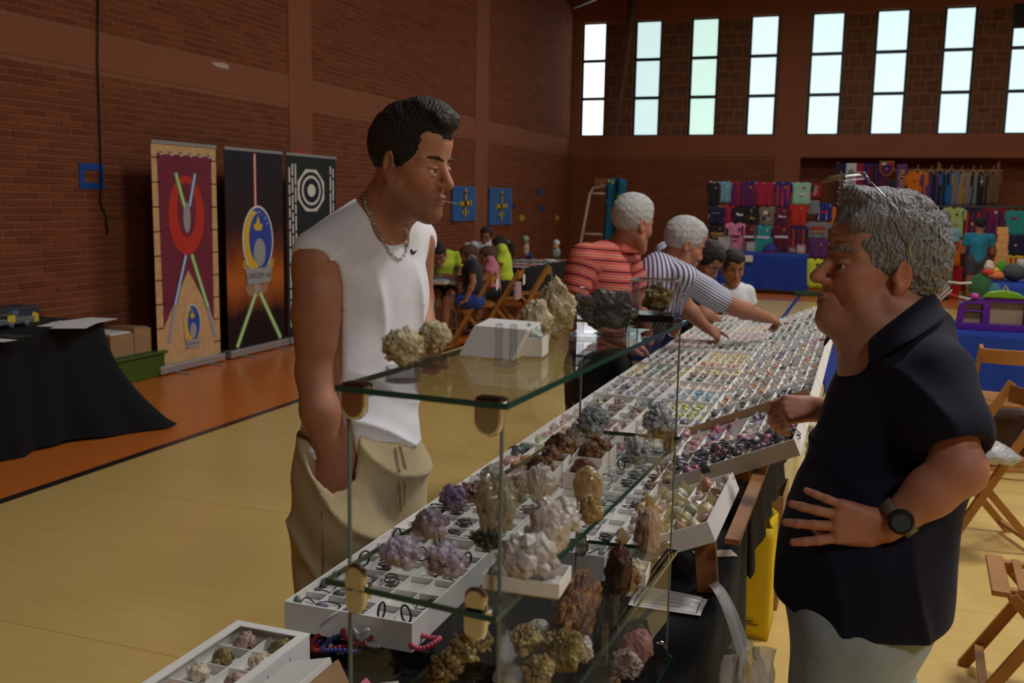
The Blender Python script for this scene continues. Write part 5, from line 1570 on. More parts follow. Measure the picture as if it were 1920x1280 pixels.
rock('pink_agate', 'upright pinkish brown rough agate on an acrylic easel, far end of third shelf', c + Vector((0,0,.008)), (.021,.016,.038), M_AGPINK, 68, .38, 1.5, 5, lump=.12)
for k, (x, y) in enumerate(((1052, 1150), (1140, 1182), (1118, 1240))):
    easel(sp(x, y, 2), .030, .055, 'clear acrylic easel %s on the third shelf' % ('left of the long brown rock', 'right of the long brown rock', 'at the near end of the long brown rock')[k], .028, .2)
c = sp(1010, 1200, 2); crystals('white_druzy', 'curved white sparkling druzy crust with brown inside on the third shelf', c, (.026,.02,.030), M_DRUZY, 70, 160, .16, .10, M_GOLD)
rock('brown_mineral', 'pale brown crust beside the white druzy', sp(985, 1228, 2), (.020,.020,.020), M_GOLD, 72, .4, 1.8, 4, facet=5)
crystals('golden_crystals', 'golden brown spiky crystals at the near left of the third shelf', sp(868, 1240, 2), (.020,.018,.026), M_GOLD, 74, 60, .55, .16)
crystals('golden_crystals', 'small golden crystals right behind the near left clip', sp(900, 1218, 2), (.016,.015,.018), M_GOLD, 76, 50, .5, .16)
crystals('golden_crystals', 'pale golden spiky crystals lowest at the near left corner', sp(832, 1276, 2), (.018,.018,.028), M_GOLD, 78, 60, .55, .16)
rock('olive_crystal', 'olive brown glossy crystal lump at the near end of the third shelf', sp(1055, 1262, 2), (.026,.022,.030), mineral_mat('olive_crystal', (.16,.11,.03), (.42,.33,.12), 30., .25, .6, .1), 80, .35, 1.7, 4, facet=5)
rock('pale_pink_crystal', 'pale pink crystal beside the olive brown crystal lump', sp(1092, 1245, 2), (.014,.014,.020), M_QUARTZ, 82, .3, 1.5, 4, facet=4)
c = sp(975, 1268, 2); t_ = carton(c, .062, .055, .012, 'empty clear tray on the third shelf near the olive crystal', .1, 'clear_tray', 'tray', None)
for ch in t_.children: ch.data.materials[0] = M_ACRYL
rock('golden_mineral', 'golden rough mineral at the bottom edge beside the olive crystal', sp(1010, 1285, 2), (.020,.018,.020), M_GOLD, 84, .4, 1.7, 4, facet=5)
# base shelf
b3 = lambda x, y: atz(x, y, LV[3] + .011)
rock('rose_quartz', 'pink rose quartz block on the base glass', b3(1196, 1248), (.027,.022,.032), M_ROSE, 90, .2, 1.2, 4, facet=2.5, famp=.2)
rock('brown_geode', 'white rimmed brown geode beside the rose quartz on the base glass', b3(1172, 1276), (.030,.026,.024), M_GEODE, 92, .3, 1.5, 4, facet=4)
rock('rust_mineral', 'small rust coloured mineral in front of the white rimmed geode', b3(1150, 1296), (.014,.014,.012), M_RUST, 94, .3, 1.5, 3, facet=4)
# ---- loose things at the near end of the table
def windowbox():
    x0, x1, y0, y1, z0, z1 = -1.03, -.878, 1.03, 1.425, TT+.002, .835
    t = thing('window_carton', 'white carton tray of rough crystals with a wide frame at the bottom left', 'tray', (-.95, 1.23, z0))
    f = .018
    MB().box((x0+.003, y0+.003, z0), (x1-.003, y1-.003, z0+.040)).build('base', M_CARDIN, t)
    mb = MB()
    for lo, hi in (((x0,y0,z0),(x0+.003,y1,z1)), ((x1-.003,y0,z0),(x1,y1,z1)), ((x0,y0,z0),(x1,y0+.003,z1)), ((x0,y1-.003,z0),(x1,y1,z1))): mb.box(lo, hi)
    mb.build('wall', M_CARD, t)
    fr = MB().box((x0,y0,z1),(x0+f,y1,z1+.002)).box((x1-f,y0,z1),(x1,y1,z1+.002)).box((x0+f,y1-f,z1),(x1-f,y1,z1+.002)).box((x0+f,y0,z1),(x1-f,y0+f,z1+.002))
    fr.build('frame', M_CARD, t)
    dv = MB().box(((x0+x1)/2-.001, y0, z0+.040), ((x0+x1)/2+.001, y1, z1-.012))
    for k in range(1, 6): dv.box((x0, y0+(y1-y0)*k/6-.001, z0+.040), (x1, y0+(y1-y0)*k/6+.001, z1-.014))
    dv.build('divider_grid', M_CARD, t)
    ms = [M_CREAMX, M_GOLD, M_OLIVE, M_CITR, M_AGPINK, M_DRUZY]; nm = ['cream', 'golden', 'olive', 'orange', 'pinkish brown', 'white']
    for i in range(2):
        for k in range(6):
            j = (i*3 + k*2 + i) % 6
            crystals('rough_crystal', '%s rough crystal in the bottom left carton, %s row, compartment %s from back' % (nm[j], ('left', 'right')[i], ('six', 'five', 'four', 'three', 'two', 'one')[k]), (x0 + (x1-x0)*(.26+.48*i), y0 + (y1-y0)*(k+.5)/6, z0+.040), (.020,.018,.016), ms[j], 100+i*7+k, 40, .35, .25, group='rough crystals of the bottom left carton')
windowbox()
def leanbox(name, label, x0, x1, y0, y1, z0, h, roll, m, cat='box', grp=None):
    c = Vector(((x0+x1)/2, (y0+y1)/2, z0)); Mx = Matrix.Translation(c) @ Matrix.Rotation(roll, 4, 'Y')
    t = thing(name, label, cat, tuple(c), grp); a, b = (x1-x0)/2, (y1-y0)/2
    MB().box((-a,-b,0), (a,b,h), Mx).build('carton_body', m, t, bevel=.0012)
    MB().box((-a-.002,-b-.002,h-.012), (a+.002,b+.002,h+.002), Mx).build('lid', m, t, bevel=.0012)
    return t
leanbox('long_carton', 'long white carton leaning beside the bottom left tray', -.845, -.768, 1.0, 1.33, TT+.022, .055, -.28, M_CARD)
leanbox('long_carton', 'long white carton behind the brown cardboard strip', -.700, -.628, 1.0, 1.30, TT+.022, .055, -.30, M_CARD)
leanbox('flat_carton', 'low white carton at the bottom beside the golden crystals', -.605, -.545, 1.0, 1.22, TT+.008, .03, -.12, M_CARD)
tag(MB().box((-.003, -.16, 0), (.003, .17, .085), Matrix.Translation((-.735, 1.17, TT+.006)) @ Matrix.Rotation(-.5, 4, 'Y')).build('cardboard_strip', M_KRAFT, None, origin=(-.73, 1.17, TT)), 'brown cardboard strip leaning between the long white cartons', 'cardboard')
tag(MB().box((-.001, -.03, 0), (.001, .03, .05), Matrix.Translation((-.700, 1.335, TT+.01)) @ Matrix.Rotation(-.8, 4, 'Y')).build('pink_label', mat('pink_paper', (.62,.14,.28), .7), None, origin=(-.70, 1.33, TT)), 'small pink paper label beside the long white cartons', 'label')
bead_cols = [((.30,.02,.03), 'red'), ((.12,.06,.28), 'purple'), ((.65,.64,.66), 'white'), ((.30,.02,.03), 'red'), ((.05,.06,.25), 'blue'), ((.22,.12,.34), 'violet'), ((.65,.64,.66), 'white'), ((.32,.02,.04), 'red'), ((.70,.10,.18), 'pink')]
spots_b = [(610,1195),(585,1185),(655,1205),(622,1212),(640,1222),(575,1178),(695,1212),(672,1214),(795,1228)]
for k, ((c_, nm), (px, py)) in enumerate(zip(bead_cols, spots_b)):
    p = atz(px, py + 12, TT+.006); r_ = RND.uniform(.024, .032)
    o = MB()
    n = 26
    for i in range(n):
        a = 2*PI*i/n; b_ = .0055
        ctr = Vector((r_*math.cos(a)*1.2, r_*math.sin(a), b_ + .0045*k + .006*math.sin(2*a+k)))
        o.lathe([(.0005,-b_),(b_*.75,-b_*.6),(b_,0),(b_*.75,b_*.6),(.0005,b_)], 6, Matrix.Translation(ctr))
    ob = o.build('bead_bracelet', mat('beads_'+nm, c_, .3), None, smooth=True); ob.location = p
    tag(ob, '%s bead bracelet in the heap before the front pendant tray%s' % (nm, ('', ' left', ' right', ' middle', ' low', ' far left', ' far right', ' under the white one', ' apart on the black cloth')[k]), 'bracelet', 'bead bracelets heaped on the black cloth')
cd_ = MB(); base = atz(655, 1190, TT+.05)
cd_.tube([base + Vector((.10*(t-.5), .02*math.sin(5*t), .02 + .012*math.sin(7*t))) for t in [k/12 for k in range(13)]], .003, 6)
tag(cd_.build('twisted_string', mat('white_cord', (.7,.7,.72), .7), None, origin=base, smooth=True), 'twisted white cord lying over the bead bracelets', 'cord')
# printed slips and card on the black cloth
M_PAPER = mat('white_paper', (.80, .79, .80), .8); M_INK = mat('ink', (.03, .03, .035), .8)
for k, (px, py, rz) in enumerate(((1245, 1118, -.10), (1255, 1124, -.04), (1250, 1132, .02))):
    p = atz(px, py, TT + .003 + .002*k)
    t = lthing('printed_slip', 'white printed slip %s of the fan on the black cloth' % ('lowest', 'middle one', 'topmost')[k], 'paper', p, 'printed slips on the black cloth', rz)
    MB().box((-.075, -.035, 0), (.075, .035, .0008)).build('sheet', M_PAPER, t)
    MB().box((-.066, -.028, .0008), (-.064, .028, .001)).box((.064, -.028, .0008), (.066, .028, .001)).box((-.064, .026, .0008), (.064, .028, .001)).box((-.064, -.028, .0008), (.064, -.026, .001)).build('printed_frame', M_INK, t)
    text('printed_words', 'DE LUIS FORCADA', .0125, Matrix.Translation((-.005, .012, .0009)), M_INK, t, ext=.0001)
    MB().box((-.03, -.010, .0008), (.03, -.008, .001)).box((.02, .001, .0008), (.055, .0025, .001)).build('printed_line', M_INK, t)
o = tag(MB().box((-.05, -.022, 0), (.05, .022, .001)).build('blank_card', mat('cream_card', (.62, .58, .46), .8), None), 'cream card lying on the black cloth behind the brown post', 'card'); o.location = atz(1340, 1038, TT+.002); o.rotation_euler = (0, 0, .5)
# ================================================================ everybody else
def striped(name, base, bars, rough=.8):
    """cloth striped along the 'sv' coordinate (metres): bars = (period, [(start, end, colour)])"""
    g = NG(name, rough, .25); a = g.n('Attribute', attribute_name='sv')
    per, lst = bars
    k = g.math('FRACT', g.math('DIVIDE', g.math('ADD', a.outputs['Fac'], 10.), per)); c = base
    for s0, s1, col in lst:
        m = g.math('MULTIPLY', g.math('GREATER_THAN', k, s0), g.math('LESS_THAN', k, s1)); c = g.mix(m, c, col)
    g.color(c); vec, x, y, z = g.coord('Object'); g.bump(g.noise(vec, 22., 2), .25, .012)
    return g.m
def figure(label, head, chest, hip, sh, arms, legs, shirt, pants, skin=(.42, .19, .11), hair=None, yaw=0, pitch=0, hs=1., byaw=0, s=1., sleeve=.5, short=False, neck=None, beard=0., collar=None, stripes=None,
           res=.009, hres=.0048, hem=None, pony=None, glasses=False, tags=None, bald=False, loc=None, handcurl=.35, hnd=None, long_hair=False, longsleeve=False):
    """head/chest/hip: points; sh: (right, left) shoulders; arms: [(elbow, wrist, hand point)] right, left; legs: [(hip, knee, ankle)]"""
    V = Vector
    root = thing('person', label, 'person', loc or (V(hip).x, V(hip).y, 0))
    f, l, u = bframe(byaw); RB = rows(f, l, u)
    a = math.radians(yaw); p = math.radians(pitch); hf = (R_ * math.cos(a) + T_ * math.sin(a)) * math.cos(p) - U_ * math.sin(p)
    hu = U_ * math.cos(p) + (R_ * math.cos(a) + T_ * math.sin(a)) * math.sin(p)
    H = Hd(head, hf, hu, hs)
    nb = V(neck) if neck is not None else (V(sh[0]) + V(sh[1])) / 2 + V((0, 0, .035 * s))
    S = Sdf(); head_skin(S, H, None)
    S.cone(H.w(-.02, 0, -.03), nb, .050 * hs, .056 * s, .03)
    ax = (V(chest) - V(hip)).normalized()
    S.ell(chest, np.array([.095, .125, .17]) * s, RB, .05); S.ell(hip, np.array([.10, .13, .13]) * s, RB, .05); S.cone(hip, chest, .105 * s, .11 * s, .06)
    for q in sh: S.cone(nb, q, .045 * s, .045 * s, .04)
    for q, (e, w, h) in zip(sh, arms):
        S.chain([q, e], [.050 * s, .040 * s], .02); S.chain([e, V(e).lerp(V(w), .3), w], [.040 * s, .042 * s, .027 * s], .02)
        if h is not None:
            d = V(h) - V(w)
            if hnd: hand(S, w, d, U_ * .8 + T_ * .6, hnd, .95 * s, ((.02, .1, .1), (.7, .8, .5), (.8, .8, .5), (.9, .8, .5)), (.5, .3), .05)
            else: hand(S, w, d, U_ + T_ * .3, 1, .9 * s, (handcurl,) * 4, (.4, .3), .06)
    for h, k, an in legs:
        S.chain([h, k], [.080 * s, .058 * s], .03); S.chain([k, V(k).lerp(V(an), .35), an], [.053 * s, .056 * s, .036 * s], .02)
    zc = float(H.w(-.02, 0, -.13)[2]) if not pitch > 30 else None
    if zc is not None:
        lo, hi = S.bbox(.01); v1, f1 = S.mesh(res); v1, f1 = keep(v1, f1, lambda c: (c[:, 2] < zc) | (np.linalg.norm(c - H.o, axis=1) > .2 * hs))
        v2, f2 = S.mesh(hres, H.o - .19 * hs, H.o + .19 * hs); v2, f2 = keep(v2, f2, lambda c: (c[:, 2] > zc - .006) & (np.linalg.norm(c - H.o, axis=1) < .2 * hs + .004))
        v, fs = join([(v1, f1), (v2, f2)])
    else: v, fs = S.mesh(min(res, .006))
    body = mesh_ob('body', v, fs, M_SKIN, root)
    cols = face_cols(H, v, skin, beard); far = np.linalg.norm(v - H.o, axis=1) > .24 * hs; cols[far] = np.array(skin) * .88; vcol(body, cols)
    if hair is not None:
        Sh = Sdf(); hair_cap(Sh, H, .010, .012, (.112, .106) if not bald else (.10, .20), -.055)
        if long_hair:
            Sh.ell(H.w(-.035, 0, -.01), np.array([.075, .092, .10]) * hs, H.R, .03)
            Sh.cut_ell(H.w(.090, 0, -.03), np.array([.085, .075, .10]) * hs, H.R, .01)
        Sh.fx = lambda P: .002 * wob(P, 170.)
        v, fs = Sh.mesh(hres); ho = mesh_ob('hair', v, fs, hair, root, relax=1)
        brows(H, root, hair if hair not in (M_HAIR_WHITE,) else M_HAIR_GREY)
        if pony:
            Sp = Sdf(); Sp.chain([H.w(-.10, 0, .07), H.w(-.15, 0, .03), H.w(-.15, .0, -.06), H.w(-.125, 0, -.15)], [.026 * hs, .036 * hs, .034 * hs, .012 * hs], .02); Sp.fx = lambda P: .002 * wob(P, 150.)
            v, fs = Sp.mesh(hres); mesh_ob('ponytail', v, fs, hair, ho)
            MB().tube([H.w(-.118 - .0 * t, .026 * math.cos(t), .062 + .026 * math.sin(t)) for t in [2 * PI * k / 10 for k in range(10)]], .007, 6, closed=True).build('hair_tie', mat('lilac_band', (.45, .35, .5), .8), ho)
    eyes(H, root)
    if glasses:
        g_ = MB()
        for y in (-1, 1): g_.tube([H.w(.102, y * .031 + .022 * math.cos(t), .006 + .017 * math.sin(t)) for t in [2 * PI * k / 12 for k in range(12)]], .0022, 5, closed=True); g_.tube([H.w(.10, y * .053, .010), H.w(-.005, y * .080, .018)], .002, 5)
        g_.build('eyeglasses', M_SHOE, root)
    # shirt
    Q = Sdf(True)
    Q.ell(chest, np.array([.112, .142, .185]) * s, RB, .05); Q.cone(V(hip) + ax * .02 * s, chest, .128 * s, .125 * s, .06)
    for q in sh: Q.cone(nb - V((0, 0, .012 * s)), q, .058 * s, .062 * s, .05)
    ends = []
    for q, (e, w, h) in zip(sh, arms):
        if sleeve:
            if longsleeve: Q.chain([q, e, w], [.062 * s, .052 * s, .042 * s], .03)
            else:
                m_ = V(q).lerp(V(e), sleeve); Q.cone(q, V(q).lerp(V(e), sleeve + .2), .062 * s, .064 * s, .03); dd = (V(e) - V(q)).normalized(); ends.append((m_, dd))
    for m_, dd in ends: Q.cut_cone(m_ + dd * .075 * s, m_ + dd * .25 * s, .082 * s, .10 * s, .004)
    Q.cut_cone(H.w(-.02, 0, -.03), nb + (V(H.w(-.02, 0, -.03)) - nb).normalized() * .004, .056 * hs, .062 * s, .004)
    hp = V(hip) - ax * (.07 * s if hem is None else hem); Q.half(hp, -ax)
    Q.fx = lambda P: .004 * s * wob(P, 20.) + .003 * s * np.sin(40 * P[:, 2] + 4 * wob(P, 8.))
    v, fs = Q.mesh(res); so = mesh_ob('shirt', v, fs, shirt, root, relax=1)
    if stripes:
        P = v; rel = P - np.array(hip); tv = rel @ np.array(ax) if stripes == 'h' else .28 * s * np.arctan2(rel @ np.array(l), rel @ np.array((f - ax * f.dot(ax)).normalized()))
        dist = np.linalg.norm(np.cross(P - np.array(hip), np.array(ax)), axis=1)
        for q, (e, w, h) in zip(sh, arms):
            dd = np.array((V(e) - V(q)).normalized()); t_ = (P - np.array(q)) @ dd; dp = np.linalg.norm(P - np.array(q) - np.clip(t_, -.02, .4)[:, None] * dd, axis=1)
            msk = (dp < .085 * s) & (t_ > .015)
            if stripes == 'h': tv[msk] = t_[msk] + .01
            else:
                sd = np.cross(dd, np.array(U_)); sd /= np.linalg.norm(sd); nd = np.cross(sd, dd); tv[msk] = (.065 * np.arctan2((P - np.array(q)) @ sd, (P - np.array(q)) @ nd))[msk]
        vfloat(so, tv, 'sv')
    if collar is not None:
        cm = MB()
        def cf(a_, b_):
            t = 2 * PI * (a_ * .92 + .04); d_ = f * math.cos(t) + l * math.sin(t)
            return nb + (U_ * .03 + (V(H.w(-.02, 0, -.03)) - nb).normalized() * .02) * s + d_ * (.062 + .028 * b_) * s - U_ * (.05 * b_) * s
        cm.grid(cf, 24, 3); cm.build('collar', collar, root, smooth=True, solid=.004)
    # trousers
    Q = Sdf(); Q.ell(V(hip) - ax * .02 * s, np.array([.118, .145, .13]) * s, RB, .05)
    for h, k, an in legs:
        if short: Q.cone(h, V(h).lerp(V(k), .92), .105 * s, .088 * s, .04)
        else: Q.chain([h, k, V(k).lerp(V(an), .94)], [.102 * s, .082 * s, .062 * s], .04)
    Q.half(V(hip) + ax * .09 * s, ax)
    if short and legs:
        for h, k, an in legs: Q.cut_cone(V(h).lerp(V(k), .95), V(h).lerp(V(k), 1.2), .12 * s, .12 * s, .004)
    v, fs = Q.mesh(res); mesh_ob('shorts' if short else 'trousers', v, fs, pants, root, relax=1)
    for h, k, an in legs:
        Q = Sdf(); A = V(an); Q.cone((A.x - f.x * .05 * s, A.y - f.y * .05 * s, max(.045, A.z - .04)), (A.x + f.x * .14 * s, A.y + f.y * .14 * s, max(.04, A.z - .05)), .044 * s, .036 * s, .02); Q.half((0, 0, A.z - .085), (0, 0, -1))
        v, fs = Q.mesh(.009); mesh_ob('shoe', v, fs, M_SHOE, root)
    return root, H
def leg(h, k, z=.09): 
    h, k = Vector(h), Vector(k); return (h, k, Vector((k.x, k.y + .03, z)))
M_REDST = striped('red_striped_polo', (.52, .085, .075), (.050, [(0., .13, (.02, .012, .015)), (.40, .48, (.62, .30, .20)), (.62, .70, (.62, .30, .20))]))
M_BLUEST = striped('blue_striped_shirt', (.62, .62, .70), (.0135, [(0., .42, (.07, .075, .17))]))
M_REDCOL = mat('red_collar', (.50, .09, .06), .8); M_BLACKT = mat('black_trousers', (.012, .012, .014), .85); M_YEL = fabric('neon_yellow_shirt', (.55, .72, .05), .8, .2); M_PINKS = fabric('pink_shirt', (.62, .20, .32), .8, .2)
M_WHT = fabric('white_cotton', (.70, .70, .73), .8, .2); M_DKBLUE = fabric('black_blue_shirt', (.018, .020, .030), .8, .2); M_LBLUE = fabric('light_blue_shirt', (.22, .45, .55), .8, .2); M_TURQ = fabric('turquoise_shirt', (.02, .24, .38), .8, .2)
M_GREYSH = mat('grey_shorts', (.06, .065, .07), .85); M_AQUA = mat('aqua_trousers', (.16, .28, .28), .85)
q = att
# red striped man
hip = q(1118, 660, 4.83)
figure('grey haired man in red shirt with black stripes, standing behind the dark grey rock', q(1185, 424, 4.78), q(1128, 540, 4.80), hip, (q(1094, 486, 4.63), q(1172, 478, 4.98)),
       [(q(1068, 585, 4.60), q(1165, 640, 4.62), q(1215, 648, 4.66)), (q(1200, 570, 5.02), q(1215, 640, 4.98), None)],
       [(q(1100, 690, 4.78), Vector((hip.x - .02, hip.y - .1, .5)), Vector((hip.x - .06, hip.y - .1, .09))), (q(1140, 690, 4.92), Vector((hip.x + .03, hip.y + .12, .5)), Vector((hip.x - .02, hip.y + .12, .09)))],
       M_REDST, M_BLACKT, hair=M_HAIR_WHITE, yaw=-38, pitch=12, hs=1.04, byaw=-30, s=1.12, sleeve=.62, collar=M_REDCOL, stripes='h', skin=(.46, .19, .12), neck=q(1158, 470, 4.83))
# blue striped man
hip = q(1182, 648, 5.5)
figure('grey haired man in blue and white striped shirt leaning over, arm stretched across the trays', q(1280, 462, 5.08), q(1236, 545, 5.10), hip, (q(1282, 520, 4.98), q(1250, 480, 5.35)),
       [(q(1378, 576, 5.18), q(1438, 596, 5.42), q(1482, 606, 5.58)), (q(1285, 575, 5.40), q(1322, 612, 5.40), q(1346, 628, 5.42))],
       [(q(1178, 690, 5.42), Vector((hip.x - .03, hip.y - .1, .5)), Vector((hip.x - .06, hip.y - .1, .09))), (q(1205, 690, 5.55), Vector((hip.x, hip.y + .12, .5)), Vector((hip.x - .04, hip.y + .12, .09)))],
       M_BLUEST, M_BLACKT, hair=M_HAIR_WHITE, yaw=-12, pitch=22, hs=1.02, byaw=-8, s=1.12, sleeve=.70, collar=M_BLUEST, stripes='v', skin=(.46, .20, .12), neck=q(1250, 492, 5.15), hnd=-1, beard=.2)
# dark haired man bending over the trays
hip = q(1268, 590, 6.6)
figure('dark haired man bending down over the far trays beside the boy', q(1322, 492, 6.35), q(1285, 560, 6.45), hip, (q(1290, 545, 6.3), q(1275, 530, 6.7)),
       [(q(1320, 590, 6.3), q(1345, 600, 6.4), None), (q(1300, 580, 6.7), q(1330, 600, 6.7), None)],
       [(hip + Vector((0, -.08, -.05)), Vector((hip.x - .02, hip.y - .1, .5)), Vector((hip.x, hip.y - .1, .09))), (hip + Vector((0, .08, -.05)), Vector((hip.x, hip.y + .1, .5)), Vector((hip.x, hip.y + .1, .09)))],
       M_DKBLUE, M_BLACKT, hair=M_HAIR_DARK, yaw=42, pitch=38, hs=1.0, byaw=0, beard=.4, s=1.0)
# boy at the far end
hip = q(1376, 600, 7.45)
figure('boy with short dark hair in white shirt at the far end of the trays', q(1374, 503, 7.35), q(1376, 565, 7.42), hip, (q(1352, 548, 7.42), q(1402, 546, 7.42)),
       [(q(1340, 590, 7.45), q(1342, 628, 7.4), None), (q(1412, 585, 7.45), q(1408, 620, 7.4), None)],
       [(hip + Vector((-.06, 0, -.05)), Vector((hip.x - .07, hip.y, .38)), Vector((hip.x - .07, hip.y, .09))), (hip + Vector((.06, 0, -.05)), Vector((hip.x + .07, hip.y, .38)), Vector((hip.x + .07, hip.y, .09)))],
       M_WHT, M_GREYSH, hair=M_HAIR_DARK, yaw=84, pitch=20, hs=.98, byaw=84, s=.78, sleeve=.55, short=True)
# children at the drawing table
def kid(label, hp, head, yaw, pitch, byaw, shirt, pants, hair, s, hs, seat=True, arms=None, **k):
    f, l, u = bframe(byaw); hp = Vector(hp)
    ch = hp + Vector((f.x * .05, f.y * .05, .26 * s / .75)); sh = [ch - l * .145 * s / .75 + Vector((0, 0, .09 * s / .75)), ch + l * .145 * s / .75 + Vector((0, 0, .09 * s / .75))]
    if arms is None: arms = [(sh[i] + f * .08 + Vector((0, 0, -.20 * s / .75)), sh[i] + f * .27 + Vector((0, 0, -.20 * s / .75)), sh[i] + f * .36 + Vector((0, 0, -.21 * s / .75))) for i in (0, 1)]
    else: arms = [a_(sh[i], f) for i, a_ in enumerate(arms)]
    legs = []
    for d in (-1, 1):
        h = hp + l * .075 * d - Vector((0, 0, .03))
        if seat: kk = h + f * .32 + Vector((0, 0, .01)); an = Vector((kk.x + f.x * .03, kk.y + f.y * .03, .09))
        else: kk = Vector((h.x, h.y, h.z * .55)); an = Vector((h.x, h.y, .09))
        legs.append((h, kk, an))
    return figure(label, head, ch, hp, sh, arms, legs, shirt, pants, hair=hair, yaw=yaw, pitch=pitch, hs=hs, byaw=byaw, s=s, short=True, res=.011, hres=.006, **k)
hd = q(823, 478, 11.3); kid('boy in bright yellow shirt with black hair drawing at the white table', (hd.x + .02, hd.y + .15, .56), hd, 88, 35, 90, M_YEL, M_BLACKT, M_HAIR_DARK, .84, 1.0)
hd = q(882, 484, 10.95)
kid('child in dark shirt with brown hair seated on the nearest wooden chair', (hd.x + .12, hd.y - .12, .52), hd, 170, 20, 178, M_DKBLUE, mat('blue_shorts', (.02, .05, .25), .8), M_HAIR_BROWN, .86, .98,
    arms=[lambda s_, f: (s_ + f * .10 + Vector((0, 0, -.2)), s_ + f * .30 + Vector((0, 0, -.16)), s_ + f * .38 + Vector((0, 0, -.16))), lambda s_, f: (s_ - f * .02 + T_ * .05 + Vector((0, 0, -.2)), s_ + f * .06 + T_ * .06 + Vector((0, 0, -.40)), s_ + f * .14 + T_ * .06 + Vector((0, 0, -.44)))])
hd = q(916, 484, 11.6); kid('girl in pink shirt with brown hair behind the child in dark', (hd.x + .06, hd.y + .02, .54), hd, 165, 18, 172, M_PINKS, M_BLACKT, M_HAIR_BROWN, .78, .95, long_hair=True)
hd = q(938, 466, 12.3); kid('girl in bright yellow shirt with dark ponytail seated at the white table', (hd.x + .08, hd.y - .02, .56), hd, 172, 8, 176, M_YEL, M_BLACKT, M_HAIR_DARK, .92, 1.0, pony=True)
hd = q(912, 446, 12.65); kid('boy with eyeglasses in white shirt standing behind the drawing table', (hd.x, hd.y + .03, .66), hd, 105, 10, 95, M_WHT, M_GREYSH, M_HAIR_DARK, .80, .95, seat=False, glasses=True)
# two shoppers at the shirt stall
def shopper(label, px, head_py, y, shirt, pants, hair, short, **k):
    hd = aty(px, head_py, y); sc = hd.z / 1.62
    hp = Vector((hd.x, y, .90 * sc)); f, l, u = bframe(-80)
    ch = hp + Vector((0, 0, .34 * sc)); sh = [ch - l * .19 + Vector((0, 0, .12)), ch + l * .19 + Vector((0, 0, .12))]
    arms = [(sh[i] - l * .05 * (1 - 2 * i) + f * .05 + Vector((0, 0, -.27)), sh[i] + f * .22 + Vector((0, 0, -.30)), sh[i] + f * .30 + Vector((0, 0, -.28))) for i in (0, 1)]
    legs = [(hp + l * .09 * d, Vector((hp.x + l.x * .1 * d, hp.y, .47 * sc)), Vector((hp.x + l.x * .1 * d, hp.y, .09))) for d in (-1, 1)]
    return figure(label, hd, ch, hp, sh, arms, legs, shirt, pants, hair=hair, yaw=-80, pitch=5, hs=1.0, byaw=-80, s=1.05, short=short, res=.013, hres=.008, **k), hp
(bm_, bh_), bhp = shopper('bald man in light blue shirt with brown backpack at the shirt stall', 1772, 412, 18.9, M_LBLUE, M_AQUA, M_HAIR_GREY, False, bald=True)
shopper('dark haired man in turquoise shirt and grey shorts seen from behind', 1838, 424, 18.9, M_TURQ, M_GREYSH, M_HAIR_DARK, True)
bp = bhp + Vector((-.06, -.20, .30)); Q = Sdf(); Q.ell(bp, (.15, .09, .21), None, .03); Q.ell(bp + Vector((0, -.07, -.06)), (.11, .05, .10), None, .02)
bk_ = thing('backpack', 'brown backpack on the back of the bald man', 'backpack', tuple(bp))
v, fs = Q.mesh(.012); mesh_ob('bag', v, fs, mat('brown_canvas', (.10, .035, .018), .8), bk_)
for sgn in (-1, 1): MB().tube([bp + Vector((.09 * sgn, .05, .16)), bp + Vector((.11 * sgn, .16, .20)), bp + Vector((.12 * sgn, .20, .05)), bp + Vector((.10 * sgn, .08, -.12))], .012, 6).build('strap', mat('dark_strap', (.05, .02, .012), .8), bk_)
# ================================================================ along the left wall
def sheet(name, w, h, m, parent, M, amp=.0, nu=8, nv=16, thick=.002, fx=None):
    """thin printed sheet in the plane of M (x right, y up), gently waved"""
    mb = MB(); mb.grid(lambda a, b: M @ Vector(((a-.5)*w, b*h, (fx(a, b) if fx else amp*math.sin(7*a+3*b)))), nu, nv)
    return mb.build(name, m, parent, smooth=True, solid=thick)
def flat(name, poly, m, parent, M, lift, label=None):
    """flat printed or cut shape lying just proud of a sheet"""
    Ml = M @ Matrix.Translation((0, 0, lift))
    return MB().prism(poly, Ml, .0006).build(name, m, parent, label=label)
def ell(cx, cy, a, b, n=28, t0=0., t1=2*PI): return [(cx + a*math.cos(t0+(t1-t0)*k/(n if t1-t0 > 6.2 else n-1)), cy + b*math.sin(t0+(t1-t0)*k/(n if t1-t0 > 6.2 else n-1))) for k in range(n)]
def rect(x0, y0, x1, y1): return [(x0,y0),(x1,y0),(x1,y1),(x0,y1)]
def beam(xa, ya, xb, yb, w):
    d = Vector((xb-xa, yb-ya)).normalized(); n = Vector((-d.y, d.x))*w/2
    return [(xa+n.x, ya+n.y), (xa-n.x, ya-n.y), (xb-n.x, yb-n.y), (xb+n.x, yb+n.y)]
pm = lambda n, c, **k: mat(n, c, k.pop('rough', .7), **k)
M_ALU = mat('brushed_aluminium', (.50, .50, .52), .35, .6)
P_TAN = pm('print_tan_board', (.62, .40, .19), noise=.3, nscale=14); P_LINE = pm('print_dark_line', (.10, .04, .015)); P_MAR = pm('print_maroon', (.19, .022, .05), noise=.5, nscale=4); P_RED = pm('print_red', (.55, .035, .02))
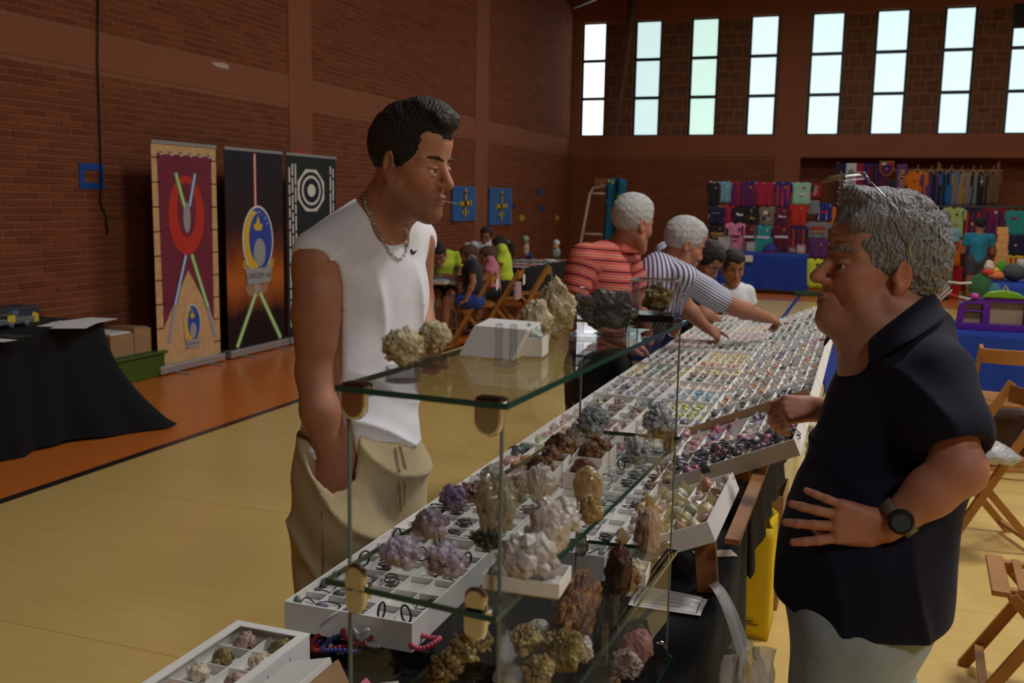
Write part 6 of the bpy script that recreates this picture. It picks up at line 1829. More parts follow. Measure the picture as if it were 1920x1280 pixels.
P_BLK = pm('print_black', (.014, .016, .026)); P_BLUEP = pm('print_blue', (.03, .07, .42)); P_YELP = pm('print_yellow', (.70, .48, .04)); P_WHT = pm('print_white', (.74, .72, .70)); P_GREYP = pm('print_grey', (.36, .36, .38)); P_GRN = pm('print_green', (.12, .36, .05)); P_LGRN = pm('print_pale_green', (.60, .78, .45)); P_LBL = pm('print_pale_blue', (.55, .70, .88)); P_DBL = pm('print_deep_blue', (.04, .10, .32))
def banner(y0, y1, label, base_m, xb=-5.86):
    w = y1-y0; t = thing('roll_up_banner', label, 'banner', (xb, (y0+y1)/2, 0), 'roll-up banners along the brick wall')
    M = Matrix(((0, 0, 1, xb), (1, 0, 0, (y0+y1)/2), (0, 1, 0, 0), (0, 0, 0, 1)))
    MB().box((xb-.06, y0-.02, .012), (xb+.05, y1+.02, .085)).build('base_cassette', M_ALU, t, bevel=.012)
    for yy in (y0+.2, y1-.2):
        MB().box((xb-.16, yy-.02, .0), (xb+.20, yy+.02, .011)).build('swivel_foot', M_ALU, t)
    MB().box((xb-.012, y0, 2.045), (xb+.012, y1, 2.075)).build('top_rail', M_ALU, t)
    MB().tube([(xb-.03, (y0+y1)/2, .08), (xb-.03, (y0+y1)/2, 2.05)], .010, 8).build('support_pole', M_ALU, t)
    MB().box((xb-.0015, y0, .08), (xb+.0015, y1, 2.05)).build('printed_sheet', base_m, t)
    return t, M, w
# first: timber-framed maroon drape
t, M, w = banner(7.03, 7.93, 'roll-up banner with wood plank border and red oval emblem on maroon', P_TAN)
h_ = w/2
for k in range(9):
    z = .20 + .215*k
    for s in (-1, 1): flat('plank_line', [(min(s*h_, s*(h_-.10)), z), (max(s*h_, s*(h_-.10)), z), (max(s*h_, s*(h_-.10)), z+.012), (min(s*h_, s*(h_-.10)), z+.012)], P_LINE, t, M, .002)
flat('drape', [(-h_+.07, 1.96), (-h_+.09, .42), (0, .92), (h_-.09, .42), (h_-.07, 1.96)], P_MAR, t, M, .002)
for k in range(6):
    x = -h_ + .12 + (w-.24)*k/5
    MB().tube([M @ Vector((x + .022*math.cos(a), 1.965 + .016*math.sin(a), .006)) for a in [2*PI*i/10 for i in range(10)]], .006, 5, closed=True).build('curtain_ring', M_ALU, t)
flat('oval_emblem', ell(0, 1.42, .25, .36), P_RED, t, M, .003); flat('oval_emblem', ell(0, 1.47, .13, .25), P_MAR, t, M, .004); flat('oval_emblem', ell(0, 1.40, .05, .14), P_GREYP, t, M, .0045)
for xa, ya, xb, yb, c1, c2 in ((-.03, 1.06, -.20, .62, P_DBL, P_LBL), (.05, 1.06, .27, .55, P_GRN, P_LGRN), (-.03, 1.50, -.14, 1.80, P_GRN, P_LGRN), (.04, 1.50, .13, 1.80, P_DBL, P_LBL)):
    flat('light_stripe', beam(xa, ya, xb, yb, .055), c1, t, M, .005); flat('light_stripe', beam(xa, ya, xb, yb, .026), c2, t, M, .006)
flat('light_stripe', beam(-.20, .62, -.30, .28, .045), P_GREYP, t, M, .005, 'grey stripe end'); flat('light_stripe', beam(.27, .55, .37, .24, .045), P_GREYP, t, M, .005, 'grey stripe end')
def badge(M, t, cx, cy, a, b, plate):
    flat('badge', ell(cx, cy, a*1.09, b*1.07), P_WHT, t, M, .007); flat('badge', ell(cx, cy, a, b), P_BLUEP, t, M, .008)
    flat('badge', ell(cx, cy, a, b, 20, PI*.62, PI*1.45) + ell(cx+.28*a, cy+.05*b, a*.92, b*.86, 20, PI*.62, PI*1.40)[::-1], P_YELP, t, M, .009)
    flat('badge', [(cx-.22*a, cy+.30*b), (cx+.22*a, cy+.30*b), (cx+.34*a, cy+.52*b), (cx+.16*a, cy+.48*b), (cx, cy+.78*b), (cx-.16*a, cy+.48*b), (cx-.34*a, cy+.52*b)], P_YELP, t, M, .010)
    flat('badge', ell(cx+.08*a, cy-.38*b, a*.42, b*.44, 18), P_GREYP, t, M, .010)
    for s in (-1, 1):
        for k in range(3): flat('chevron', beam(cx+s*a*1.08, cy-b*(.60+.09*k), cx+s*a*.55, cy-b*(.86+.09*k), b*.05), P_YELP, t, M, .009)
    flat('badge_plate', [(cx-a*.95, cy-b*.80), (cx-a*.62, cy-b*.86), (cx+a*.62, cy-b*.86), (cx+a*.95, cy-b*.80), (cx+a*.80, cy-b*1.34), (cx-a*.80, cy-b*1.34)], P_GREYP, t, M, .0105)
    o_ = text('badge_words', 'ORDEN 66', plate, M @ Matrix.Translation((cx, cy-b*1.10, .0115)), P_BLK, t, ext=.0003, xs=1.15); o_.data.transform(Matrix.Translation(-Vector(t['_o'])))
    for k, chh in enumerate('ASTURIAS'):
        an = PI*(.80 - .60*k/7); rm = Matrix.Translation((cx + a*.80*math.cos(an), cy + b*.86*math.sin(an), .0115)) @ Matrix.Rotation(an - PI/2, 4, 'Z')
        o_ = text('badge_words', chh, plate*.62, M @ rm, P_WHT, t, ext=.0002); o_.data.transform(Matrix.Translation(-Vector(t['_o'])))
badge(M, t, .03, .42, .11, .17, .030)
# second: dark sky with an orange glow
g = NG('print_dark_orange', .65, .3); gen, gx, gy, gz = g.coord('Generated')
r = g.n('ValToRGB'); g.l(g.math('ADD', gz, g.math('MULTIPLY', g.math('SUBTRACT', g.noise(gen, 5., 5), .5), .16)), r.inputs[0])
cr = r.color_ramp; cr.elements[0].position = .0; cr.elements[0].color = (.012, .004, .006, 1); cr.elements[1].position = 1.; cr.elements[1].color = (.012, .016, .030, 1)
for p_, c_ in ((.16, (.020, .006, .008, 1)), (.36, (.50, .13, .015, 1)), (.50, (.16, .035, .012, 1)), (.62, (.035, .012, .014, 1))): e = cr.elements.new(p_); e.color = c_
g.color(r.outputs[0])
t, M, w = banner(8.06, 9.06, 'roll-up banner with blue and yellow oval badge on dark orange sky', g.m)
flat('light_stripe', beam(.0, 1.42, .0, 2.03, .050), P_RED, t, M, .003); flat('light_stripe', beam(.0, 1.42, .0, 2.03, .022), P_WHT, t, M, .004)
for xa, xb, lab in ((-.02, -.36, 1), (.05, .42, 2)):
    flat('light_stripe', beam(xa, .62, xb, .10, .065), P_GRN, t, M, .003); flat('light_stripe', beam(xa, .62, xb, .10, .036), P_LGRN, t, M, .004)
flat('pale_glow', ell(.0, .68, .20, .10, 16), pm('print_warm_grey', (.40, .22, .14), noise=.5, nscale=12), t, M, .0025)
flat('pale_glow', ell(.0, .68, .05, .05, 14), P_GREYP, t, M, .0035)
badge(M, t, .03, 1.16, .25, .33, .078)
# third: dark green with white dashes and a plain white octagon
t, M, w = banner(9.13, 10.18, 'dark roll-up banner with white dashed borders and white octagon, partly behind the young man', pm('print_dark_green', (.016, .022, .022)))
for cxx in (-.46, -.40, -.34, .40, .46):
    z = .12 + (.07 if round(cxx*100) % 12 else 0); r2 = random.Random(int(cxx*100)+50)
    while z < 1.9:
        L = r2.choice((.10, .16, .24)); flat('white_dash', rect(cxx-.014, z, cxx+.014, min(z+L, 1.96)), P_WHT, t, M, .003); z += L + .025
c8 = [(-.02 + .30*math.cos(PI/8+PI*k/4)*1., 1.68 + .25*math.sin(PI/8+PI*k/4)) for k in range(8)]
flat('octagon', c8, P_WHT, t, M, .003); flat('octagon', ell(-.02, 1.68, .245, .205), P_BLK, t, M, .004); flat('octagon', ell(-.02, 1.68, .20, .165), P_WHT, t, M, .005); flat('octagon', ell(-.02, 1.68, .165, .135), P_BLK, t, M, .006); flat('octagon', ell(-.02, 1.68, .085, .070), P_WHT, t, M, .007)
MW = lambda y, z: Matrix(((0, 0, 1, WX+.003), (1, 0, 0, y), (0, 1, 0, z), (0, 0, 0, 1)))
# blue tape square
p0, p1 = atx(147, 305, WX), atx(195, 355, WX)
tp = thing('tape_square', 'square of wide blue tape stuck on the brick wall', 'tape', (WX, p0.y, p1.z))
bt = mat('blue_tape', (.005, .07, .36), .5); ww, hh_ = p1.y-p0.y, p0.z-p1.z; Mq = MW(p0.y, p1.z); bw = .055
for r_ in (rect(0, 0, ww, bw), rect(0, hh_-bw, ww, hh_), rect(0, bw, bw, hh_-bw), rect(ww-bw, bw, ww, hh_-bw)): MB().prism(r_, Mq, .0015).build('tape_strip', bt, tp)
# cable down the wall
pp = [atx(x, y, WX + .012) for x, y in ((184, -20), (184, 60), (183, 110), (186, 200), (189, 300), (190, 345), (188, 380), (199, 405), (202, 440))]
tag(MB().tube(pp, .008, 6).build('wall_cable', M_SHOE, None, origin=pp[-1], smooth=True), 'thin black cable hanging down the brick wall past the tape square', 'cable')
# small fire sign above the third banner
p0 = atx(564, 300, WX + .006); fs_ = thing('fire_sign', 'small red fire equipment sign on the pillar above the third banner', 'sign', tuple(p0))
M_SIGNR = mat('sign_red', (.55, .03, .03), .5)
Ms = Matrix(((0, 0, 1, WX+.006), (1, 0, 0, p0.y), (0, 1, 0, p0.z), (0, 0, 0, 1)))
MB().prism(rect(-.14, -.20, .14, .10), Ms, .003).build('plate', M_SIGNR, fs_)
MB().prism([(-.03, -.06), (.05, -.02), (.09, .04), (.06, .06), (.0, .02), (-.06, .01)], Ms @ Matrix.Translation((0,0,.003)), .001).build('pictogram', P_WHT, fs_)
# two blue flags with a yellow cross
fl_m = fabric('flag_blue', (.008, .12, .40), .75, .3, 14.)
for k, (a, b) in enumerate((((846, 348), (891, 414)), ((915, 351), (958, 421)))):
    p0, p1 = atx(*a, WX), atx(*b, WX); w, h = p1.y-p0.y, p0.z-p1.z
    t = thing('blue_flag', 'blue flag with yellow cross pinned on the wall, %s of two' % ('left', 'right')[k], 'flag', (WX+.012, (p0.y+p1.y)/2, p1.z), 'blue flags on the brick wall')
    M = Matrix(((0, 0, 1, WX+.016), (1, 0, 0, (p0.y+p1.y)/2), (0, 1, 0, p1.z), (0, 0, 0, 1)))
    wave = lambda a, b: .010*math.sin(9*a+2*b)*(1-.6*b) + .006*math.sin(17*a-5*b)
    sheet('flag_cloth', w, h, fl_m, t, M, fx=wave, nu=16)
    cz = h*.50
    for poly in (beam(.0, h*.14, .02, h*.86, .055), beam(-w*.19, cz, w*.22, cz+.02, .06), ell(-w*.19, cz, .05, .05, 8), ell(w*.22, cz+.02, .05, .05, 8), ell(.02, h*.86, .045, .05, 8), ell(0, cz, .06, .07, 10), ell(-.10, cz-.14, .025, .04, 8), ell(.12, cz-.14, .025, .04, 8)):
        flat('cross', poly, P_YELP, t, M, .018)
# scraps of tape further along
for k, (x, y, c_, nm) in enumerate(((960, 386, (.01,.03,.12), 'dark navy'), (1010, 359, (.01,.08,.36), 'upper blue'), (1017, 391, (.01,.08,.36), 'lower blue'), (978, 408, (.50,.36,.06), 'left yellow'), (1044, 408, (.50,.36,.06), 'right yellow'))):
    p = atx(x, y, WX); tag(MB().prism([(-.14, -.05), (.13, -.06), (.16, .04), (-.10, .06)], MW(p.y, p.z), .002).build('tape_scrap', mat('tape_'+nm.replace(' ', '_'), c_, .6), None, origin=p), '%s scrap of tape on the far brick wall' % nm, 'tape', 'tape scraps on the far wall')
# ---- black table at the left edge
folding_table('folding_table', 'table under the black cloth at the left edge', -5.55, -4.84, 3.5, 5.2, .742)
o = drape('tablecloth', 'long black cloth over the table at the left edge, trailing on the floor', -5.60, -4.82, 3.45, 5.25, .75, {'x': .73, 'X': .74, 'y': .74, 'Y': .74}, M_CLOTH, flare=.05, nz=14, amp=.02)
for v in o.data.vertices:
    wco = Vector(v.co) + Vector(o.location); v_ = (.75-wco.z)/.74
    k = math.exp(-((wco.y-5.3)**2 + (wco.x+4.80)**2)/.10)*v_**2
    v.co.x += .34*k; v.co.y += .22*k
    if v_ > .98: v.co.z = max(v.co.z, .006 - o.location.z) + .012*RND.random()*k
# toy vehicle kit on it
tb = lambda x, y, z=.752: atz(x, y, z)
kb = thing('toy_kit_box', 'dark boxed toy kit with yellow corner on the left black table', 'box', (-5.1, 4.75, .752))
b0 = tb(60, 612); MB().box((b0.x-.36, b0.y-.33, .753), (b0.x-.16, b0.y+.22, .86)).build('carton', mat('dark_print_box', (.035, .045, .07), .45, noise=.7, nscale=14), kb, bevel=.003)
MB().prism([(-.03, 0), (.06, 0), (.06, .05), (.02, .07)], Matrix(((0,0,1,b0.x-.158),(1,0,0,b0.y+.15),(0,1,0,.755),(0,0,0,1))), .002).build('yellow_corner', P_YELP, kb)
MB().prism([(-.14, .02), (.08, .03), (.10, .09), (-.10, .085)], Matrix(((0,0,1,b0.x-.158),(1,0,0,b0.y-.05),(0,1,0,.755),(0,0,0,1))), .002).build('printed_picture', mat('print_steel_blue', (.10, .16, .26), .5, noise=.6, nscale=30), kb)
tv = thing('toy_vehicle', 'grey toy vehicle with small wheels before the toy kit box', 'toy', (b0.x-.06, b0.y-.12, .753))
MB().box((b0.x-.13, b0.y-.30, .775), (b0.x-.03, b0.y+.06, .815)).build('hull', mat('toy_grey', (.13, .14, .15), .5, noise=.4, nscale=60), tv, bevel=.01)
MB().box((b0.x-.12, b0.y-.26, .815), (b0.x-.04, b0.y-.08, .85)).build('cabin', mat('toy_dark', (.04, .045, .05), .4, noise=.5, nscale=50), tv, bevel=.01)
MB().box((b0.x-.031, b0.y-.16, .79), (b0.x-.028, b0.y-.10, .835)).build('yellow_panel', P_YELP, tv)
for yy in (-.26, -.14, -.02):
    MB().lathe([(.001, -.012), (.02, -.012), (.022, 0), (.02, .012), (.001, .012)], 14, Matrix.Translation((b0.x-.028, b0.y+yy, .776)) @ Matrix.Rotation(PI/2, 4, 'Y')).build('wheel', M_TUBE, tv, smooth=True)
for k, (x, y, rz) in enumerate(((120, 607, .3), (150, 602, -.1), (172, 601, .2), (140, 610, .5))):
    o = MB().box((-.105, -.15, 0), (.105, .15, .001)).build('paper_sheet', M_PAPER, None); o.location = tb(x, y, .753 + .0015*k); o.rotation_euler = (0, 0, rz)
    tag(o, 'white paper sheet on the left black table, %s of the spread' % ('lowest', 'second', 'third', 'topmost')[k], 'paper', 'papers on the left black table')
o = MB().box((-.09, -.06, 0), (.09, .06, .002)).build('green_leaflet', mat('green_print', (.03, .06, .035), .6, noise=.5, nscale=25), None); o.location = tb(22, 630, .753); tag(o, 'dark green leaflet at the left edge of the left black table', 'leaflet')
o = MB().box((-.06, -.05, 0), (.06, .05, .001)).build('white_leaflet', M_PAPER, None); o.location = tb(4, 638, .753); tag(o, 'white leaflet corner at the very left edge of the black table', 'leaflet')
# boxes by the wall
gc = thing('green_crate', 'low green crate on the floor behind the left black table', 'crate', (-6.02, 6.75, 0))
mg = mat('green_plastic', (.06, .11, .012), .6, noise=.2, nscale=8)
MB().box((-6.22, 6.3, .0), (-5.84, 7.10, .20)).build('crate_body', mg, gc, bevel=.01); MB().box((-6.235, 6.28, .20), (-5.82, 7.12, .225)).build('lid', mg, gc, bevel=.006)
for k, (a, b, c_, lab) in enumerate(((6.50, 6.78, .42, 'left cardboard box with white top on the green crate'), (6.79, 7.0, .44, 'right cardboard box on the green crate'))):
    t = thing('cardboard_box', lab, 'box', (-6.05, (a+b)/2, .226), 'cardboard boxes on the green crate')
    MB().box((-6.2, a, .227), (-5.9, b, c_)).build('carton', M_KRAFT, t, bevel=.003)
    MB().box((-6.2, a+.02, c_), (-5.92, b-.02, c_+.012)).build('flap', M_CARD if k == 0 else M_KRAFT, t)
# ================================================================ the children's corner
M_CHAIRW = mat('varnished_wood', (.36, .155, .038), .42, noise=.25, nscale=10, bump=.05)
M_DRAWT = mat('white_table_plastic', (.66, .65, .60), .45)
folding_table('folding_table', 'white plastic folding table where the children draw', -5.5, -4.30, 9.82, 10.52, .72, M_DRAWT)
for k, (dx, dy, rz, c_, nm) in enumerate(((-.30, .12, .2, M_PAPER, 'white drawing'), (-.10, .14, -.3, mat('lilac_paper', (.40, .36, .46), .8), 'lilac drawing'), (-.45, .36, .1, M_PAPER, 'white drawing at the back'), (-.18, .44, .4, mat('lilac_paper', (.4,.36,.46), .8), 'lilac drawing at the back'))):
    o = MB().box((-.13, -.10, 0), (.13, .10, .0015)).build('drawing_sheet', c_, None); o.location = (-4.32+dx, 9.84+dy, .7215+.002*k); o.rotation_euler = (0, 0, rz); tag(o, '%s sheet on the children\'s white table' % nm, 'paper', 'drawing sheets')
o = MB().box((-.12, -.05, 0), (.12, .05, .02)).build('green_pencil_case', mat('green_case', (.03, .16, .07), .6), None, bevel=.008); o.location = (-4.62, 10.0, .729); o.rotation_euler = (0, 0, .3); tag(o, 'green pencil case on the children\'s white table', 'pencil case')
def folding_chair(label, loc, rz, group='wooden folding chairs', sign=False, mesh=None):
    """local: the sitter faces +x; seat at .45"""
    t = lthing('folding_chair', label, 'chair', loc, group, rz)
    W_ = .20
    for s in (-1, 1):
        MB().bar((.27, s*W_, 0), (-.20, s*W_, .80), .022, .042, (1, 0, 0)).build('long_leg', M_CHAIRW, t, bevel=.003)
        MB().bar((-.24, s*(W_-.028), 0), (.16, s*(W_-.028), .44), .020, .036, (1, 0, 0)).build('short_leg', M_CHAIRW, t, bevel=.003)
    MB().bar((.22, -W_, .09), (.22, W_, .09), .03, .018).build('stretcher', M_CHAIRW, t); MB().bar((-.19, -W_+.03, .06), (-.19, W_-.03, .06), .03, .018).build('stretcher', M_CHAIRW, t)
    sf = MB()
    for s in (-1, 1): sf.box((-.16, s*(W_-.055)-.016, .438), (.20, s*(W_-.055)+.016, .458))
    sf.box((.165, -W_+.005, .438), (.225, W_-.005, .460)).box((-.185, -W_+.03, .438), (-.155, W_-.03, .458))
    sf.build('seat_frame', M_CHAIRW, t, bevel=.006)
    for k in range(6):
        x = -.135 + .052*k; MB().box((x-.015, -W_+.04, .452), (x+.015, W_-.04, .463)).build('seat_slat', M_CHAIRW, t, bevel=.002)
    br = MB(); br.grid(lambda a, b: Vector((-.195 - .03*math.sin(PI*a) + .045*(1-b)*.3, (a-.5)*2*(W_-.012), .70 + .085*b)), 10, 2)
    br.build('back_rest', M_CHAIRW, t, solid=.014)
    return t
kch = folding_chair('wooden folding chair under the child in dark shirt, white paper on its back', (-4.05, 10.12, 0), PI + .25, 'wooden folding chairs of the children')
MB().box((-.235, -.09, .62), (-.232, .08, .74)).build('paper_sign', M_PAPER, kch, label='white paper tied to the backrest')
for lab, loc, rz in (('wooden folding chair under the girl in pink shirt', (-4.02, 10.95, 0), PI + .2), ('wooden folding chair right of the girl with ponytail', (-3.93, 11.75, 0), PI + .35)):
    dup(kch, loc, (0, 0, rz), lab, 'wooden folding chairs of the children')
# small pink bag hung on a chair
o = MB().box((-.02, -.09, 0), (.02, .09, .2)).build('pink_print_bag', mat('pink_print', (.42, .25, .32), .7, noise=.7, nscale=30), None, bevel=.01); o.location = (-3.74, 10.62, .48); tag(o, 'pink printed bag hanging between the children\'s chairs', 'bag')
# black table with comics and plush
folding_table('folding_table', 'table under the short black cloth by the far left wall', -4.9, -4.08, 11.9, 14.1, .742)
drape('tablecloth', 'short black cloth over the table of magazines by the far left wall', -4.93, -4.06, 11.86, 14.13, .75, {'x': .4, 'X': .40, 'y': .42, 'Y': .4}, M_CLOTH, flare=.02)
rr = random.Random(5)
cols_m = [((.42,.36,.38), 'grey'), ((.40,.12,.10), 'red'), ((.50,.40,.36), 'beige'), ((.10,.16,.12), 'dark green'), ((.52,.48,.50), 'pale'), ((.34,.16,.07), 'brown')]
for k in range(18):
    c_, nm = cols_m[k % 6]; o = MB().box((-.09, -.13, 0), (.09, .13, .008)).build('magazine', mat('mag_'+nm.replace(' ', '_'), c_, .5, noise=.5, nscale=30), None)
    r_, cc = k // 6, k % 6; o.location = (-4.20 - .24*r_, 12.05 + .345*cc, .7525); o.rotation_euler = (0, 0, rr.uniform(-.12, .12))
    tag(o, '%s magazine in the %s row on the far left black table' % (nm, ('front', 'middle', 'back')[r_]), 'magazine', 'magazines on the far left black table')
for k, yy in enumerate((12.9, 13.75)):
    t = lthing('plastic_chair', 'grey plastic chair behind the magazine table, %s of two' % ('left', 'right')[k], 'chair', (-5.35, yy, 0), 'grey plastic chairs', 0)
    mp_ = mat('grey_plastic_seat', (.42, .36, .33), .55)
    MB().grid(lambda a, b: Vector((.18 - .05*b + .03*math.sin(PI*a), (a-.5)*.62, .62 + .40*b)), 8, 4).build('backrest', mp_, t, smooth=True, solid=.015)
    MB().box((-.25, -.24, .43), (.18, .24, .45)).build('seat', mp_, t, bevel=.008)
    for sx in (-.2, .16):
        for sy in (-.2, .2): MB().tube([(sx, sy, 0), (sx, sy, .43)], .011, 6).build('leg', M_TUBE, t)
    for sy in (-.2, .2): MB().tube([(.16, sy, .43), (.17, sy, .7)], .011, 6).build('back_post', M_TUBE, t)
def plush(name, label, c, parts):
    t = thing(name, label, 'plush toy', tuple(c), 'plush toys on tables')
    for nm, off, r_, m_ in parts:
        Q = Sdf(); Q.ell(Vector(c) + Vector(off), np.array(r_)); Q.fx = lambda P: .006*wob(P, 90.); v, f = Q.mesh(max(.006, min(r_)/6)); mesh_ob(nm, v, f, m_, t)
    return t
cl = lambda n, c: mat('plush_'+n, c, .95, bump=.4)
plush('plush_figure', 'small plush with pale green head on the magazine table', (-4.66, 13.55, .757), [('head', (0, 0, .30), (.05,.06,.055), cl('sage', (.28,.36,.24))), ('body', (0, .03, .16), (.045,.05,.10), cl('tan', (.50,.38,.24))), ('arm', (.02, .10, .05), (.05,.08,.05), cl('navy', (.03,.04,.16)))])
plush('plush_figure', 'small plush with white head and orange neck at the end of the magazine table', (-4.32, 13.95, .757), [('head', (0, .03, .24), (.05,.05,.05), cl('white', (.62,.62,.58))), ('body', (0, 0, .10), (.07,.07,.10), cl('grey_green', (.26,.30,.24))), ('neck', (0, -.04, .18), (.035,.04,.035), cl('orange', (.55,.16,.05)))])
o = MB().lathe([(.001, 0), (.07, 0), (.09, .02), (.085, .024), (.001, .012)], 16).build('white_saucer', M_CARD, None, smooth=True); o.location = (-4.25, 13.45, .757); tag(o, 'white saucer on the magazine table before the plush', 'saucer')
# white goal-like frame and cloth, rope from the ceiling
gf = thing('tube_frame', 'white tube ladder frame standing at the far end of the hall', 'frame', (-4.5, 17.0, 0))
mw = mat('white_paint_tube', (.62, .55, .50), .5)
A, B = aty(1085, 470, 17), aty(1106, 352, 17); C_, D_ = aty(1156, 346, 17), aty(1150, 470, 17)
ga = A + (A-B)*(A.z/(B.z-A.z)); gd = D_ + (D_-C_)*(D_.z/(C_.z-D_.z))
MB().tube([ga, B - Vector((-.0, 0, .12)), B + Vector((.06, 0, .0)), C_ + Vector((-.05, 0, 0)), C_ - Vector((0, 0, .08)), gd], .026, 8).build('frame_tube', mw, gf, smooth=True)
for y_ in (362, 438): 
    a_, b_ = aty(1085 + (470-y_)*.178, y_, 17), aty(1153, y_+2, 17); MB().tube([a_, b_], .022, 8).build('rung', mw, gf, smooth=True)
p_ = aty(1138, 338, 16.9); q_ = aty(1174, 345, 16.9); w_ = q_.x - p_.x
hc = thing('hanging_cloth', 'blue cloth with yellow patches hanging on the white tube frame', 'cloth', (p_.x, 16.9, p_.z-1.1))
g = NG('blue_yellow_print', .8, .2); vec, x, y, z = g.coord('Object'); g.color(g.mix(g.math('GREATER_THAN', g.noise(vec, 3.2, 2), .60), (.008, .085, .16), (.36, .36, .03)))
MB().grid(lambda a, b: Vector((p_.x + w_*(a-.1*b), 16.9 - .05*math.sin(11*a), p_.z + .05*math.sin(3*a) - 1.25*b)), 12, 10).build('cloth_sheet', g.m, hc, smooth=True, solid=.01)
MB().box((p_.x-.22, 16.88, p_.z-.08), (p_.x+.02, 16.94, p_.z+.04)).build('board', mat('brown_board', (.22, .09, .03), .7), hc)
rp = thing('climbing_rope', 'doubled brown climbing rope hanging from the ceiling by the first windows', 'rope', tuple(aty(1150, 345, 20.6)))
mr = mat('rope_brown', (.16, .085, .05), .9)
MB().tube([aty(1188, -12, 20.6), aty(1178, 80, 20.6), aty(1165, 170, 20.6), aty(1152, 255, 20.6)], [.07, .065, .05, .025], 8).build('rope_strand', mr, rp, smooth=True)
MB().tube([aty(1180, -12, 20.6), aty(1172, 90, 20.6), aty(1153, 255, 20.6), aty(1152, 342, 20.6)], [.03, .03, .03, .028], 8).build('rope_strand', mr, rp, smooth=True)
# ================================================================ the football shirt stall along the back wall
def lc(r, g_, b): return lin((r, g_, b))
SHC = dict(black=(.016,.016,.02), sky=(.16,.36,.46), crimson=(.36,.015,.055), blau=(.02,.02,.17), grana=(.26,.012,.03), mint=(.28,.50,.36), navy=(.016,.02,.06), red=(.50,.025,.02), pink=(.72,.24,.38), maroon=(.15,.01,.03), teal=(.03,.30,.29),
           purple=(.12,.03,.15), grey=(.20,.20,.22), neon=(.50,.62,.04), orange=(.70,.17,.01), lime=(.42,.55,.18), gold=(.42,.24,.05), camo=(.20,.16,.12), brown=(.16,.09,.05), blue=(.02,.14,.38), violet=(.14,.05,.20), white=(.66,.65,.66), yellow=(.62,.46,.04))
def cm_(n): return mat('shirt_'+n, SHC[n], .8, noise=.15, nscale=8, bump=.15, bscale=14)
def jersey(label, box, y, col, stripes=None, marks=(), sleeves=True, col2=None, group='football shirts on the left rack', name='football_shirt', hanger=False, crop=False):
    """a shirt hung flat: body with V neck, two drooping sleeves, optional vertical stripes, chest marks"""
    p0, p1 = aty(box[0], box[1], y), aty(box[2], box[3], y); w, h = p1.x-p0.x, p0.z-p1.z; cx = (p0.x+p1.x)/2
    t = thing(name, label, 'shirt', (cx, y, p1.z), group)
    M = Matrix(((1, 0, 0, cx), (0, 0, -1, y), (0, 1, 0, p1.z), (0, 0, 0, 1)))          # x right, y up, z towards the hall
    bw = w*.5*(.78 if sleeves else .98); sh_ = h*.93
    ph = RND.uniform(0, 6)
    def body(a, b):
        x = (a-.5)*2; wx_ = bw*(1 - .06*math.sin(PI*b)); top = sh_ + h*.07*(1-abs(x)) - (h*.10*max(0, 1-abs(x)/.28) if True else 0)
        return M @ Vector((x*wx_, b*top, .02 + .012*math.sin(6*x+ph)*(1.2-b) + .006*math.sin(13*x+2*b)))
    MB().grid(body, 12, 8).build('body', cm_(col), t, smooth=True, solid=.012)
    if sleeves:
        for s in (-1, 1):
            def slv(a, b): return M @ Vector((s*(bw*.93 + a*w*.13), sh_*(1 - .10*a) - b*h*(.34 - .04*a), .015 + .012*math.sin(PI*a)))
            MB().grid(slv, 4, 4).build('sleeve', cm_(col2 or col), t, smooth=True, solid=.012)
    if stripes:
        n = stripes[1]
        for k in range(n):
            x = -1 + 2*(k+.5)/n
            def st(a, b): v = body(.5 + x/2 + (a-.5)/n*.5, .02 + b*.86); return v + Vector((0, -.009, 0))
            MB().grid(st, 1, 6).build('stripe', cm_(stripes[0]), t, solid=.001)
    for kind, u, v, sx, sy, c in marks:
        cpos = body(.5+u/2, v); Mk = Matrix(((1, 0, 0, cpos.x), (0, 0, -1, cpos.y-.016), (0, 1, 0, cpos.z), (0, 0, 0, 1)))
        if kind == 'dot': MB().prism(ell(0, 0, sx*w, sy*h, 10), Mk, .002).build('crest', cm_(c), t)
        elif kind == 'bar': MB().prism(rect(-sx*w, -sy*h, sx*w, sy*h), Mk, .002).build('print_band', cm_(c), t)
        else:
            o_ = text('print_words', kind, sy*h*2, Mk @ Matrix.Translation((0, 0, .002)), cm_(c), t, ext=.001); o_.data.transform(Matrix.Translation(-Vector(t['_o'])))
    if hanger:
        hg = MB(); zt = sh_ + h*.02
        hg.tube([M @ Vector((-bw*.8, zt-.06, .02)), M @ Vector((0, zt+.05, .02)), M @ Vector((bw*.8, zt-.06, .02))], .012, 6)
        hg.tube([M @ Vector((0, zt+.05, .02)), M @ Vector((0, zt+.10, .02)), M @ Vector((.02, zt+.13, .02))], .006, 5)
        hg.build('hanger', mat('hanger_wood', (.50, .33, .17), .5), t, smooth=True)
    return t
YR = 19.55
rack = thing('shirt_rack', 'white pole rack of the football shirt stall behind the blue table', 'rack', (-2., YR, 0))
ra, rb_ = aty(1333, 342, YR+.05), aty(1512, 350, YR+.05)
for p in (ra, rb_): MB().tube([(p.x, p.y, 0), (p.x, p.y, p.z+.03)], .022, 8).build('pole', mat('white_pole', (.60,.60,.62), .5), rack, smooth=True)
for z in (ra.z, aty(1400, 388, YR).z, aty(1400, 420, YR).z): MB().tube([(ra.x, YR+.05, z), (rb_.x, YR+.05, z)], .012, 6).build('cross_tube', mat('white_pole', (.6,.6,.62), .5), rack)
L = 'on the left rack'
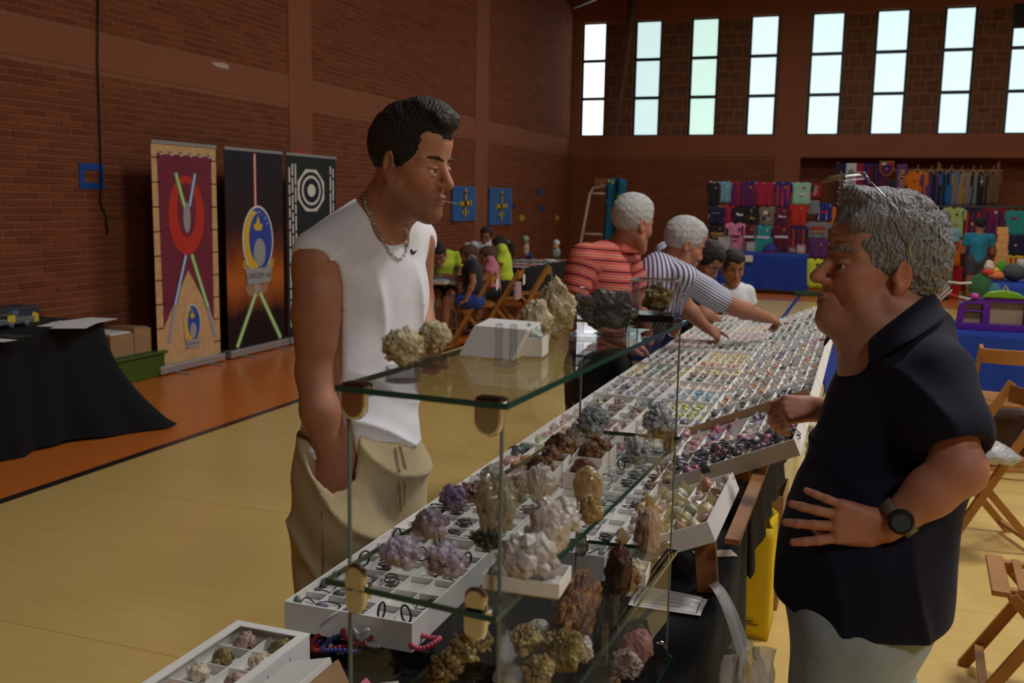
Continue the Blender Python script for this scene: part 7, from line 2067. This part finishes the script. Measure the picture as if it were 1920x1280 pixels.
for args in (
 ('black shirt with gold crest, first of the upper row on the left rack', (1326,340,1352,386), 'black', None, [('dot',.3,.75,.08,.05,'gold')]),
 ('sky blue shirt, second of the upper row on the left rack', (1350,338,1373,380), 'sky', None, [('dot',.3,.75,.07,.05,'white')]),
 ('narrow dark red striped shirt beside the sky blue shirt', (1371,338,1394,388), 'grana', ('blau',3), []),
 ('blue and dark red striped shirt left of the crimson shirt', (1392,338,1416,388), 'blau', ('grana',3), [('dot',.3,.75,.07,.05,'gold')]),
 ('plain crimson shirt in the upper row on the left rack', (1414,339,1452,388), 'crimson', None, []),
 ('blue shirt with red stripes right of the crimson shirt', (1450,339,1486,388), 'blau', ('red',3), [('dot',.3,.78,.06,.04,'gold')]),
 ('mint green shirt with dark sleeves at the end of the upper row', (1482,340,1524,384), 'mint', None, [('dot',.3,.75,.06,.05,'crimson'), ('bar',0,.5,.14,.04,'white')], 'black'),
 ('dark navy printed shirt at the left of the middle row', (1328,386,1358,422), 'navy', None, [('bar',0,.7,.2,.03,'grey')]),
 ('red and blue striped shirt in the middle row', (1354,382,1378,420), 'red', ('blau',3), []),
 ('black shirt with white sponsor words in the middle row', (1374,386,1400,424), 'black', None, [('dot',-.4,.62,.09,.07,'white'), ('bar',.15,.6,.18,.05,'white')]),
 ('black shirt with gold sponsor mark in the middle row', (1398,386,1424,424), 'black', None, [('dot',-.1,.45,.10,.08,'gold'), ('bar',.1,.4,.2,.03,'gold'), ('bar',-.2,.8,.04,.10,'gold')]),
 ('camouflage patterned shirt in the middle row', (1422,386,1454,424), 'camo', None, [('bar',-.2,.7,.12,.08,'white'), ('dot',.3,.6,.1,.08,'maroon'), ('dot',-.4,.4,.1,.08,'black'), ('bar',.2,.35,.15,.05,'mint')]),
 ('dark maroon shirt with white sponsor mark in the middle row', (1450,388,1482,426), 'maroon', ('navy',2), [('dot',-.3,.55,.07,.06,'white'), ('bar',.15,.55,.18,.03,'white'), ('dot',.3,.82,.06,.05,'gold')]),
 ('bright red shirt at the end of the middle row', (1480,380,1514,426), 'red', None, [('dot',.3,.8,.06,.05,'gold')]),
 ('black shirt with gold chest pattern in the lower row', (1326,420,1364,470), 'black', None, [('bar',0,.72,.3,.05,'gold'), ('bar',0,.58,.25,.03,'gold'), ('dot',.3,.85,.05,.04,'gold')]),
 ('pink shirt with dark crest in the lower row', (1360,415,1396,476), 'pink', None, [('dot',.45,.78,.06,.05,'black'), ('bar',-.05,.6,.26,.03,'maroon'), ('bar',.05,.45,.10,.02,'maroon')]),
 ('maroon shirt with white sponsor words in the lower row', (1390,418,1420,474), 'maroon', None, [('bar',0,.60,.28,.04,'white'), ('dot',.3,.82,.06,.05,'gold')]),
 ('teal shirt with white sponsor words in the lower row', (1414,420,1448,476), 'teal', None, [('bar',0,.62,.32,.04,'white'), ('dot',.4,.82,.05,.04,'white')]),
 ('dark maroon and navy shirt in the lower row', (1446,420,1484,474), 'maroon', ('navy',2), [('bar',0,.62,.3,.04,'white'), ('dot',.3,.82,.06,.05,'gold')]),
 ('navy and red striped shirt at the end of the lower row', (1480,420,1514,474), 'navy', ('red',3), [])):
    rowy = YR - (.03 if args[1][1] < 384 else .10 if args[1][1] < 395 else .17)
    jersey(args[0], args[1], rowy, args[2], args[3], args[4], not (args[0].startswith('pink') or args[0].startswith('teal') or 'narrow' in args[0]), args[5] if len(args) > 5 else None)
# next to the rack
G2 = 'football shirts right of the left rack'
jersey('light grey folded shirt above the purple shirt', (1512,374,1536,402), 19.6, 'grey', None, [], False, None, G2)
jersey('white, blue and red shirt above the purple shirt', (1532,378,1560,414), 19.62, 'blau', ('white',2), [('bar',0,.5,.2,.06,'red')], False, None, G2)
jersey('grey shirt with red arcs, right of the left rack', (1510,414,1558,448), 19.55, 'grey', None, [('bar',0,.7,.3,.05,'red'), ('bar',0,.45,.25,.04,'orange')], True, None, G2)
jersey('purple shirt below the grey shirt with red arcs', (1512,446,1556,484), 19.5, 'purple', None, [('dot',.3,.7,.06,.05,'gold')], True, None, G2)
jersey('neon yellow shirt hanging low beside the blue table', (1507,482,1546,540), 18.45, 'neon', None, [('dot',.35,.78,.07,.05,'black')], True, None, G2)
jersey('orange shirt sleeve strip beside the older man\'s hair', (1550,386,1566,424), 19.7, 'orange', None, [], False, None, G2)
# blue table of the stall
t0, t1 = atz(1340, 474, .74), atz(1510, 478, .74)
folding_table('folding_table', 'table under the blue cloth of the shirt stall', -2.72, -1.0, 18.45, 19.1, .732)
drape('tablecloth', 'royal blue cloth on the table before the left shirt rack', -2.76, -.96, 18.4, 19.15, .74, {'x': .62, 'X': .66, 'y': .66, 'Y': .5}, M_BLUECLOTH, flare=.02)
tag(MB().box((-1.15, 18.36, .012), (-.2, 18.46, .09)).build('green_strip', mat('green_strip', (.03, .10, .04), .7), None, origin=(-.7, 18.4, .0), bevel=.01), 'low green strip on the floor under the neon yellow shirt', 'strip')
items = [('framed_print', 'framed brown print standing on the blue shirt stall table', (1345,441,1371,471), (.20,.14,.12), (.42,.38,.34)), ('framed_print', 'grey framed photo on the blue table under the teal shirt', (1399,458,1416,478), (.25,.26,.25), (.40,.42,.42)),
         ('baseball_hat', 'blue and red cap on the blue shirt stall table', (1433,456,1456,478), (.03,.04,.22), (.35,.03,.05)), ('boxed_mug', 'dark boxed mug at the right on the blue table', (1478,466,1494,480), (.12,.05,.06), (.30,.20,.20)), ('boxed_mug', 'pink and grey boxed item at the right end of the blue table', (1494,462,1510,480), (.36,.14,.18), (.5,.4,.4)),
         ('price_board', 'white price paper hanging over the edge of the blue table', (1390,478,1411,491), (.66,.66,.66), (.6,.6,.6)), ('small_box', 'small white box at the left end of the blue table', (1322,453,1336,466), (.5,.48,.44), (.5,.48,.44))]
for k, (nm, lab, bx, c1, c2) in enumerate(items):
    yy = 18.7 if nm != 'price_board' else 18.36
    p0, p1 = aty(bx[0], bx[1], yy), aty(bx[2], bx[3], yy); z0 = .742 if nm != 'price_board' else p1.z; z1 = z0 + (p0.z-p1.z)
    t = thing(nm, lab, nm.split('_')[-1], ((p0.x+p1.x)/2, yy, z0))
    if nm == 'baseball_hat':
        Q = Sdf(); Q.ell(((p0.x+p1.x)/2, yy, z0+.02), (.13, .13, .16)); Q.half((0, 0, z0+.004), (0, 0, -1)); v, f = Q.mesh(.012); mesh_ob('crown', v, f, mat('cap_blue', c1, .8), t); MB().lathe([(.001, 0), (.12, 0), (.12, .012), (.001, .012)], 16, Matrix.Translation(((p0.x+p1.x)/2, yy-.12, z0))).build('visor', mat('cap_red', c2, .8), t, smooth=False)
    else:
        dpt = .02 if 'framed' in nm else .004 if nm == 'price_board' else .12
        MB().box((p0.x, yy-dpt/2, z0), (p1.x, yy+dpt/2, z1)).build('body', mat('item_%d' % k, c1, .6, noise=.3, nscale=12), t, bevel=.004 if nm != 'price_board' else 0)
        MB().box((p0.x+.025, yy-dpt/2-.003, z0+.03), (p1.x-.025, yy-dpt/2-.0005, z1-.03)).build('printed_face', mat('itemf_%d' % k, c2, .6, noise=.6, nscale=18), t)
# scarves in the recess
YS = 20.9
po = thing('scarf_rail', 'brown wooden rail of the recess holding scarves and jackets', 'rail', (.6, YS+.045, 1.6))
wr_ = mat('rail_wood', (.22, .095, .035), .6)
for px in (1571, 1760, 1872):
    p = aty(px, 310, YS+.045); MB().bar((p.x, p.y, 0), (p.x, p.y, p.z+.06), .05, .05).build('upright', wr_, po)
a_, b_ = aty(1568, 318, YS+.045), aty(1880, 320, YS+.045); MB().bar((a_.x, a_.y, a_.z), (b_.x, b_.y, b_.z), .04, .05).build('cross_rail', wr_, po)
M2 = lambda x, z, y: Matrix(((1, 0, 0, x), (0, 0, -1, y), (0, 1, 0, z), (0, 0, 0, 1)))
scs = [(1576,14,306,'navy','gold','yellow patterned','#'), (1594,15,306,'white','navy','white and navy with pale badge','#'), (1608,12,306,'crimson',None,'plain crimson',None), (1622,14,306,'blau','grana','blue and dark red',None), (1637,14,306,'navy','maroon','navy with red edge',None), (1652,14,306,'maroon','blau','dark red and blue',None), (1673,12,340,'navy','gold','navy with gold patch','#'), (1689,15,307,'violet','gold','purple with yellow letters','RDIOLA')]
for k, (px, pw, py, c1, c2, nm, wd) in enumerate(scs):
    p0, p1 = aty(px-pw/2, py, YS), aty(px+pw/2, 392, YS); cx = (p0.x+p1.x)/2; w, h = p1.x-p0.x, p0.z-p1.z
    t = thing('football_scarf', '%s scarf hanging in the recess, %s from the left' % (nm, ['first','second','third','fourth','fifth','sixth','seventh','last'][k]), 'scarf', (cx, YS, p1.z), 'football scarves in the recess')
    M = M2(cx, p1.z, YS)
    sheet('knitted_band', w*.94, h, cm_(c1), t, M, amp=.008, nu=4, nv=10, thick=.01)
    if c2 and not wd:
        for u in (-.3, .3): MB().prism(rect(u*w-.02, .05, u*w+.02, h-.03), M @ Matrix.Translation((0, 0, .014)), .002).build('knitted_stripe', cm_(c2), t)
    if wd == '#':
        for j in range(9): MB().prism(rect(-w*.30 + .02*(j % 3), h*(.10+.085*j), w*.26 - .02*(j*7 % 3), h*(.10+.085*j)+h*.05), M @ Matrix.Translation((0, 0, .014)), .002).build('knitted_patch', cm_(c2), t)
    elif wd:
        o_ = text('knitted_words', wd, w*.72, M @ Matrix.Translation((0, h*.50, .016)) @ Matrix.Rotation(-PI/2, 4, 'Z'), cm_('yellow' if c2 == 'gold' else c2), t, ext=.001, xs=min(1.25, .9*h/(w*.72*.68*len(wd)))); o_.data.transform(Matrix.Translation(-Vector(t['_o'])))
    if k == 1: MB().prism(ell(0, h*.78, w*.3, w*.4, 12), M @ Matrix.Translation((0, 0, .014)), .003).build('round_badge', cm_('grey'), t)
# crest pennant
p0, p1 = aty(1650, 302, YS-.05), aty(1675, 331, YS-.05); cx = (p0.x+p1.x)/2; w, h = p1.x-p0.x, p0.z-p1.z
t = thing('crest_pennant', 'shield shaped pennant with red and gold crest hung over the scarves', 'pennant', (cx, YS-.05, p1.z)); M = M2(cx, p1.z, YS-.05)
shield = lambda s: [(-.5*w*s, h*(.5+.5*s)), (.5*w*s, h*(.5+.5*s)), (.48*w*s, h*(.5-.12*s)), (.25*w*s, h*(.5-.38*s)), (0, h*(.5-.5*s)), (-.25*w*s, h*(.5-.38*s)), (-.48*w*s, h*(.5-.12*s))]
for s_, c_, lf in ((1, 'gold', 0), (.88, 'maroon', .006), (.5, 'blau', .010)): MB().prism(shield(s_), M @ Matrix.Translation((0, 0, lf)), .006).build('shield', cm_(c_), t)
MB().prism(ell(0, h*.5, w*.10, w*.10, 10), M @ Matrix.Translation((0, 0, .016)), .004).build('ball', cm_('gold'), t)
MB().prism(rect(-.04*w, h*.72, .30*w, h*.90), M @ Matrix.Translation((0, 0, .013)), .003).build('quarter', cm_('red'), t); MB().prism(rect(-.34*w, h*.72, -.06*w, h*.90), M @ Matrix.Translation((0, 0, .013)), .003).build('quarter', cm_('white'), t)
# jackets on hangers
for lab, bx, c_, ex in (('bright orange long sleeved top on a wooden hanger', (1698,318,1738,388), 'orange', [('dot',-.3,.7,.05,.03,'brown'), ('dot',.3,.7,.05,.03,'brown')]), ('purple and blue top on a hanger next to the orange top', (1726,320,1760,386), 'violet', [('bar',.2,.5,.08,.2,'blau')]), ('black top on a hanger left of the bright blue top', (1742,318,1778,384), 'black', []),
   ('bright blue top on a hanger', (1762,318,1800,386), 'blue', []), ('mustard gold top on a hanger right of the bright blue top', (1784,320,1816,386), 'gold', []), ('dark grey top on a hanger', (1806,320,1838,386), 'grey', []), ('black top with small badge on a hanger', (1820,320,1852,386), 'black', [('dot',.2,.72,.05,.04,'white')]), ('brown sweater, last on the hanger rail', (1842,320,1876,384), 'brown', [])):
    jersey(lab, bx, YS - .03*(hash(bx[0]) % 2), c_, None, ex, True, None, 'tops on the hanger rail', 'hung_garment', True)
# lower right row behind the shoppers
RR = 'football shirts of the right row'
YQ = 20.2
rl = thing('shirt_line', 'dark rail holding the right row of football shirts', 'rail', (1.6, YQ+.1, 1.6)); a_, b_ = aty(1700, 386, YQ+.08), aty(1925, 388, YQ+.08); MB().bar(a_, b_, .04, .04).build('rail_bar', M_STEEL, rl)
for py_ in (446, 496): MB().bar(aty(1700, py_, YQ+.05), aty(1925, py_, YQ+.05), .03, .03).build('rail_bar', M_STEEL, rl)
for p in (a_, Vector((2.75, YQ+.08, b_.z))): MB().bar((p.x, p.y, 0), (p.x, p.y, p.z), .04, .04).build('rail_post', M_STEEL, rl)
for lab, bx, c_, st, mk in (('dark purple shirt with white mark left of the lime green shirt', (1716,386,1762,440), 'purple', ('blau',2), [('dot',.1,.8,.06,.05,'white')]), ('lime green shirt behind the bald man', (1764,386,1810,446), 'lime', None, [('dot',.3,.75,.05,.04,'navy'), ('bar',0,.5,.2,.03,'mint')]), ('orange shirt below the lime green shirt', (1766,444,1804,500), 'orange', None, []),
   ('navy and red striped shirt right of the lime green shirt', (1804,388,1842,446), 'navy', ('red',3), [('dot',0,.5,.06,.05,'yellow')]), ('red and blue striped shirt left of the teal shirt', (1840,388,1884,440), 'grana', ('blau',3), [('dot',.2,.85,.06,.05,'white')]), ('teal shirt at the right edge of the right row', (1882,392,1924,442), 'teal', None, [('bar',-.1,.7,.12,.04,'crimson')]),
   ('black navy shorts below the teal shirt', (1880,440,1920,478), 'navy', None, [('dot',.2,.5,.05,.05,'white')]), ('yellow and red striped scarf shirt low at the right edge', (1876,476,1922,516), 'yellow', ('red',4), []), ('dark blue shirt low behind the shoppers', (1806,446,1842,520), 'blau', ('maroon',2), [])):
    jersey(lab, bx, YQ - (.05 if bx[1] > 430 else 0), c_, st, mk, 'shorts' not in lab, None, RR)
jersey('orange red shirt hanging low between the two shoppers', (1766,494,1802,556), YQ-.02, 'red', None, [], False, None, RR)
# red fire sign on the recess wall
p0 = aty(1529, 357, BY+.56); t = thing('fire_sign', 'red fire extinguisher sign on the recess wall by the mint shirt', 'sign', tuple(p0)); M = M2(p0.x, p0.z, BY+.56)
MB().prism(rect(-.12, -.15, .12, .15), M, .004).build('plate', M_SIGNR, t); MB().prism(ell(0, -.02, .04, .09, 12), M @ Matrix.Translation((0, 0, .004)), .002).build('pictogram', mat('sign_cream', (.60,.45,.30), .6), t); MB().prism(rect(-.02, .06, .05, .10), M @ Matrix.Translation((0, 0, .004)), .002).build('pictogram', mat('sign_cream', (.6,.45,.3), .6), t)
# ================================================================ toys on the right, chairs, bags
folding_table('folding_table', 'table under the far blue cloth with the plush toys', 1.42, 3.0, 12.95, 13.7, .732)
drape('tablecloth', 'blue cloth on the far table with the plush toys', 1.38, 3.04, 12.9, 13.75, .74, {'x': .7, 'X': .7, 'y': .7, 'Y': .7}, M_BLUECLOTH, flare=.02)
folding_table('folding_table', 'table under the blue cloth carrying the purple toy house', .56, 2.2, 7.62, 8.3, .732)
drape('tablecloth', 'blue cloth on the table with the purple toy house', .52, 2.24, 7.58, 8.34, .74, {'x': .5, 'X': .5, 'y': .42, 'Y': .5}, M_BLUECLOTH, flare=.02)
yt = 13.15
def pt(px, py): v = aty(px, py, yt); return v
for nm, lab, px, prs in (('plush_toy', 'dark grey shaggy plush on the far blue table', 1900, [('body', (0,0,.115), (.13,.12,.11), cl('charcoal', (.06,.065,.07))), ('ear', (.07,0,.22), (.06,.06,.06), cl('pale', (.36,.34,.34)))]), ('plush_toy', 'bright green plush on the far blue table', 1878, [('body', (0,.1,.13), (.06,.06,.12), cl('green', (.06,.26,.02)))]), ('plush_toy', 'small orange yellow plush on the far blue table', 1864, [('body', (0,-.12,.07), (.09,.07,.06), cl('orange', (.55,.16,.05))), ('head', (0,-.12,.14), (.03,.03,.03), cl('yellow', (.6,.42,.05)))])):
    c = pt(px, 528); plush(nm, lab, (c.x, yt, .745), prs)
c = aty(1853, 500, 12.8); plush('plush_figure', 'standing plush figure with red cap and green coat before the far blue table', (c.x, 12.7, 0), [('head', (0,0,.94), (.055,.055,.075), cl('cream', (.55,.42,.36))), ('cap', (-.01,-.02,.88), (.065,.06,.035), cl('red', (.5,.04,.03))), ('coat', (-.08,0,.70), (.13,.09,.16), cl('dkgreen', (.03,.10,.04))), ('arm', (.07,-.04,.66), (.07,.06,.09), cl('teal', (.04,.16,.18))), ('skirt', (0,0,.30), (.11,.09,.30), cl('straw', (.42,.28,.10)))])
st_ = thing('wooden_crate_stack', 'narrow stack of pale wooden boxes among the plush toys', 'stack', (aty(1875, 500, 13.5).x, 13.5, .745))
pw = mat('pale_pine', (.50, .24, .08), .6, noise=.3, nscale=12)
xx = aty(1874, 500, 13.5).x
for k in range(7): MB().box((xx-.065+.012*(k%2), 13.42, .746+.092*k), (xx+.065+.012*(k%2)-.01*(k>4), 13.55, .837+.092*k)).build('pine_box', pw, st_, bevel=.006)
# purple toy house
yh = 7.72; hx0, hx1 = aty(1792, 600, yh).x, aty(1792, 600, yh).x + .60
th_ = thing('toy_house', 'purple plastic toy house front with green roof handle on the blue table', 'toy', ((hx0+hx1)/2, yh, .742))
mpu = mat('purple_plastic', (.10, .012, .26), .4); hz = .742
def wall_holes():
    M = M2((hx0+hx1)/2, hz, yh+.02); w = (hx1-hx0)/2; W2, H2 = w, .235
    segs_ = [rect(-W2, 0, W2, .05), [(-W2, .05), (-W2+.05, .05), (-W2+.05, .20), (-W2+.02, .19)], rect(-W2+.05, .185, -.08, .205), rect(-.13, .05, -.08, .185), rect(.14, .05, .19, .185), rect(W2-.04, .05, W2, .18), rect(.19, .175, W2-.02, .195), rect(-W2+.05, .128, -.13, .142), rect(.19, .128, W2-.04, .142),
        [(-W2+.04, .205), (-.10, .205), (-.10, .235), (-W2+.12, .228)], [(.16, .195), (W2-.04, .195), (W2-.10, .228), (.16, .235)], rect(-.10, .205, .16, .24)]
    for s_ in segs_: MB().prism(s_, M, .035).build('wall_panel', mpu, th_, bevel=.004)
    MB().prism(rect(-W2+.01, .02, W2-.01, .2), M @ Matrix.Translation((0, 0, -.004)), .003).build('back_board', mat('toy_beige', (.30, .22, .15), .7), th_)
    MB().prism([(-.14, .236), (.14, .236), (.10, .275), (0, .295), (-.10, .278)], M, .05).build('roof', mat('toy_green', (.16, .34, .015), .45), th_, bevel=.01)
    MB().tube([M @ Vector((-.01, .29, .02)), M @ Vector((.0, .33, .02)), M @ Vector((.03, .285, .02))], .006, 6).build('handle', mat('tan_handle', (.5, .34, .16), .6), th_)
    MB().lathe([(.001, 0), (.03, 0), (.034, .015), (.02, .035), (.001, .04)], 12, Matrix.Translation(M @ Vector((-W2+.11, .225, .02)))).build('pink_knob', mat('toy_pink', (.45, .04, .30), .45), th_, smooth=True)
wall_holes()
tag(MB().box((hx0-.09, 7.8, .742), (hx0-.05, 7.95, .83)).build('pink_toy_box', mat('toy_magenta', (.40, .03, .16), .5), None, origin=(hx0-.07, 7.87, .742), bevel=.005), 'small magenta toy box left of the purple toy house', 'box')
# rope barrier
for k, (pts, c_, nm) in enumerate(((((1775, 528), (1800, 531), (1822, 530)), (.62,.60,.60), 'white'), (((1757, 540), (1780, 550), (1797, 556)), (.50,.04,.03), 'red'), (((1797, 556), (1825, 562), (1850, 566)), (.60,.58,.55), 'white braided'), (((1893, 565), (1910, 561), (1930, 556)), (.35,.02,.08), 'dark red'))):
    pp = [aty(x, y, 9.6) for x, y in pts]; tag(MB().tube(pp, .010, 6).build('barrier_rope', mat('rope_'+nm.replace(' ', '_'), c_, .7), None, origin=pp[0], smooth=True), '%s barrier rope beyond the purple toy house%s' % (nm, ', %s piece' % ('upper', 'left', 'middle', 'right')[k]), 'rope', 'barrier ropes')
for px in (1752, 1800, 1852, 1932):
    p = aty(px, 552, 9.62); t = thing('barrier_post', 'thin grey post of the rope barrier, %s' % {1752: 'hidden behind the older man', 1800: 'at the red rope end', 1852: 'behind the green roof', 1932: 'at the right edge'}[px], 'post', (p.x, p.y, 0), 'barrier posts'); MB().tube([(p.x, p.y, .02), (p.x, p.y, p.z+.02)], .012, 8).build('pole', M_TUBE, t); MB().lathe([(.001, 0), (.12, 0), (.11, .02), (.001, .025)], 16, Matrix.Translation((p.x, p.y, 0))).build('foot', M_TUBE, t)
bp_ = thing('toy_fence', 'white slatted toy fence behind the older man\'s neck', 'fence', tuple(aty(1760, 545, 9.4)))
for k in range(4):
    a_, b_ = aty(1745 + 6*k, 556 + 2*k, 9.4), aty(1770 + 5*k, 528 + 5*k, 9.4); MB().bar(a_, b_, .035, .012).build('slat', mat('white_slat', (.6,.58,.55), .5), bp_)
a_ = aty(1752, 548, 9.4); MB().bar((a_.x, a_.y, 0), (a_.x, a_.y, a_.z), .04, .03).build('post', mat('white_slat', (.6,.58,.55), .5), bp_)
# wooden folding chairs at the right
cA = folding_chair('wooden folding chair with its backrest to the viewer before the toy house table', (.88, 6.55, 0), PI/2 + .05, 'wooden folding chairs on the right')
dup(cA, (.61, 5.07, 0), (0, 0, PI + .32), 'wooden folding chair standing right behind the older man\'s elbow', 'wooden folding chairs on the right', (.95,)*3)
dup(cA, (.66, 3.43, 0), (0, 0, PI - .05), 'nearest wooden folding chair with slatted seat at the lower right', 'wooden folding chairs on the right', (.92,)*3)
bgp = atz(1862, 852, .50); Q = Sdf(); Q.ell(bgp, (.10, .09, .05)); Q.ell(bgp + Vector((-.06, .02, -.012)), (.06,.06,.035)); Q.half((0, 0, .443), (0, 0, -1)); Q.fx = lambda P: .014*wob(P, 42.) + .007*wob(P, 95., 3.); v, f = Q.mesh(.008)
M_BAG = mat('clear_plastic_bag', (.80, .82, .85), .18, trans=.55, bump=.3)
o = mesh_ob('plastic_bag', v, f, M_BAG); tag(o, 'crumpled clear plastic bag on the seat of the middle chair', 'bag')
o = MB().box((.66, 6.75, .0), (1.05, 7.05, .34)).build('dark_bag', mat('dark_brown_bag', (.06, .03, .02), .8), None, origin=(.85, 6.9, 0), bevel=.05); tag(o, 'dark brown bag on the floor under the toy house table', 'bag')
# under the stall on the right
yb = thing('yellow_bag', 'yellow shopping bag standing on the floor beside the black cloth', 'bag', (-.31, 3.66, 0))
my = mat('yellow_nonwoven', (.66, .46, .01), .65, noise=.08, nscale=10, bump=.2, bscale=18)
x0, x1, ya, yb_ = -.375, -.245, 3.56, 3.76
for (pa, pb, nm) in (((x0, ya), (x1, ya), 'front'), ((x1, ya), (x1, yb_), 'gusset'), ((x1, yb_), (x0, yb_), 'rear'), ((x0, yb_), (x0, ya), 'gusset')):
    def fw_(a, b, pa=pa, pb=pb, nm=nm):
        x = pa[0] + (pb[0]-pa[0])*a; y = pa[1] + (pb[1]-pa[1])*a
        cav = .022*math.sin(PI*a)*b if nm == 'gusset' else -.012*math.sin(PI*a)*b
        n = Vector((pb[1]-pa[1], -(pb[0]-pa[0]), 0)).normalized()
        return Vector((x, y, .004 + .43*b + (.03*math.sin(PI*a) if nm == 'rear' else 0)*b)) - n*cav
    MB().grid(fw_, 8, 10).build(nm + '_panel', my, yb, smooth=True, solid=.0015)
MB().box((x0, ya, .002), (x1, yb_, .006)).build('bottom', my, yb)
for yy in (ya, yb_): MB().tube([(x0+.03, yy, .42), (x0+.04, yy, .50), (x1-.04, yy, .50), (x1-.03, yy, .42)], .004, 5).build('handle', my, yb)
for zz, xa in ((.072, -.355), (.060, -.335)): MB().box((xa, 3.5485, zz), (xa+.055, 3.5495, zz+.005)).build('printed_line', mat('bag_ink', (.10,.07,.02), .8), yb)
for k, (z0, z1, c_, lab) in enumerate(((.003, .085, M_KRAFT, 'lowest kraft box of the stack behind the yellow bag'), (.087, .20, M_CARD, 'white printed box second in the stack behind the yellow bag'), (.202, .245, M_KRAFT, 'thin kraft box third in the stack behind the yellow bag'), (.247, .345, M_CARD, 'white printed box fourth in the stack behind the yellow bag'))):
    t = thing('cardboard_box', lab, 'box', (-.28, 3.98, z0), 'boxes stacked behind the yellow bag')
    MB().box((-.42, 3.86, z0), (-.235 + .004*(k % 2), 4.14, z1)).build('carton', c_, t, bevel=.003)
    if c_ is M_CARD:
        MB().prism(ell(0, 0, .022, .022, 16), M2(-.27, (z0+z1)/2, 3.8595), .0008).build('round_logo', M_INK, t); MB().prism(ell(0, 0, .016, .016, 16), M2(-.27, (z0+z1)/2, 3.8588), .0008).build('round_logo', M_CARD, t)
        for s_ in (-1, 1): MB().prism(rect(-.006, -.014, .006, .014), M2(-.242, (z0+z1)/2+.03*s_, 3.8595), .0008).build('mark', mat('brown_ink', (.16,.06,.03), .8), t)
ob_ = thing('open_carton', 'open kraft carton on top of the stack behind the yellow bag', 'box', (-.30, 4.0, .347), 'boxes stacked behind the yellow bag')
for lo, hi in (((-.42,3.86,.348),(-.235,3.864,.47)), ((-.239,3.864,.348),(-.235,4.14,.47)), ((-.42,4.136,.348),(-.239,4.14,.47)), ((-.42,3.864,.348),(-.416,4.136,.47))): MB().box(lo, hi).build('side', M_KRAFT, ob_)
MB().box((-.42,3.864,.348),(-.239,4.136,.352)).build('bottom', M_KRAFT, ob_)
vb = thing('black_crate', 'black plastic crate with slots under the raised magenta tray', 'crate', (-.30, 2.74, TT))
MB().box((-.345, 2.56, TT+.002), (-.255, 2.92, .835)).build('crate_body', mat('black_plastic', (.02,.021,.023), .45), vb, bevel=.004)
for k in range(6): MB().box((-.33+.001, 2.59+.052*k, .8352), (-.27, 2.615+.052*k, .838)).build('slot', mat('slot_grey', (.12,.12,.125), .5), vb)
o = MB().box((-.03, -.02, 0), (.03, .02, .002)).build('price_card', mat('pale_green_card', (.50,.54,.48), .8), None); o.location = atz(1372, 940, TT+.004); o.rotation_euler = (0, 0, .3); tag(o, 'small pale card lying under the edge of the yellow slip tray', 'card')
# thin plastic carrier bags hung on the stall
M_THIN = bpy.data.materials.new('thin_plastic'); M_THIN.use_nodes = True
_nt = M_THIN.node_tree; _b = _nt.nodes['Principled BSDF']; _b.inputs['Base Color'].default_value = (.72,.72,.70,1); _b.inputs['Roughness'].default_value = .3; _b.inputs['Alpha'].default_value = .55
def carrier(label, cx, cy, ztop, zbot, w, d, seed, hook=None):
    t = thing('carrier_bag', label, 'bag', (cx, cy, zbot))
    r = random.Random(seed)
    def fn(a, b):
        an = 2*PI*a; wd = (.35 + .65*min(1, b*1.8))*(1-.25*max(0, b-.8)/.2)
        cr = .012*math.sin(5*an+6*b+seed) + .010*math.sin(9*an-11*b) + .006*math.sin(17*an+23*b)
        return Vector((cx + math.cos(an)*(d*wd+cr), cy + math.sin(an)*(w*wd+cr), ztop - (ztop-zbot)*b + .008*math.sin(3*an+seed)))
    MB().grid(fn, 48, 26).build('bag_film', M_THIN, t, smooth=True)
    hk = hook or (cx-.03, cy, ztop+.06)
    for s in (-1, 1): MB().grid(lambda a, b: Vector((cx + (hk[0]-cx)*a + .012*(b-.5), cy + s*w*.22*(1-a) + .03*(b-.5) + (hk[1]-cy)*a, ztop - .02 + (hk[2]-ztop+.02)*math.sin(a*PI*.55))), 10, 3).build('bag_handle', M_THIN, t, smooth=True)
    return t
carrier('white thin plastic carrier bag hanging from the brown post over the black cloth', -.165, 1.86, .74, .28, .12, .085, 1, (-.26, 2.03, .80))
carrier('thin clear plastic bag hanging behind the tilted trays beside the older man', -.09, 3.05, .93, .72, .13, .035, 5, (-.13, 3.05, .97))
